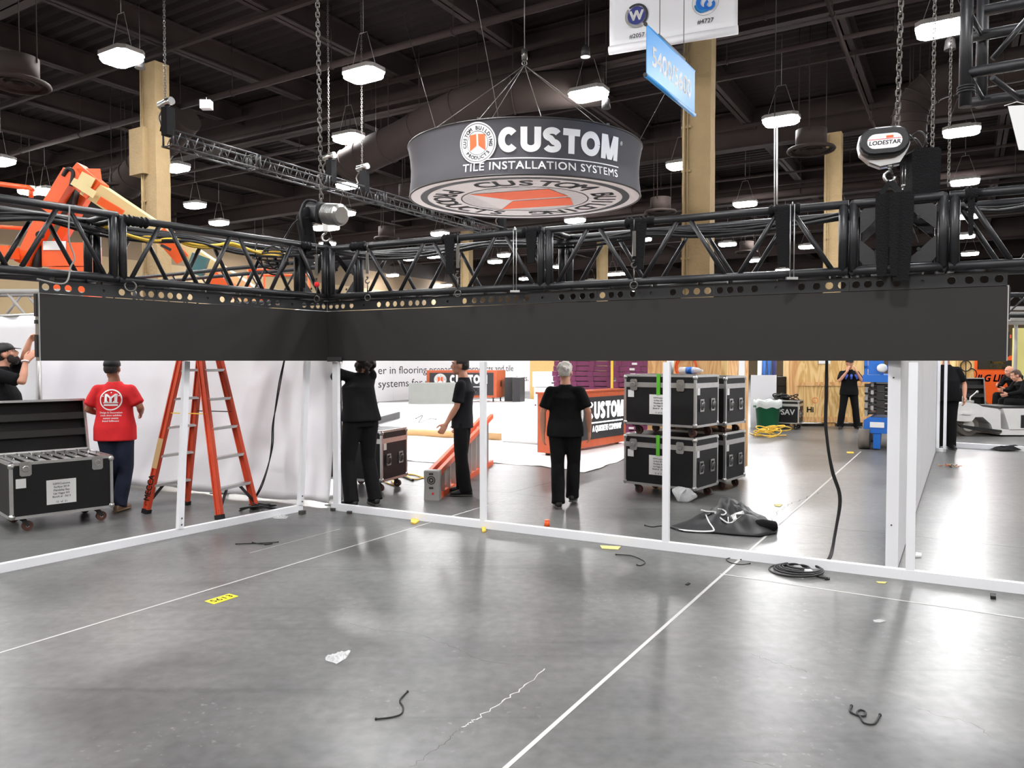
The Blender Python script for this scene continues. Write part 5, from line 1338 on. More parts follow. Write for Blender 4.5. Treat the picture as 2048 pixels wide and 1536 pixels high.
cord([(1290, 1052), (1305, 1055), (1322, 1053), (1340, 1055)], 'black tie cord trailing from the left of the dark cloth heap', .005)
def scrap(pts, lb, m_, name='tape_scrap', cat='scrap', h=.004):
    g = [G(*p) + ZZ * .002 for p in pts]; m = MB(); c = sum(g, V((0, 0, 0))) / len(g); o = V((0, 0, 0)); m.prism([(q.x, q.y) for q in g] if True else None, V((0, 0, .002)), (1, 0, 0), (0, 1, 0), (0, 0, h)); m.solo(name, m_, lb, cat)
tagp = [(409, 1203), (458, 1188), (477, 1193), (428, 1209)]
g = [G(*p) for p in tagp]; t = thing('floor_tag', 'yellow numbered floor tag on the floor at the left', 'tag', g[0])
m = MB(); m.prism([(q.x, q.y) for q in g], V((0, 0, .001)), (1, 0, 0), (0, 1, 0), (0, 0, .002)); m.part('tag_card', M_tag, t)
xx = (g[1] - g[0]).normalized(); yy = V((-xx.y, xx.x, 0)); cc = (g[0] + g[1] + g[2] + g[3]) / 4
m = MB(); text(m, '5613', lambda a, b: cc + xx * a + yy * (b - .028) + ZZ * .0042, .085, .006); m.part('lettering', M_ink, t)
def line(a, b, w_, lb):
    p, q = G(*a), G(*b); d = (q - p); n = V((-d.y, d.x, 0)).normalized() * w_ / 2
    m = MB(); m.prism([(v.x, v.y) for v in (p - n, q - n, q + n, p + n)], V((0, 0, .0006)), (1, 0, 0), (0, 1, 0), (0, 0, .0012)); m.solo('floor_line', M_tape, lb, 'floor line', 'marking lines on the floor')
line((1000, 1546), (1722, 903), .022, 'long white floor line running from bottom centre towards the blue lift')
line((-40, 1318), (1010, 1000), .016, 'white floor line running from the left edge past the yellow tag')
line((1440, 1148), (2080, 1242), .018, 'white floor line along the right frame rail')
line((500, 1106), (680, 1058), .008, 'short faint white floor line near the left frame corner')
scrap([(822, 1040), (832, 1038), (838, 1044), (830, 1049), (822, 1047)], 'crumpled yellow tape scrap at the rail below the folded ladder', M_yel, h=.015)
scrap([(963, 1056), (970, 1057), (972, 1063), (965, 1066)], 'yellow tape scrap at the foot of the second right post', M_yel, h=.015)
scrap([(1200, 1092), (1242, 1094), (1236, 1100), (1204, 1098)], 'flat yellowish tape strip in front of the right rail', M_ygreen)
scrap([(1752, 1164), (1774, 1165), (1770, 1168), (1756, 1167)], 'small yellow tape strip below the partition panel', M_ygreen)
scrap([(1548, 1009), (1565, 1010), (1560, 1014), (1550, 1013)], 'small yellow tape piece behind the dark cloth heap', M_ygreen)
scrap([(1693, 904), (1707, 904), (1708, 907), (1694, 907)], 'yellow tape piece on the floor left of the blue lift wheel', M_yel)
scrap([(1980, 1192), (1992, 1193), (1992, 1199), (1981, 1198)], 'small black plastic piece by the rail at the far right', M_rub, h=.02)
scrap([(1832, 1108), (1843, 1110), (1843, 1115), (1831, 1115)], 'small white fitting on the floor right of the frame post', M_paper, h=.015)
scrap([(1746, 1242), (1758, 1240), (1772, 1243), (1760, 1246), (1748, 1245)], 'thin leaf-shaped clear film scrap on the floor at right', M_clear)
scrap([(1370, 1170), (1377, 1166), (1381, 1168), (1375, 1171)], 'tiny black scrap on the floor left of the long white line', M_rub)
scrap([(1648, 1157), (1660, 1157), (1660, 1160), (1650, 1161)], 'tiny black clip beside the black cable coil', M_rub, h=.01)
q = G(1094, 1052); m = MB(); m.tube([q, q + ZZ * .055], [.03, .022], 14); m.tube([q + ZZ * .055, q + ZZ * .062], .026, 14); m.solo('bottle_cap', M_org, 'small orange plug standing on the floor before the right rail', 'plug')
def sheet(pts, z, lb, m_, name, seed):
    random.seed(seed); g = [G(*p) for p in pts]; c = sum(g, V((0, 0, 0))) / len(g); n = len(g); vs = []; K = 6
    for k in range(K + 1):
        for i in range(n):
            for j in range(3):
                q = g[i] + (g[(i + 1) % n] - g[i]) * (j / 3); p = c + (q - c) * (k / K); vs.append(p + ZZ * (.002 + z * random.random() * (1 if k < K else .3)))
    N3 = 3 * n; fs = [(k * N3 + i, k * N3 + (i + 1) % N3, (k + 1) * N3 + (i + 1) % N3, (k + 1) * N3 + i) for k in range(1, K) for i in range(N3)] + [tuple(N3 + i for i in range(N3))]
    m = MB(); m.add(vs, fs); o = m.solo(name, m_, lb, 'plastic film', origin=c)
sheet([(650, 1318), (656, 1312), (685, 1306), (701, 1303), (697, 1312), (688, 1322), (673, 1329), (652, 1323)], .02, 'crumpled clear plastic film on the floor left of the S-shaped cord', M_clear, 'plastic_film', 1)
sheet([(540, 1033), (560, 1030), (578, 1033), (572, 1038), (548, 1038)], .01, 'small clear film strip on the floor at the left frame corner', M_clear, 'plastic_film', 2)
# film ball under the stack
q = G(1369, 1003); t = None; m = MB(); random.seed(8)
m.ell(q + ZZ * .075 + V((0, .02, 0)), (.13, .10, .085), None, 26, 16)
for i in range(len(m.v)):
    p = m.v[i]; m.v[i] = p + V((noise.noise(p * 11), noise.noise(p * 11 + V((5, 0, 0))), noise.noise(p * 11 + V((0, 7, 0))) * .8)) * .05; m.v[i].z = max(m.v[i].z, .003)
for f_ in range(len(m.sm)): m.sm[f_] = False
m.solo('film_ball', M_clear, 'ball of crumpled clear film under the front corner of the road case stack', 'plastic film')
# dark cloth heap
def heap():
    c = G(1448, 1052); t = thing('cloth_heap', 'heap of black cloth with white edging on the floor behind the right rail', 'cloth', c)
    ol = [(1338, 1056), (1362, 1064), (1430, 1068), (1470, 1072), (1520, 1075), (1552, 1068), (1556, 1058), (1540, 1050), (1530, 1036), (1500, 1026), (1440, 1024), (1400, 1034), (1370, 1046)]
    g = [G(*p) for p in ol]; gx = [q for q in g]; n = len(g); K = 16; vs = []
    cm = sum(g, V((0, 0, 0))) / n
    def prof(p):
        r = (p.x - cm.x)
        return .26 * math.exp(-((r + .02) / .34) ** 2) + .10 * math.exp(-((r - .35) / .18) ** 2) + .05
    M3 = 4
    for k in range(K + 1):
        for i in range(n):
            for j in range(M3):
                q = g[i] + (g[(i + 1) % n] - g[i]) * (j / M3); f = k / K; p = cm + (q - cm) * f
                h = .55 * prof(p) * (1 - f ** 2.2) * (1 + .9 * noise.noise(V((p.x * 5, p.y * 5, 2))) + .5 * noise.noise(V((p.x * 13, p.y * 9, 5))))
                vs.append(p + ZZ * max(.008 * (1 if k == K else 1), h + .01))
    N4 = n * M3; fs = [(k * N4 + i, k * N4 + (i + 1) % N4, (k + 1) * N4 + (i + 1) % N4, (k + 1) * N4 + i) for k in range(K) for i in range(N4)]
    m = MB(); m.add(vs, fs, True); o = m.part('cloth', mat('black_banner_cloth', (20, 20, 23), .5, var=.2, scale=6), t); sd = o.modifiers.new('s', 'SOLIDIFY'); sd.thickness = .006
    surf = lambda x, y: G(x, y)
    def on(px, py, lift):
        D = cm.y + .02; return P(px, py, D - lift)
    m = MB()
    from mathutils.bvhtree import BVHTree
    bv = BVHTree.FromPolygons([v.co + c for v in o.data.vertices], [tuple(p.vertices) for p in o.data.polygons])
    def hit(px, py, e=.012):
        d = ray(px, py).normalized(); h = bv.ray_cast(V((0, 0, H)), d)
        return (h[0] if h[0] else P(px, py, cm.y)) - d * e
    for pts in ([(1342, 1056), (1362, 1060), (1400, 1063), (1425, 1062), (1427, 1057), (1418, 1044), (1412, 1030)], [(1402, 1020), (1413, 1023), (1430, 1024), (1445, 1030), (1452, 1026), (1447, 1020), (1436, 1018)], [(1430, 1026), (1442, 1037), (1456, 1046), (1465, 1045)]):
        m.tube(spline([hit(*p) for p in pts], 6), .008, 6)
    m.part('white_edging', M_paper, t)
    m = MB(); P1 = [(1497, 1021), (1486, 1021), (1470, 1026), (1455, 1034)]; P2 = [(1484, 1030), (1474, 1038), (1466, 1044), (1456, 1046)]
    m.add([hit(*p, .02) for p in P1] + [hit(*p, .02) for p in P2], [(i, i + 1, i + 5, i + 4) for i in range(3)]); o = m.part('white_lining', M_paper, t); sd = o.modifiers.new('s', 'SOLIDIFY'); sd.thickness = .006
    m = MB(); a, b = G(1500, 1066), G(1550, 1064); m.tube([a + ZZ * .06, (a + b) / 2 + ZZ * .065, b + ZZ * .055], [.06, .065, .05], 14); m.part('rolled_end', M_strap, t)
heap()
# sweepings at the right and dark cloth by the cart
random.seed(6); m = MB(); c = G(1902, 934)
for i in range(26):
    q = c + V((random.gauss(0, .06), random.gauss(0, .05), .012 + random.random() * .02)); m.m = i % 3; m.box(q, (.05, .012, .01), Euler((0, random.random() - .5, random.random() * 6)).to_matrix())
o = m.solo('sweepings', [M_kraft, M_rub, M_cwood], 'little pile of tape and zip tie sweepings on the floor right of the partition', 'sweepings', kind='stuff')
m = MB(); c = G(2035, 901); vs = []
for i in range(31):
    for j in range(9):
        x = -.42 + .9 * i / 30; y = -.15 + .3 * j / 8; r = max(0, 1 - (x / .45) ** 2) * max(0, 1 - (y / .16) ** 2); vs.append(c + V((x, y, .004 + .09 * r ** .6 * (1 + .6 * noise.noise(V((x * 7, y * 9, 1)))))))
m.add(vs, [(i * 9 + j, (i + 1) * 9 + j, (i + 1) * 9 + j + 1, i * 9 + j + 1) for i in range(30) for j in range(8)], True); m.solo('cloth_heap', M_strap, 'dark cloth lying on the floor in front of the cart at the right edge', 'cloth')
# ------------------------------------------------ the booth behind: printed wall, counters, plastic floor
wS = V((-5.5, 30.2, 0)); wd = U
def bw(s, z=0, off=0): return wS + wd * s + W_ * off + ZZ * z
t = thing('printed_wall', 'long white booth wall with two lines of dark lettering', 'booth wall', bw(-3.0))
for i in range(4):
    a = -3.0 + 4.1 * i; m = MB(); m.obox(bw(a + .004), wd * 4.092, -W_ * .1, ZZ * 3.0); m.part('wall_panel', M_whitep, t)
def fit(s, s0, s1, z, size):
    m = MB(); text(m, s, lambda a, b: V((a, b, 0)), 1, .0, 'LEFT'); L = max(q.x for q in m.v); k = (s1 - s0) / L
    m = MB(); text(m, s, lambda a, b: bw(s0 + a, z + b, .004), size, .0, 'LEFT', sx=k / size); m.part('lettering', M_ink, t)
fit('er in flooring preparation products and tile', .14, 10.8, 1.12, .45)
fit('systems for residential and commercial projects.', .14, 12.4, .57, .45)
m = MB(); m.obox(bw(12.6) + W_ * .3, wd * .9, W_ * .4, ZZ * .3); m.solo('orange_plinth', M_org, 'low orange plinth at the right end of the printed wall', 'plinth')
q = G(1038, 803)
# white plastic sheeting
def film():
    ol = [(690, 905), (775, 917), (860, 926), (960, 925), (1085, 933), (1168, 946), (1200, 938), (1262, 912), (1262, 850), (1150, 806), (1040, 797), (760, 806), (690, 830)]
    g = [G(*p) for p in ol]; c = G(930, 860); n = len(g); K = 22; M4 = 9; vs = []
    for k in range(K + 1):
        f = (k / K)
        for i in range(n):
            for j in range(M4):
                q = g[i] + (g[(i + 1) % n] - g[i]) * (j / M4); p = c + (q - c) * f
                h = .012 + .018 * noise.noise(V((p.x * 1.7, p.y * .8, 3))) + .008 * noise.noise(V((p.x * 6, p.y * 3, 8)))
                vs.append(p + ZZ * max(.003, h) + (V((noise.noise(p * 3), noise.noise(p * 3 + V((9, 0, 0))), 0)) * .06 if k == K else V((0, 0, 0))))
    N = n * M4; fs = [(k * N + i, k * N + (i + 1) % N, (k + 1) * N + (i + 1) % N, (k + 1) * N + i) for k in range(K) for i in range(N)]
    m = MB(); m.add(vs, [f[::-1] for f in fs], True); m.solo('floor_film', M_film, 'wide white plastic sheeting spread over the booth floor', 'plastic sheet', origin=c)
film()
# back counter on casters
A = P(853, 722, 30); B = P(993, 722, 30); A.z = B.z = 0; bx = (B - A); bl_ = bx.length; bx.normalize(); bk = V((.35, .94, 0)).normalized() * 1.0
t = thing('display_counter', 'far display counter on casters with orange edge and white lettering', 'counter', A)
z0, h = .18, 1.1
m = MB(); m.obox(A + ZZ * z0, bx * bl_, bk, ZZ * h); m.part('body', M_cwood, t)
m = MB(); m.obox(A + bx * .12 - V((0, .012, 0)) + ZZ * (z0 + .1), bx * (bl_ - .24), V((0, .02, 0)), ZZ * (h - .2)); p = m.part('front_panel', M_cpan, t)
fl = flat(A + V((0, -.014, 0)), bx, ZZ, e=0)
def logo(parent, cx, cz, r, fl, dn):
    m = MB(); n = 40
    m.add([fl(cx + r * math.cos(6.2832 * i / n), cz + r * math.sin(6.2832 * i / n)) + dn for i in range(n)], [tuple(range(n))]); o = m.part('logo_disc', M_inkw, parent)
    m = MB()
    for r0, r1 in ((.93, .9), (.58, .55)):
        vs = []
        for i in range(n): c_, s_ = math.cos(6.2832 * i / n), math.sin(6.2832 * i / n); vs += [fl(cx + r * r0 * c_, cz + r * r0 * s_) + dn * 2, fl(cx + r * r1 * c_, cz + r * r1 * s_) + dn * 2]
        m.add(vs, [(2 * i, 2 * i + 1, (2 * i + 3) % (2 * n), (2 * i + 2) % (2 * n)) for i in range(n)])
    def arc(s, mid, up, size, R):
        wdt = .62 * size * 1.0; tot = wdt * len(s)
        for i, ch in enumerate(s):
            if ch == ' ': continue
            a = mid - up * ((i + .5) * wdt - tot / 2) / R
            tx = V((math.sin(a), -math.cos(a))) * up; ry = V((math.cos(a), math.sin(a))) * up
            o0 = V((math.cos(a), math.sin(a))) * (R if up > 0 else R + size * .7)
            text(m, ch, lambda x, y: fl(cx + (o0.x + tx.x * x + ry.x * y) * r, cz + (o0.y + tx.y * x + ry.y * y) * r) + dn * 2, size, .0)
    arc('CUSTOM BUILDING', math.pi / 2, 1, .235, .64); arc('PRODUCTS', -math.pi / 2, -1, .235, .64)
    m.part('logo_ring', M_ink, parent)
    m = MB()
    for p in ([(-.42, .42), (-.05, .46), (-.05, -.12), (-.42, -.38)], [(.05, .46), (.42, .42), (.42, -.38), (.05, -.12)]): m.add([fl(cx + x * r, cz + z * r) + dn * 2 for x, z in p], [(0, 1, 2, 3)])
    m.part('logo_mark', M_sor, parent)
dn = V((0, -.004, 0))
logo(p, .55, z0 + .72, .25, fl, dn)
m = MB(); block_word(m, 'CUSTOM', lambda a, b: fl(.93 + a, z0 + .56 + b) + dn, .36, 1.5, .27)
m.add([fl(x, z) + dn for x, z in ((.95, z0 + .42), (2.4, z0 + .42), (2.4, z0 + .45), (.95, z0 + .45))], [(0, 1, 2, 3)])
text(m, 'A QUIKRETE COMPANY', lambda a, b: fl(1.1 + a, z0 + .22 + b) + dn, .17, .012, 'LEFT', sx=.72); m.part('lettering', M_inkw, p)
m = MB(); q = A + bx * (bl_ + .003) + bk * .5 + ZZ * (z0 + .55); m.ring(q, bx, .1, .03, 18, 6); m.part('cable_port', M_rub, t)
for f_, g_ in ((.06, .1), (.94, .1), (.06, .9), (.94, .9)): 
    q = A + bx * bl_ * f_ + bk * g_; m = MB(); m.cyl(q + ZZ * .085 - bx * .025, q + ZZ * .085 + bx * .025, .085, 18); m.box(q + ZZ * .172, (.12, .12, .02)); m.part('caster', M_rub, t)
# concrete-look block
A = P(817, 722, 28.6); A.z = 0; m = MB(); m.obox(A, (1.75, 0, 0), (.6, 1.1, 0), ZZ * .80); m.solo('grey_block', M_conc, 'pale grey concrete-look block in front of the far counter', 'block')
A = P(1009, 722, 30.4); A.z = 0; m = MB(); m.obox(A, (.3, 0, 0), (.2, .5, 0), ZZ * .98); m.m = 0; m.solo('dark_pedestal', M_cpan, 'dark pedestal right beside the far counter, left of a pair', 'pedestal')
A = P(1025, 722, 30.0); A.z = 0; m = MB(); m.obox(A, (.3, 0, 0), (.2, .5, 0), ZZ * .98); m.solo('dark_pedestal', M_cpan, 'dark pedestal right of the far counter, right of a pair', 'pedestal')
# white cabinet, board
A = P(1068, 722, 27.5); A.z = 0
t = thing('white_cabinet', 'white cabinet of two stacked units left of the purple crates', 'cabinet', A)
m = MB(); m.obox(A + ZZ * .06, (.9, 0, 0), (.2, .6, 0), ZZ * .62); m.part('lower_unit', M_whitep, t)
m = MB(); m.obox(A + V((-.06, -.03, .70)), (.95, 0, 0), (.2, .6, 0), ZZ * .56); m.part('upper_unit', M_whitep, t)
m = MB(); m.obox(A + V((.06, -.004, .44)), (.11, 0, 0), (0, -.01, 0), ZZ * .07); m.obox(A + V((.64, -.034, .82)), (.12, 0, 0), (0, -.008, 0), ZZ * .05); m.part('handle', M_dgrey, t)
m = MB()
for x in (.03, .83): m.obox(A + V((x, .03, 0)), (.05, 0, 0), (0, .05, 0), ZZ * .07)
m.part('foot', M_dgrey, t)
A = P(1060, 722, 32.5); A.z = 0; m = MB(); m.obox(A, (1.25, 0, 0), (0, .03, 0), ZZ * 2.5); m.solo('strand_board', M_osb, 'strand board panel standing behind the white cabinet', 'board')
# right counter
K = V((.68, 12.85, 0)); kd = (V((2.26, 14.87, 0)) - K); kl = kd.length; kd.normalize(); kn = V((kd.y, -kd.x, 0)); kb = -kn * .3
t = thing('display_counter', 'near display counter with lit white lettering on its charcoal front', 'counter', K)
m = MB(); m.obox(K + ZZ * .06, kd * kl, kb, ZZ * 1.02); m.part('body', M_cwood, t)
m = MB(); m.obox(K - kd * .02 + kn * .02 + ZZ * 1.08, kd * (kl + .04), kb * 1.14, ZZ * .025); m.part('top', M_cwood, t)
m = MB(); m.obox(K + kd * .1 + kn * .012 + ZZ * .2, kd * (kl - .2), -kn * .02, ZZ * .78); p = m.part('front_panel', M_cpan, t)
for a in (.1, kl - .1): m = MB(); q = K + kd * a + kb * .5; m.cyl(q + ZZ * .0, q + ZZ * .065, .04, 12); m.part('foot', M_rub, t)
fl = flat(K + kn * .0125, kd, ZZ, e=0); dn = kn * .004
M_lit = mat('lit_letter_acrylic', (255, 255, 255), .4, emit=1.6, var=0)
logo(p, .72, .68, .27, fl, dn)
m = MB(); block_word(m, 'CUSTOM', lambda a, b: fl(1.14 + a, .57 + b) + dn, .32, 1.3, .28)
m.add([fl(x, z) + dn for x, z in ((1.12, .49), (2.42, .49), (2.42, .515), (1.12, .515))], [(0, 1, 2, 3)])
text(m, 'A QUIKRETE COMPANY', lambda a, b: fl(1.3 + a, .34 + b) + dn, .15, .03, 'LEFT', sx=.66); m.part('lettering', M_lit, p)
# tubes and slab on the sheeting
a, b = G(745, 868), G(1002, 881); m = MB(); m.tube([a + ZZ * .075, b + ZZ * .075], .075, 22); m.ring(b + ZZ * .075, b - a, .066, .009, 22, 6); m.solo('cardboard_tube', M_kraft, 'long brown cardboard tube lying on the white sheeting', 'tube')
a, b = G(1003, 884), G(1110, 893); m = MB(); m.loft([[a + (b - a) * f + (V((0, math.cos(6.28 * i / 20), 0)) + ZZ * math.sin(6.28 * i / 20)) * r + ZZ * .095 for i in range(20)] for f, r in ((0, .06), (.03, .085), (.3, .09), (.7, .08), (1, .085))]); m.solo('plastic_roll', M_film, 'white plastic roll at the right end of the cardboard tube', 'roll')
a, b = G(757, 851), G(800, 838); m = MB(); m.obox(a + ZZ * .03, b - a, V((-.05, .15, 0)), ZZ * .17); m.solo('dark_slab', M_cpan, 'dark slab lying at the left of the white sheeting', 'slab')
a, b = G(840, 866), G(905, 872); m = MB(); m.obox(a + ZZ * .03, b - a, V((0, .6, 0)), ZZ * .14); m.solo('white_slab', M_whitep, 'low white slab behind the cardboard tube', 'slab')
cord([(832, 838), (845, 832), (838, 846), (850, 842), (862, 838), (872, 840)], 'loop of thin dark cord on the white sheeting', .012)
cord([(775, 952), (800, 948), (830, 960), (858, 952), (900, 946)], 'yellow cable on the floor between the case and the folded ladder', .009, M_yel)
cord([(760, 962), (790, 972), (785, 960), (820, 950), (850, 958)], 'yellow cable loop on the floor right of the rear road case', .009, M_yel)
cord([(778, 950), (800, 953), (825, 962)], 'black cable on the floor right of the rear road case', .012)
# purple crates
def purple(lb, grp, base, ax_, ln, dp, n, dy, hh, strips):
    t0 = None
    for i in range(n):
        z = hh * i
        if t0 is None:
            t0 = thing('purple_crate', lb % 'bottom', 'crate', base, 0, grp)
            m = MB(); m.obox(base + ZZ * .012, ax_ * ln, dp, ZZ * (hh - .02)); 
            for k in range(4): m.obox(base + ax_ * (ln * k / 3.3) - dp.normalized() * .02 + ZZ * .0, ax_ * .12, dp.normalized() * .04, ZZ * (hh - .004))
            m.part('body', M_purp, t0)
            if strips: m = MB(); m.obox(base + ax_ * ln * .42 - dp.normalized() * .006 + ZZ * .03, ax_ * .26, dp.normalized() * .004, ZZ * (hh - .07)); m.part('label_strip', M_paper, t0)
            m = MB()
            for k in range(3): q = base + ax_ * (.05 + .0 * k) - dp.normalized() * .004 + ZZ * (.03 + .03 * k); m.cyl(q, q - dp.normalized() * .006, .008, 8)
            m.part('rivet', M_inkw, t0)
        else:
            o = dup(t0, base + ZZ * z + ax_ * random.uniform(-.04, .04), None, lb % ('layer %d from the floor' % (i + 1)))
random.seed(21)
b1 = P(1108, 722, 17.5); b1.z = 0
purple('purple crate, left stack behind the white-haired person, %s', 'purple crates', b1, V((.97, -.24, 0)), 1.36, V((.24, .97, 0)) * .8, 18, 0, .118, 0)
b2 = P(1229, 722, 16.6); b2.z = 0
purple('purple crate with white strips, right stack, %s', 'purple crates', b2, V((.97, -.24, 0)), .78, V((.24, .97, 0)) * .8, 18, 0, .118, 1)
q = P(1222, 722, 16.3); q.z = 0; m = MB(); m.obox(q, (.05, 0, 0), (0, .05, 0), ZZ * 2.1); m.obox(q + V((-.1, -.1, 0)), (.25, 0, 0), (0, .25, 0), ZZ * .01); m.solo('yellow_post', M_yel, 'thin yellow post standing between the two purple stacks', 'post')
# white board, bin, cables, case, plywood
A = P(1502, 722, 18.6); A.z = 0; m = MB(); m.obox(A, (.62, -.02, 0), (.03, .05, 0), ZZ * 1.30); m.solo('white_board', M_whitep, 'plain white board standing behind the green bin', 'board')
q = G(1535, 862); q.z = 0
t = thing('trash_bin', 'round green bin with a clear liner bag', 'bin', q)
m = MB(); m.loft([[q + V((r * math.cos(6.2832 * i / 28), r * math.sin(6.2832 * i / 28), z)) for i in range(28)] for z, r in ((0, .22), (.02, .235), (.6, .28), (.605, .295), (.66, .30), (.70, .305))]); m.part('bin_body', M_green, t)
m = MB()
for s in (-1, 1): m.obox(q + V((s * .29 - .03, -.08, .56)), (.06, 0, 0), (0, .16, 0), ZZ * .05)
m.part('handle', M_green, t)
m = MB(); random.seed(3); m.loft([[q + V((r * (1 + .03 * math.sin(7 * 6.28 * i / 40)) * math.cos(6.2832 * i / 40), r * math.sin(6.2832 * i / 40), z + .02 * math.sin(i * 1.1))) for i in range(40)] for z, r in ((.56, .315), (.62, .32), (.71, .32), (.73, .30), (.68, .27))], caps=False); m.part('liner_bag', M_bag, t)
m = MB(); random.seed(14)
for k in range(9):
    c = G(1538 + random.uniform(-18, 22), 871 + random.uniform(-3, 3)); m.ring(c + ZZ * (.04 + .03 * k * .6), V((random.uniform(-.4, .4), random.uniform(-.4, .4), 1)), random.uniform(.12, .3), .012, 22, 6)
m.tube(spline([G(1500, 868) + ZZ * .015, G(1515, 873) + ZZ * .02, G(1540, 874) + ZZ * .03, G(1572, 872) + ZZ * .015], 6), .012, 6)
m.solo('cable_coil', M_yel, 'heap of yellow cable on the floor in front of the green bin', 'cable coil')
k6 = road_case('black road case with white four-letter marking beside the green bin', .72, .6, .14, .56, sheet=False, latches=(), letters=None, wheel=M_rub)
q = P(1599, 722, 17.9); q.z = 0; ax6 = V((.86, -.5, 0)); k6.location = q - V((.86, -.5, 0)).normalized() * .36 + V((.5, .86, 0)) * .3; k6.rotation_euler = (0, 0, math.atan2(-.5, .86))
bd6 = [o for o in COL.objects if o.parent == k6 and o.name.startswith('body')][0]
m = MB(); text(m, 'PSAV', flat((.06, -.3045, .36), V((1, 0, 0)), ZZ), .185, .02); m.part('lettering', M_inkw, bd6, False)
q6 = k6.location
m = MB(); random.seed(12)
for k in range(14): m.ring(V((q6.x + random.uniform(-.2, .2), q6.y + random.uniform(-.15, .1), .735 + .012 * k * .5)), V((random.uniform(-.5, .5), random.uniform(-.5, .5), 1)), random.uniform(.06, .14), .014, 16, 5)
m.solo('cable_coil', M_cab, 'tangle of dark cable lying on the case beside the green bin', 'cable coil')
A = P(1577, 722, 18.9); A.z = 0; 
t = thing('plywood_crate', 'wide pale plywood crate behind the person with hands at the chin', 'crate', A)
m = MB(); m.obox(A + ZZ * .1, (2.2, 0, 0), (.3, 1.2, 0), ZZ * 2.3); m.part('body', M_plyl, t)
m = MB()
for x, w_ in ((0, .22), (1.98, .22)): m.obox(A + V((x, -.02, .1)), (w_, 0, 0), (0, .02, 0), ZZ * 2.3)
for z in (.1, 1.02, 2.2): m.obox(A + V((.22, -.018, z)), (1.76, 0, 0), (0, .018, 0), ZZ * (.14 if z != 1.02 else .1))
m.part('batten', M_ply, t)
m = MB()
for x in (.1, 1.0, 1.9): m.obox(A + V((x, .02, 0)), (.2, 0, 0), (.3, 1.1, 0), ZZ * .1)
m.part('skid', M_ply, t)
m = MB(); text(m, 'Hi', flat(A + V((.56, -.0, .36)), V((1, 0, 0)), ZZ, e=.004), .19, .03); m.part('stencil_mark', M_ink, t)
m = MB(); q = A + V((.68, -.003, .66)); m.ring(q, V((0, 1, 0)), .07, .006, 20, 5); m.part('orange_ring', M_org, t)
m = MB(); m.obox(A + V((.75, -.022, 1.58)), (.3, 0, 0), (0, .004, 0), ZZ * .2); m.part('paper_notice', M_paper, t)
# black tote stack and blue bundles
for k in range(5):
    A = P(1553, 722, 19.3); A.z = 0; z = .25 * k + .0
    m = MB(); m.obox(A + V((0, 0, z + .02)), (.28, 0, 0), (.1, .4, 0), ZZ * .2); m.obox(A + V((-.015, -.015, z + .2)), (.31, 0, 0), (.1, .43, 0), ZZ * .045); m.obox(A + V((.02, .02, z)), (.24, 0, 0), (.08, .36, 0), ZZ * .03)
    m.solo('storage_tote', M_rub, 'black tote right of the white board, %s' % ('bottom one', 'second from the floor', 'third from the floor', 'fourth from the floor', 'topmost')[k], 'tote', 'black totes')
A = P(1575, 722, 19.3); A.z = 0
for k in range(5):
    m = MB(); m.obox(A + V((.02, .05, .25 * k)), (.0 + .12, 0, 0), (.1, .4, 0), ZZ * .24); m.solo('purple_board', M_purp, 'purple board edge left of the plywood crate, %s' % ('lowest', 'second from the floor', 'third from the floor', 'fourth from the floor', 'topmost')[k], 'board', 'purple boards')
A = P(1518, 722, 20.5); A.z = 0
for k, (x, mt, lb) in enumerate(((0, M_whitep, 'white'), (.12, M_blue, 'blue'), (.26, M_blue, 'second blue'), (.40, M_navy, 'navy'))):
    m = MB(); m.tube([A + V((x, 0, 0)), A + V((x + .06, .1, 2.0))], .055, 14); m.solo('fabric_roll', mt, 'upright %s fabric roll behind the white board' % lb, 'roll', 'fabric rolls')
# ------------------------------------------------ hanging signs
SCN = V((.27, 16.0, 5.07)); SR = 2.42; SH = 1.0; TILT = Matrix.Rotation(math.radians(1.6), 3, 'X')
def sp(q): return SCN + TILT @ V(q)
t = thing('round_sign', 'large round grey hanging sign with white lettering and a printed underside', 'sign', SCN)
prof = [(0, SR), (.06, SR), (.3, SR * .988), (.5, SR * .985), (.75, SR * .992), (1.0, SR * 1.01)]
n = 96
m = MB(); m.loft([[sp((r * math.cos(6.2832 * i / n), r * math.sin(6.2832 * i / n), z)) for i in range(n)] for z, r in prof], caps=False); m.part('side_fabric', M_sgrey, t)
m = MB()
for z, r in ((0.0, SR - .01), (1.0, SR * 1.01 - .01)): m.ring(sp((0, 0, z)), TILT @ ZZ, r, .02, 96, 8)
m.part('rim_tube', M_dgrey, t)
m = MB(); m.add([sp((SR * .995 * math.cos(6.2832 * i / n), SR * .995 * math.sin(6.2832 * i / n), .0)) for i in range(n)], [tuple(range(n))[::-1]]); bt = m.part('underside', M_swhite, t)
def rad(z):
    for (a, ra), (b, rb_) in zip(prof, prof[1:]):
        if a <= z <= b: return ra + (rb_ - ra) * (z - a) / (b - a)
    return SR
def cylp(phi0, off=.012):     # x along the circumference seen from the camera, z up
    def f(a, b):
        ph = phi0 + a / SR; r = rad(max(0, min(1, b))) + off
        return sp((r * math.sin(ph), -r * math.cos(ph), b))
    return f
m = MB(); f = cylp(.055)
block_word(m, 'CUSTOM', lambda a, b: f(a - .66, b + .40), .44, 2.46, .27)
text(m, 'TILE INSTALLATION SYSTEMS', lambda a, b: f(a - 1.36, b + .10), .20, .012, 'LEFT', sx=1.12, spacing=1.08)
N = 40
for k in range(N):
    a0, a1 = -.92 + 2.76 * k / N, -.92 + 2.76 * (k + 1) / N; m.add([f(a0, .285), f(a1, .285), f(a1, .305), f(a0, .305)], [(0, 1, 2, 3)])
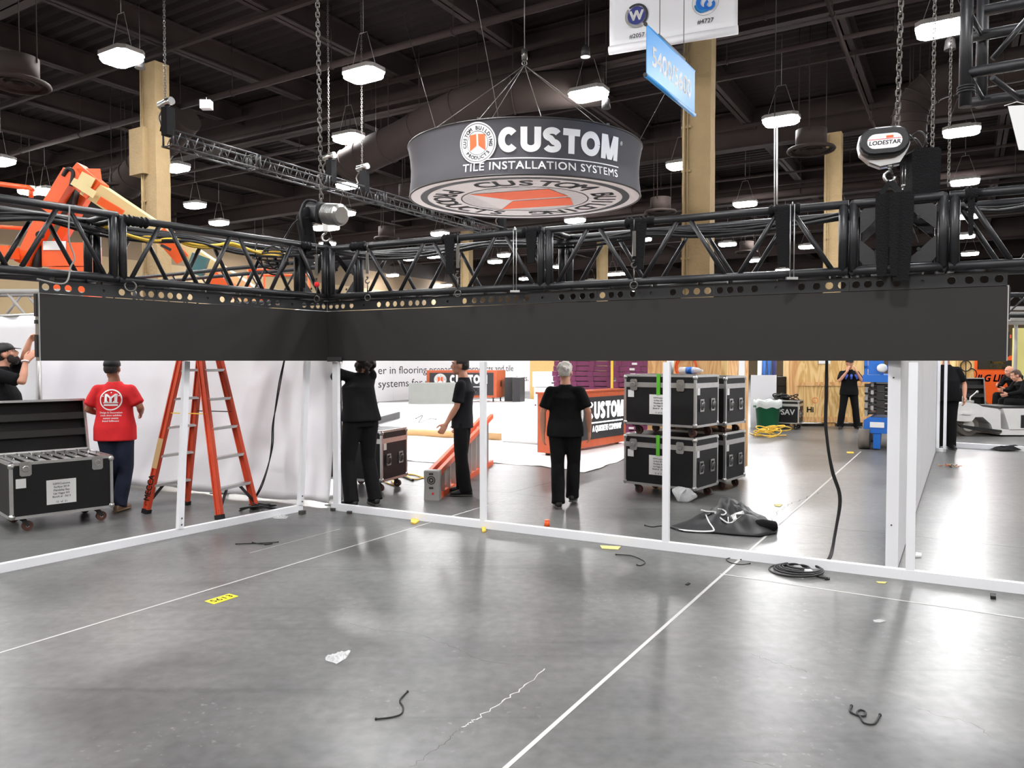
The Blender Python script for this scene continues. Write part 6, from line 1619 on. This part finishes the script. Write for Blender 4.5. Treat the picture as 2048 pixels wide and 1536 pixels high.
text(m, '®', lambda a, b: f(a + 1.88, b + .72), .10, 0, 'LEFT')
m.part('lettering', M_inkw, t)
lc = (-1.06, .60); f2 = cylp(.055, .014)
def cyl_logo():
    R_ = .365
    m = MB(); k = 44
    def ringf(r0, r1, fn):
        vs = []
        for i in range(k): c, s = math.cos(6.2832 * i / k), math.sin(6.2832 * i / k); vs += [fn(lc[0] + r0 * c, lc[1] + r0 * s), fn(lc[0] + r1 * c, lc[1] + r1 * s)]
        return vs, [(2 * i, 2 * i + 1, (2 * i + 3) % (2 * k), (2 * i + 2) % (2 * k)) for i in range(k)]
    for r0, r1 in ((.001, R_ * .3), (R_ * .3, R_ * .65), (R_ * .65, R_)): m.add(*ringf(r0, r1, f2))
    o = m.part('logo_disc', M_inkw, t)
    f3 = cylp(.055, .018); m = MB()
    for r0, r1 in ((.9, .93), (.56, .585)): m.add(*ringf(R_ * r0, R_ * r1, f3))
    def arc(s, mid, up, size, R):
        w_ = .66 * size; tot = w_ * len(s)
        for i, ch in enumerate(s):
            if ch == ' ': continue
            a = mid - up * ((i + .5) * w_ - tot / 2) / R; tx = (math.sin(a) * up, -math.cos(a) * up); ry = (math.cos(a) * up, math.sin(a) * up); o0 = (math.cos(a) * (R if up > 0 else R + size * .7), math.sin(a) * (R if up > 0 else R + size * .7))
            text(m, ch, lambda x, y: f3(lc[0] + (o0[0] + tx[0] * x + ry[0] * y), lc[1] + (o0[1] + tx[1] * x + ry[1] * y)), size, .03)
    arc('CUSTOM BUILDING', math.pi / 2, 1, .088, R_ * .64); arc('PRODUCTS', -math.pi / 2, -1, .088, R_ * .64)
    m.part('logo_ring', M_ink, t)
    m = MB()
    for p in ([(-.42, .40), (-.05, .44), (-.05, -.12), (-.42, -.38)], [(.05, .44), (.42, .40), (.42, -.38), (.05, -.12)]): m.add([f3(lc[0] + x * R_, lc[1] + z * R_) for x, z in p], [(0, 1, 2, 3)])
    m.part('logo_mark', M_sor, t)
cyl_logo()
# underside print: turned, reads from below
ROT = math.radians(-70)
def und(a, b, e=.006):   # logo plane: up = towards the camera edge before turning, right = picture right
    x = a * math.cos(ROT) - b * math.sin(ROT); y = a * math.sin(ROT) + b * math.cos(ROT)
    return sp((x, -y, -e))
def uring(m, r0, r1, e=.006, sc=(1, 1)):
    vs = []
    for i in range(n): c, s = math.cos(6.2832 * i / n), math.sin(6.2832 * i / n); vs += [und(r0 * c, r0 * s, e), und(r1 * c, r1 * s, e)]
    m.add(vs, [(2 * i, (2 * i + 2) % (2 * n), (2 * i + 3) % (2 * n), 2 * i + 1) for i in range(n)])
m = MB(); uring(m, SR * .845, SR * .905)
uring(m, SR * .545, SR * .558)
def uarc(s, mid, up, size, R, wd_=.72, b_=.012):
    w_ = wd_ * size; tot = w_ * len(s)
    for i, ch in enumerate(s):
        if ch == ' ': continue
        a = mid - up * ((i + .5) * w_ - tot / 2) / R; tx = (math.sin(a) * up, -math.cos(a) * up); ry = (math.cos(a) * up, math.sin(a) * up); k = R if up > 0 else R + size * .7; o0 = (math.cos(a) * k, math.sin(a) * k)
        text(m, ch, lambda x, y: und(o0[0] + tx[0] * x + ry[0] * y, o0[1] + tx[1] * x + ry[1] * y), size, b_)
uarc('CUSTOM BUILDING', math.pi / 2, 1, .64, SR * .605, .56, .02); uarc('PRODUCTS', -math.pi / 2, -1, .64, SR * .605, .56, .02)
for k in range(-11, 12):   # fine rays inside the ring
    x = k * SR * .048; yb = math.sqrt(max(0, (SR * .545) ** 2 - x * x)) * .98
    if abs(x) < SR * .38: segs = [(yb, SR * .30 if yb > SR * .3 else yb)]; segs += [(-yb, -SR * .36)] if yb > SR * .36 else []
    else: segs = [(yb, -yb)]
    for a, b in segs: m.add([und(x - .006, a), und(x + .006, a), und(x + .006, b), und(x - .006, b)], [(0, 1, 2, 3)])
m.part('underside_lettering', M_ink, t)
m = MB(); r = SR * .56
for p in ([(-.68, .60), (-.05, .72), (-.05, -.22), (-.68, -.64)], [(.05, .72), (.68, .60), (.68, -.64), (.05, -.22)]): m.add([und(x * r, z * r, .008) for x, z in p], [(3, 2, 1, 0)])
m.part('underside_mark', M_sor, t)
apex = P(1049, 130, 16.0)
m = MB()
for k in range(6):
    a = 1.2 + k * 1.047; q = sp((SR * math.cos(a), SR * math.sin(a), 1.0)); m.tube([q, apex], .007, 6); m.box(q + ZZ * .02, (.05, .05, .05))
m.tube([apex, V((apex.x, apex.y, ZC))], .01, 6); m.ring(apex + ZZ * .04, V((0, 1, 0)), .05, .012, 16, 6); m.tube([apex + ZZ * .1, apex + ZZ * .32], .06, 12)
for a in (0, 2.1, 4.2):
    q = sp((SR * math.cos(a + .3), SR * math.sin(a + .3), 1.0)); m.tube([q, V((q.x * 1.3 + 2.0 * math.cos(a), q.y + 2.0 * math.sin(a), ZC))], .005, 6)
m.part('suspension_cable', M_galv, t)
# big white banner
D0 = 14.6; a = P(1219, 110, 16.1); b = P(1475, 66, 15.1); bx_ = (b - a); bx_.z = 0; bw_ = bx_.length; bx_.normalize(); bn = bx_.cross(ZZ)
t = thing('hanging_banner', 'white hanging banner with two round emblems and booth numbers', 'banner', a)
base = a + ZZ * .0
rows = []
m = MB()
for j in range(13):
    z = .09 + 2.6 * j / 12; rows.append([base + bx_ * (bw_ * i / 20) + bn * (.012 * math.sin(i * .9 + j * .5)) + ZZ * z for i in range(21)])
vs = [p for r in rows for p in r]; m.add(vs, [(j * 21 + i, j * 21 + i + 1, (j + 1) * 21 + i + 1, (j + 1) * 21 + i) for j in range(12) for i in range(20)], True); o = m.part('banner_cloth', M_whitep, t); sd = o.modifiers.new('s', 'SOLIDIFY'); sd.thickness = .006
m = MB(); m.tube([base + ZZ * .09 - bx_ * .01, base + bx_ * (bw_ + .01) + ZZ * .09], .085, 18); m.part('bottom_roll', M_whitep, t)
m = MB(); m.tube([base + ZZ * 2.7, base + bx_ * bw_ + ZZ * 2.7], .03, 12)
for f_ in (.1, .9): q = base + bx_ * bw_ * f_ + ZZ * 2.7; m.tube([q, V((q.x, q.y, ZC))], .008, 6)
m.part('top_bar', M_alu, t)
fb = flat(base + bn * .035, bx_, ZZ, e=0)
def bpx(px, py): # picture point on the banner plane -> plane coords
    d = ray(px, py); o_ = base + bn * .035 - V((0, 0, H)); k = o_.dot(bn) / d.dot(bn); q = V((0, 0, H)) + d * k - (base + bn * .035); return q.dot(bx_), q.z
def bdisc(m, c, r0, r1, a0=0, a1=6.2832, e=.002):
    k = 40; vs = []
    for i in range(k + 1):
        g = a0 + (a1 - a0) * i / k; vs += [fb(c[0] + r0 * math.cos(g), c[1] + r0 * math.sin(g)) + bn * e, fb(c[0] + r1 * math.cos(g), c[1] + r1 * math.sin(g)) + bn * e]
    m.add(vs, [(2 * i, 2 * i + 1, 2 * i + 3, 2 * i + 2) for i in range(k)])
c1 = bpx(1273, 31); m = MB(); bdisc(m, c1, .0, .185); m.part('emblem_disc', M_navy, t)
m = MB(); bdisc(m, c1, .20, .245, -.9, 2.3); m.part('emblem_ring', M_cpan, t); m = MB(); bdisc(m, c1, .20, .245, 2.45, 5.2); m.part('emblem_ring', M_grey, t)
m = MB(); text(m, 'W', lambda a, b: fb(c1[0] + a, c1[1] + b - .09) + bn * .004, .27, .04); m.part('emblem_letter', M_inkw, t)
c2 = bpx(1411, 4); m = MB(); bdisc(m, c2, .255, .265); m.part('emblem_ring', M_grey, t)
m = MB(); bdisc(m, c2, .10, .19, 1.2, 5.0); bdisc(m, (c2[0] + .08, c2[1] - .06), .05, .11, 2.0, 7.0); m.part('emblem_mark', M_blue, t)
m = MB(); bdisc(m, (c2[0] - .06, c2[1] - .05), .10, .15, 3.0, 5.4, .004); bdisc(m, c2, .20, .225, 3.3, 4.3, .004); m.part('emblem_mark', M_sblue, t)
m = MB()
for s_, p in (('#2057', (1274, 75)), ('#4727', (1411, 46))):
    q = bpx(*p); text(m, s_, lambda a, b: fb(q[0] + a, q[1] + b) + bn * .003, .125, .006)
m.part('lettering', M_ink, t)
# blue aisle sign
p0 = P(1292, 155, 12.0); p1 = P(1388, 235, 13.9); ax_ = p1 - p0; ax_.z = 0; aw = ax_.length; ax_.normalize(); an = ax_.cross(ZZ); ah = .83
p0 = V((p0.x, p0.y, (p0.z + p1.z) / 2)); dz = 0
t = thing('aisle_sign', 'blue hanging aisle sign with white numbers in front of the white banner', 'sign', p0)
m = MB(); m.obox(p0 + ZZ * .05, ax_ * aw, an * .012, ZZ * (ah - .06)); m.part('sign_face', M_sblue, t)
m = MB(); m.tube([p0 + ZZ * .04 - ax_ * .02, p0 + ax_ * (aw + .02) + ZZ * .04], .035, 14); m.part('bottom_tube', M_sblue, t)
m = MB(); m.tube([p0 + ZZ * ah, p0 + ax_ * aw + ZZ * ah], .02, 12); m.part('top_tube', M_sblue, t)
m = MB(); 
for z in (.04, ah): m.tube([p0 + ZZ * z - ax_ * .05, p0 + ZZ * z - ax_ * .01], .03, 12)
for f_ in (.25, .75): q = p0 + ax_ * aw * f_ + ZZ * ah; m.tube([q, V((q.x, q.y, ZC))], .006, 6)
m.obox(p0 + ax_ * aw * .22 + ZZ * (ah + .01), ax_ * aw * .55, an * .02, ZZ * .03)
m.part('hanger', M_dgrey, t)
m = MB(); fa_ = flat(p0 + an * .016, ax_, ZZ, e=0); text(m, '5400/5600', lambda a, b: fa_(aw / 2 + a, .27 + b), .44, .018, 'CENTER', sx=aw * .92 / (9 * .59 * .40)); m.part('lettering', M_inkw, t)

# ------------------------------------------------ machines
def orient(D): return lambda x, y, d=0: P(x, y, D + d)
b_ = orient(13.5)
base = P(30, 722, 14.2); base.z = 0
t = thing('boom_lift', 'orange and cream boom lift rising behind the left truss', 'lift', base)
m = MB(); m.obox(base + V((-1.5, -1.0, .45)), (3.0, 0, 0), (0, 2.0, 0), ZZ * .5); m.obox(base + V((-1.2, -.8, .98)), (2.3, 0, 0), (0, 1.6, 0), ZZ * 1.3); m.part('chassis', M_org, t)
for x in (-1.2, 1.2):
    for y in (-1.15, .85): 
        m = MB(); m.cyl(base + V((x, y, .5)), base + V((x, y + .3, .5)), .5, 24); w__ = m.part('wheel', M_tyre, t); m = MB(); m.cyl(base + V((x, y - .01, .5)), base + V((x, y + .31, .5)), .24, 18); m.part('hub', M_hub, w__)
m = MB(); m.obox(b_(84, 532), V((.75, 0, 0)), V((0, .6, 0)), ZZ * .42); m.obox(b_(100, 640), V((.7, 0, 0)), V((0, .5, 0)), ZZ * .95); m.part('turret', M_org, t)
m = MB(); m.obox(b_(86, 500, -.02), V((.4, 0, 0)), V((0, .02, 0)), ZZ * .16); m.part('white_panel', M_paper, t)
m = MB(); m.beam(b_(146, 345), b_(98, 424), .24, .24, up=V((0, 1, 0))); m.beam(b_(95, 430, .05), b_(48, 528, .05), .22, .26, up=V((0, 1, 0))); m.beam(b_(172, 392, .35), b_(92, 530, .35), .16, .16, up=V((0, 1, 0))); m.part('lower_arm', M_org, t)
m = MB(); m.beam(b_(150, 362, .18), b_(140, 410, .18), .16, .16, up=V((0, 1, 0))); m.tube(spline([b_(126, 352, -.15), b_(135, 338, -.15), b_(146, 345, -.15), b_(142, 372, -.15)], 6), .035, 8); m.part('hydraulic_hose', M_rub, t); m = MB(); m.cyl(b_(80, 470, -.18), b_(80, 470, .2), .07, 14); m.tube([b_(78, 480, .12), b_(72, 560, .12)], .08, 12); m.part('lift_cylinder', M_rub, t)
m = MB(); m.beam(b_(148, 352, -.1), b_(188, 352, .3), .34, .26, up=V((0, -.3, 1))); m.beam(b_(150, 345), b_(196, 385), .38, .3, up=V((0, 1, 0))); m.part('knuckle', M_org, t)
m = MB(); m.beam(b_(160, 352, -.22), b_(186, 366, -.22), .18, .02, up=V((0, 1, 0))); m.beam(b_(145, 362, -.22), b_(190, 390, -.22), .13, .02, up=V((0, 1, 0))); m.part('knuckle_plate', M_cream, t)
m = MB(); m.beam(b_(175, 372), b_(512, 596, 1.2), .34, .36, up=V((0, 1, 0))); m.part('main_boom', M_cream, t)
m = MB(); m.beam(b_(198, 400, -.26), b_(245, 428, -.1), .14, .1, up=V((0, 1, 0))); m.part('boom_cylinder', M_org, t); m = MB(); m.beam(b_(318, 464, .28), b_(366, 520, .42), .26, .04, up=V((0, 1, 0))); m.part('boom_sleeve', M_org, t); m = MB(); m.beam(b_(425, 552, .6), b_(470, 590, .7), .26, .3, up=V((0, 1, 0))); m.part('boom_sleeve', M_org, t)
m = MB(); m.beam(b_(322, 490, .18), b_(342, 500, .2), .05, .02, up=V((0, 1, 0))); m.part('dark_marking', M_ink, t)
m = MB(); m.box(b_(396, 530, .3), (.30, .12, .36), Matrix.Rotation(.35, 3, 'Y')); m.part('control_box', mat('teal_plastic', (52, 96, 96), .5), t)
m = MB(); m.tube([b_(-30, 364), b_(60, 376), b_(66, 382)], .045, 10); m.tube([b_(62, 376), b_(62, 395)], .04, 10); m.part('platform_rail', M_org, t)
m = MB(); m.tube([b_(-30, 452, .3), b_(66, 458, .3)], .035, 10); m.part('platform_rail', M_org, t)
m = MB(); m.beam(b_(-30, 505, -.3), b_(28, 505, -.3), .2, .3, up=V((0, 1, 0))); m.part('platform_box', M_org, t)
# basket at the boom's end
q = b_(512, 596, 1.2); m = MB(); 
for z in (0, .5, 1.0): m.tube([q + V((0, -.4, z - .5)), q + V((.9, -.4, z - .5)), q + V((.9, .5, z - .5)), q + V((0, .5, z - .5)), q + V((0, -.4, z - .5))], .025, 8)
for x, y in ((0, -.4), (.9, -.4), (.9, .5), (0, .5)): m.tube([q + V((x, y, -.5)), q + V((x, y, .5))], .025, 8)
m.obox(q + V((0, -.4, -.53)), (.9, 0, 0), (0, .9, 0), ZZ * .04); m.part('basket', M_org, t)
# blue scissor lift
Ls = G(1721, 900); Ls.z = 0
t = thing('scissor_lift', 'blue scissor lift with grey scissor arms left of the white partition', 'lift', Ls)
X, Y = W_ * 1.0, U * 1.0
def sb(x, y, z): return Ls + X * x + Y * y + ZZ * z
m = MB(); m.prism([(0.02, .30), (.85, .30), (.85, .60), (.12, .60), (.02, .54)], sb(0, .25, 0), X, ZZ, Y * 1.5); m.prism([(0, .03), (.28, .29), (-.02, .29)], sb(.20, .10, 0), Y, ZZ, X * .12); m.part('base', M_blue, t)
for x in (-.06, .70):
    for y in (.1, 1.5):
        m = MB(); m.cyl(sb(x, y + .19, .19), sb(x + .19, y + .19, .19), .19, 24); w__ = m.part('wheel', M_tyre, t); m = MB(); m.cyl(sb(x - .005, y + .19, .19), sb(x + .195, y + .19, .19), .08, 14); m.part('hub', M_dgrey, w__)
m = MB(); m.box(sb(.25, .24, .46), (.24, .012, .1), Matrix.Rotation(-GA, 3, 'Z')); m.part('data_plate', M_paper, t)
for k in range(4):
    z = .66 + k * .145
    for x in (.06, .62):
        m = MB(); m.beam(sb(x, .25, z), sb(x, 1.75, z + .12), .05, .09); m.beam(sb(x + .1, .25, z + .12), sb(x + .1, 1.75, z), .05, .09); m.part('scissor_arm', M_grey, t)
    m = MB(); m.cyl(sb(.03, .28, z + .02), sb(.78, .28, z + .02), .03, 10); m.cyl(sb(.03, .28, z + .1), sb(.78, .28, z + .1), .03, 10)
    for x in (.24, .44): m.obox(sb(x, .2, z), X * .13, Y * .1, ZZ * .11)
    m.part('pivot_bar', M_dgrey, t)
m = MB(); m.obox(sb(0, .15, 1.26), X * .85, Y * 1.75, ZZ * .13); m.part('platform', M_blue, t)
m = MB()
for x in (0.02, .29, .55, .82): m.obox(sb(x, .17, 1.39), X * .06, Y * .06, ZZ * .95); m.obox(sb(x, 1.82, 1.39), X * .06, Y * .06, ZZ * .95)
for z in (1.5, 1.85, 2.3): 
    for y in (.17, 1.82): m.obox(sb(.02, y, z), X * .84, Y * .04, ZZ * .06)
    for x in (.02, .82): m.obox(sb(x, .17, z), X * .04, Y * 1.7, ZZ * .06)
m.obox(sb(.1, .16, 1.4), X * .2, Y * .03, ZZ * .5); m.part('guard_rail', M_blue, t)
m = MB(); m.ell(sb(.33, .13, 1.52), (.1, .03, .08), None, 12, 8); m.part('white_lamp', M_paper, t)
# white utility cart
C0 = P(1905, 722, 16.35); C0.z = 0; s_ = 16.35 / 1500
def co(px, py): return ((px - 1905) * s_, (875 - py) * s_)
t = thing('utility_cart', 'white three-wheeled utility cart at the right edge carrying two seated people', 'cart', C0)
hood = [co(*p) for p in ((1907, 818), (1916, 812), (1926, 806), (1955, 809), (1967, 815), (1996, 819), (2003, 824), (2005, 869), (1990, 866), (1984, 850), (1968, 836), (1953, 836), (1946, 845), (1930, 845), (1907, 843))]
m = MB(); m.prism(hood, C0, (1, 0, 0), ZZ, (0, 1.0, 0)); m.part('hood', M_cart, t)
m = MB(); m.prism([co(*p) for p in ((2003, 861), (2160, 861), (2160, 872), (2003, 872))], C0, (1, 0, 0), ZZ, (0, 1.0, 0)); m.part('floor_pan', M_cart, t)
m = MB(); m.prism([co(*p) for p in ((2008, 819), (2090, 819), (2090, 862), (2022, 862))], C0, (1, 0, 0), ZZ, (0, 1.0, 0)); m.part('seat_box', M_cart, t)
m = MB(); m.prism([co(*p) for p in ((2006, 815), (2090, 815), (2090, 820), (2006, 820))], C0 + V((0, .05, 0)), (1, 0, 0), ZZ, (0, .9, 0)); m.part('seat_cushion', M_rub, t)
m = MB(); m.prism([co(*p) for p in ((2044, 832), (2056, 832), (2056, 858), (2044, 858))], C0 - V((0, .004, 0)), (1, 0, 0), ZZ, (0, .004, 0)); m.part('decal', M_ink, t)
m = MB(); m.obox(C0 + V((-.16, .08, .30)), (.17, 0, 0), (0, .85, 0), ZZ * .42); m.part('front_bumper', M_rub, t)
m = MB(); m.prism([co(*p) for p in ((1925, 826), (1946, 826), (1944, 831), (1924, 830))], C0 - V((0, .03, 0)), (1, 0, 0), ZZ, (0, .03, 0)); m.part('side_step', M_cart, t)
m = MB(); m.prism([co(*p) for p in ((1916, 850), (2003, 862), (2003, 866), (1948, 862), (1922, 856))], C0 - V((0, .06, 0)), (1, 0, 0), ZZ, (0, .06, 0)); m.part('side_rub_rail', M_rub, t)
def cwheel(px, y, r):
    c = C0 + V((co(px, 0)[0], y, r)); m = MB(); m.cyl(c, c + V((0, .2, 0)), r, 26); w__ = m.part('wheel', M_tyre, t); m = MB(); m.cyl(c + V((0, -.008, 0)), c + V((0, .208, 0)), r * .55, 20); m.part('hub', M_hub, w__)
cwheel(1946, .12, .225); cwheel(1946, .72, .225); cwheel(2085, .05, .24)
m = MB(); q = C0 + V((co(1966, 0)[0], .5, .62)); m.tube([q, q + V((.05, 0, .22)), q + V((.2, 0, .34))], .018, 8); m.ell(q + V((.2, 0, .34)), .03, None, 10, 8); m.part('tiller', M_chrome, t)
m = MB(); m.ell(C0 + V((co(1942, 0)[0], .3, .80)), (.10, .1, .07), None, 12, 8); m.box(C0 + V((co(1955, 0)[0], .3, .75)), (.18, .12, .05)); m.part('stowed_gear', M_grey, t)
# open case behind the cart
kk = open_case('open black road case with raised lid behind the white cart', P(1939, 722, 18.0) * 1.0 - ZZ * 1.65, V((1, 0, 0)), .76, .55, .14, .40, .68, -6, inside=False, sheet=False)
# orange lift far right
A = P(1948, 722, 21.0); A.z = 0
t = thing('orange_lift', 'orange lift with dark lettering behind the open case at the right', 'lift', A)
m = MB(); m.obox(A + V((0, 0, .45)), (1.25, 0, 0), (0, 1.2, 0), ZZ * 1.35); p = m.part('body', M_org, t)
m = MB(); m.obox(A + V((.1, -.02, 1.42)), (1.05, 0, 0), (0, .02, 0), ZZ * .25); m.part('sign_plate', M_ink, p)
m = MB(); text(m, '675-900-4421', flat(A + V((.72, -.021, 1.45)), V((1, 0, 0)), ZZ), .10, .01, 'CENTER'); text(m, 'Freeman', flat(A + V((.66, -.021, 1.57)), V((1, 0, 0)), ZZ), .12, .02, 'CENTER'); m.part('plate_lettering', M_yel, p)
m = MB(); text(m, 'JLG LIFT', flat(A + V((.08, -.004, 1.08)), V((1, 0, 0)), ZZ), .27, .025, 'LEFT', shear=.25, sx=.95); m.part('lettering', M_navy, p)
m = MB(); m.obox(A + V((.86, .2, 1.8)), (.22, 0, 0), (0, .25, 0), ZZ * .45); m.obox(A + V((1.02, .45, 1.8)), (.22, 0, 0), (0, .25, 0), ZZ * .72); m.tube([A + V((1.12, .3, 1.8)), A + V((1.12, .3, 2.35))], .05, 10); m.part('mast', M_org, t)
m = MB(); m.tube([A + V((1.0, .6, 2.4)), A + V((1.0, .6, 3.1))], .10, 12); m.tube([A + V((1.15, .7, 2.4)), A + V((1.15, .7, 3.1))], .07, 12); m.box(A + V((1.05, .6, 2.35)), (.5, .4, .1)); m.part('cylinder', M_cwood, t)
for x in (.15, .85): m = MB(); m.cyl(A + V((x, -.02, .3)), A + V((x, .25, .3)), .3, 22); m.part('wheel', M_tyre, t)
for x in (.15, .85): m = MB(); m.cyl(A + V((x, .95, .3)), A + V((x, 1.22, .3)), .3, 22); m.part('wheel', M_tyre, t)
A = P(2027, 722, 19.4); A.z = 0; m = MB(); m.obox(A, (1.3, 0, 0), (0, .06, 0), ZZ * 2.5); m.obox(A + V((1.2, .06, 0)), (.06, 0, 0), (0, .5, 0), ZZ * 2.2); m.solo('yellow_board', M_ygreen, 'pale yellow upright panel at the right edge behind the cart', 'panel')
m = MB(); A = P(2008, 648, 17.5); A.z = 2.50; m.obox(A, (1.6, 0, 0), (0, .1, 0), ZZ * .07); m.tube([A + V((.8, .05, 0)), A + V((.8, .05, 0)) - ZZ * 2.5], .03, 8); m.tube([A + V((1.4, .05, 0)), A + V((1.4, .05, 0)) - ZZ * 2.5], .03, 8); m.solo('light_rail', M_alu, 'light metal rail on posts in front of the pale yellow panel', 'rail')
A = P(1911, 722, 19.9); A.z = 0
t = thing('plywood_crate', 'pale plywood crate with black hose loops left of the orange lift', 'crate', A)
m = MB(); m.obox(A + ZZ * .1, (.50, 0, 0), (0, .8, 0), ZZ * 2.0); m.part('body', M_plyl, t)
m = MB(); 
for x in (.03, .35): m.obox(A + V((x, .02, 0)), (.12, 0, 0), (0, .7, 0), ZZ * .1)
m.part('skid', M_ply, t)
m = MB(); m.ring(A + V((.26, -.03, 1.52)), V((0, 1, 0)), .14, .014, 26, 6); m.ring(A + V((.4, -.03, 1.3)), V((0, 1, 0)), .15, .014, 26, 6, .5); m.tube([A + V((.26, -.03, 1.66)), A + V((.26, -.03, 1.0))], .014, 6); m.part('hose_loop', M_cab, t)
# far rig at the right edge with dark speaker-like boxes
a = P(2004, 612, 16.5); a.z = 0
truss('black truss seen at the right edge above the pale yellow panel', a, a + V((2.4, .1, 0)), 2.66, 3.12, V((0, .45, 0)), 4, .035, .018, group='other rigs')
m = MB(); A = P(2006, 722, 18.3); A.z = 0
m.tube([V((A.x + .3, A.y, 0)), V((A.x + .3, A.y, 2.62))], .04, 10); m.box(V((A.x + .3, A.y, .02)), (.6, .6, .04))
for k in range(3): m.box(V((A.x + .25, A.y, 2.66 + .13 * k)), (.42, .4, .09))
m.solo('fixture_stack', M_grey, 'stack of pale fixtures on a stand at the right edge', 'stand')
# small devices under the roof
def cone(px, py, z, lb):
    q = PZ(px, py, z); t_ = thing('ceiling_speaker', lb, 'speaker', q, 0, 'small ceiling devices'); m = MB(); m.tube([q, q + ZZ * .22, q + ZZ * .3], [.12, .1, .03], 16); m.part('bell', M_dgrey, t_); m = MB(); m.tube([q + ZZ * .3, V((q.x, q.y, ZC))], .008, 6); m.part('hanger', M_dgrey, t_)
cone(752, 297, 8.2, 'small dark bell hanging left of the round sign'); cone(280, 137, 8.8, 'small white-lit bell beside the top of the left column'); cone(1171, 114, 9.2, 'small bell hanging above the round sign, left of the banner'); cone(1212, 217, 8.3, 'small bell beside the lamp above the round sign'); cone(1900, 100, 8.6, 'small bell below the highest lamp at the right')
m = MB(); q = PZ(413, 210, 8.4); m.box(q, (.28, .2, .22)); m.tube([q, V((q.x, q.y, q.z + .2))], .01, 6); m.solo('ceiling_device', M_white, 'small white box hanging right of the left column', 'device')
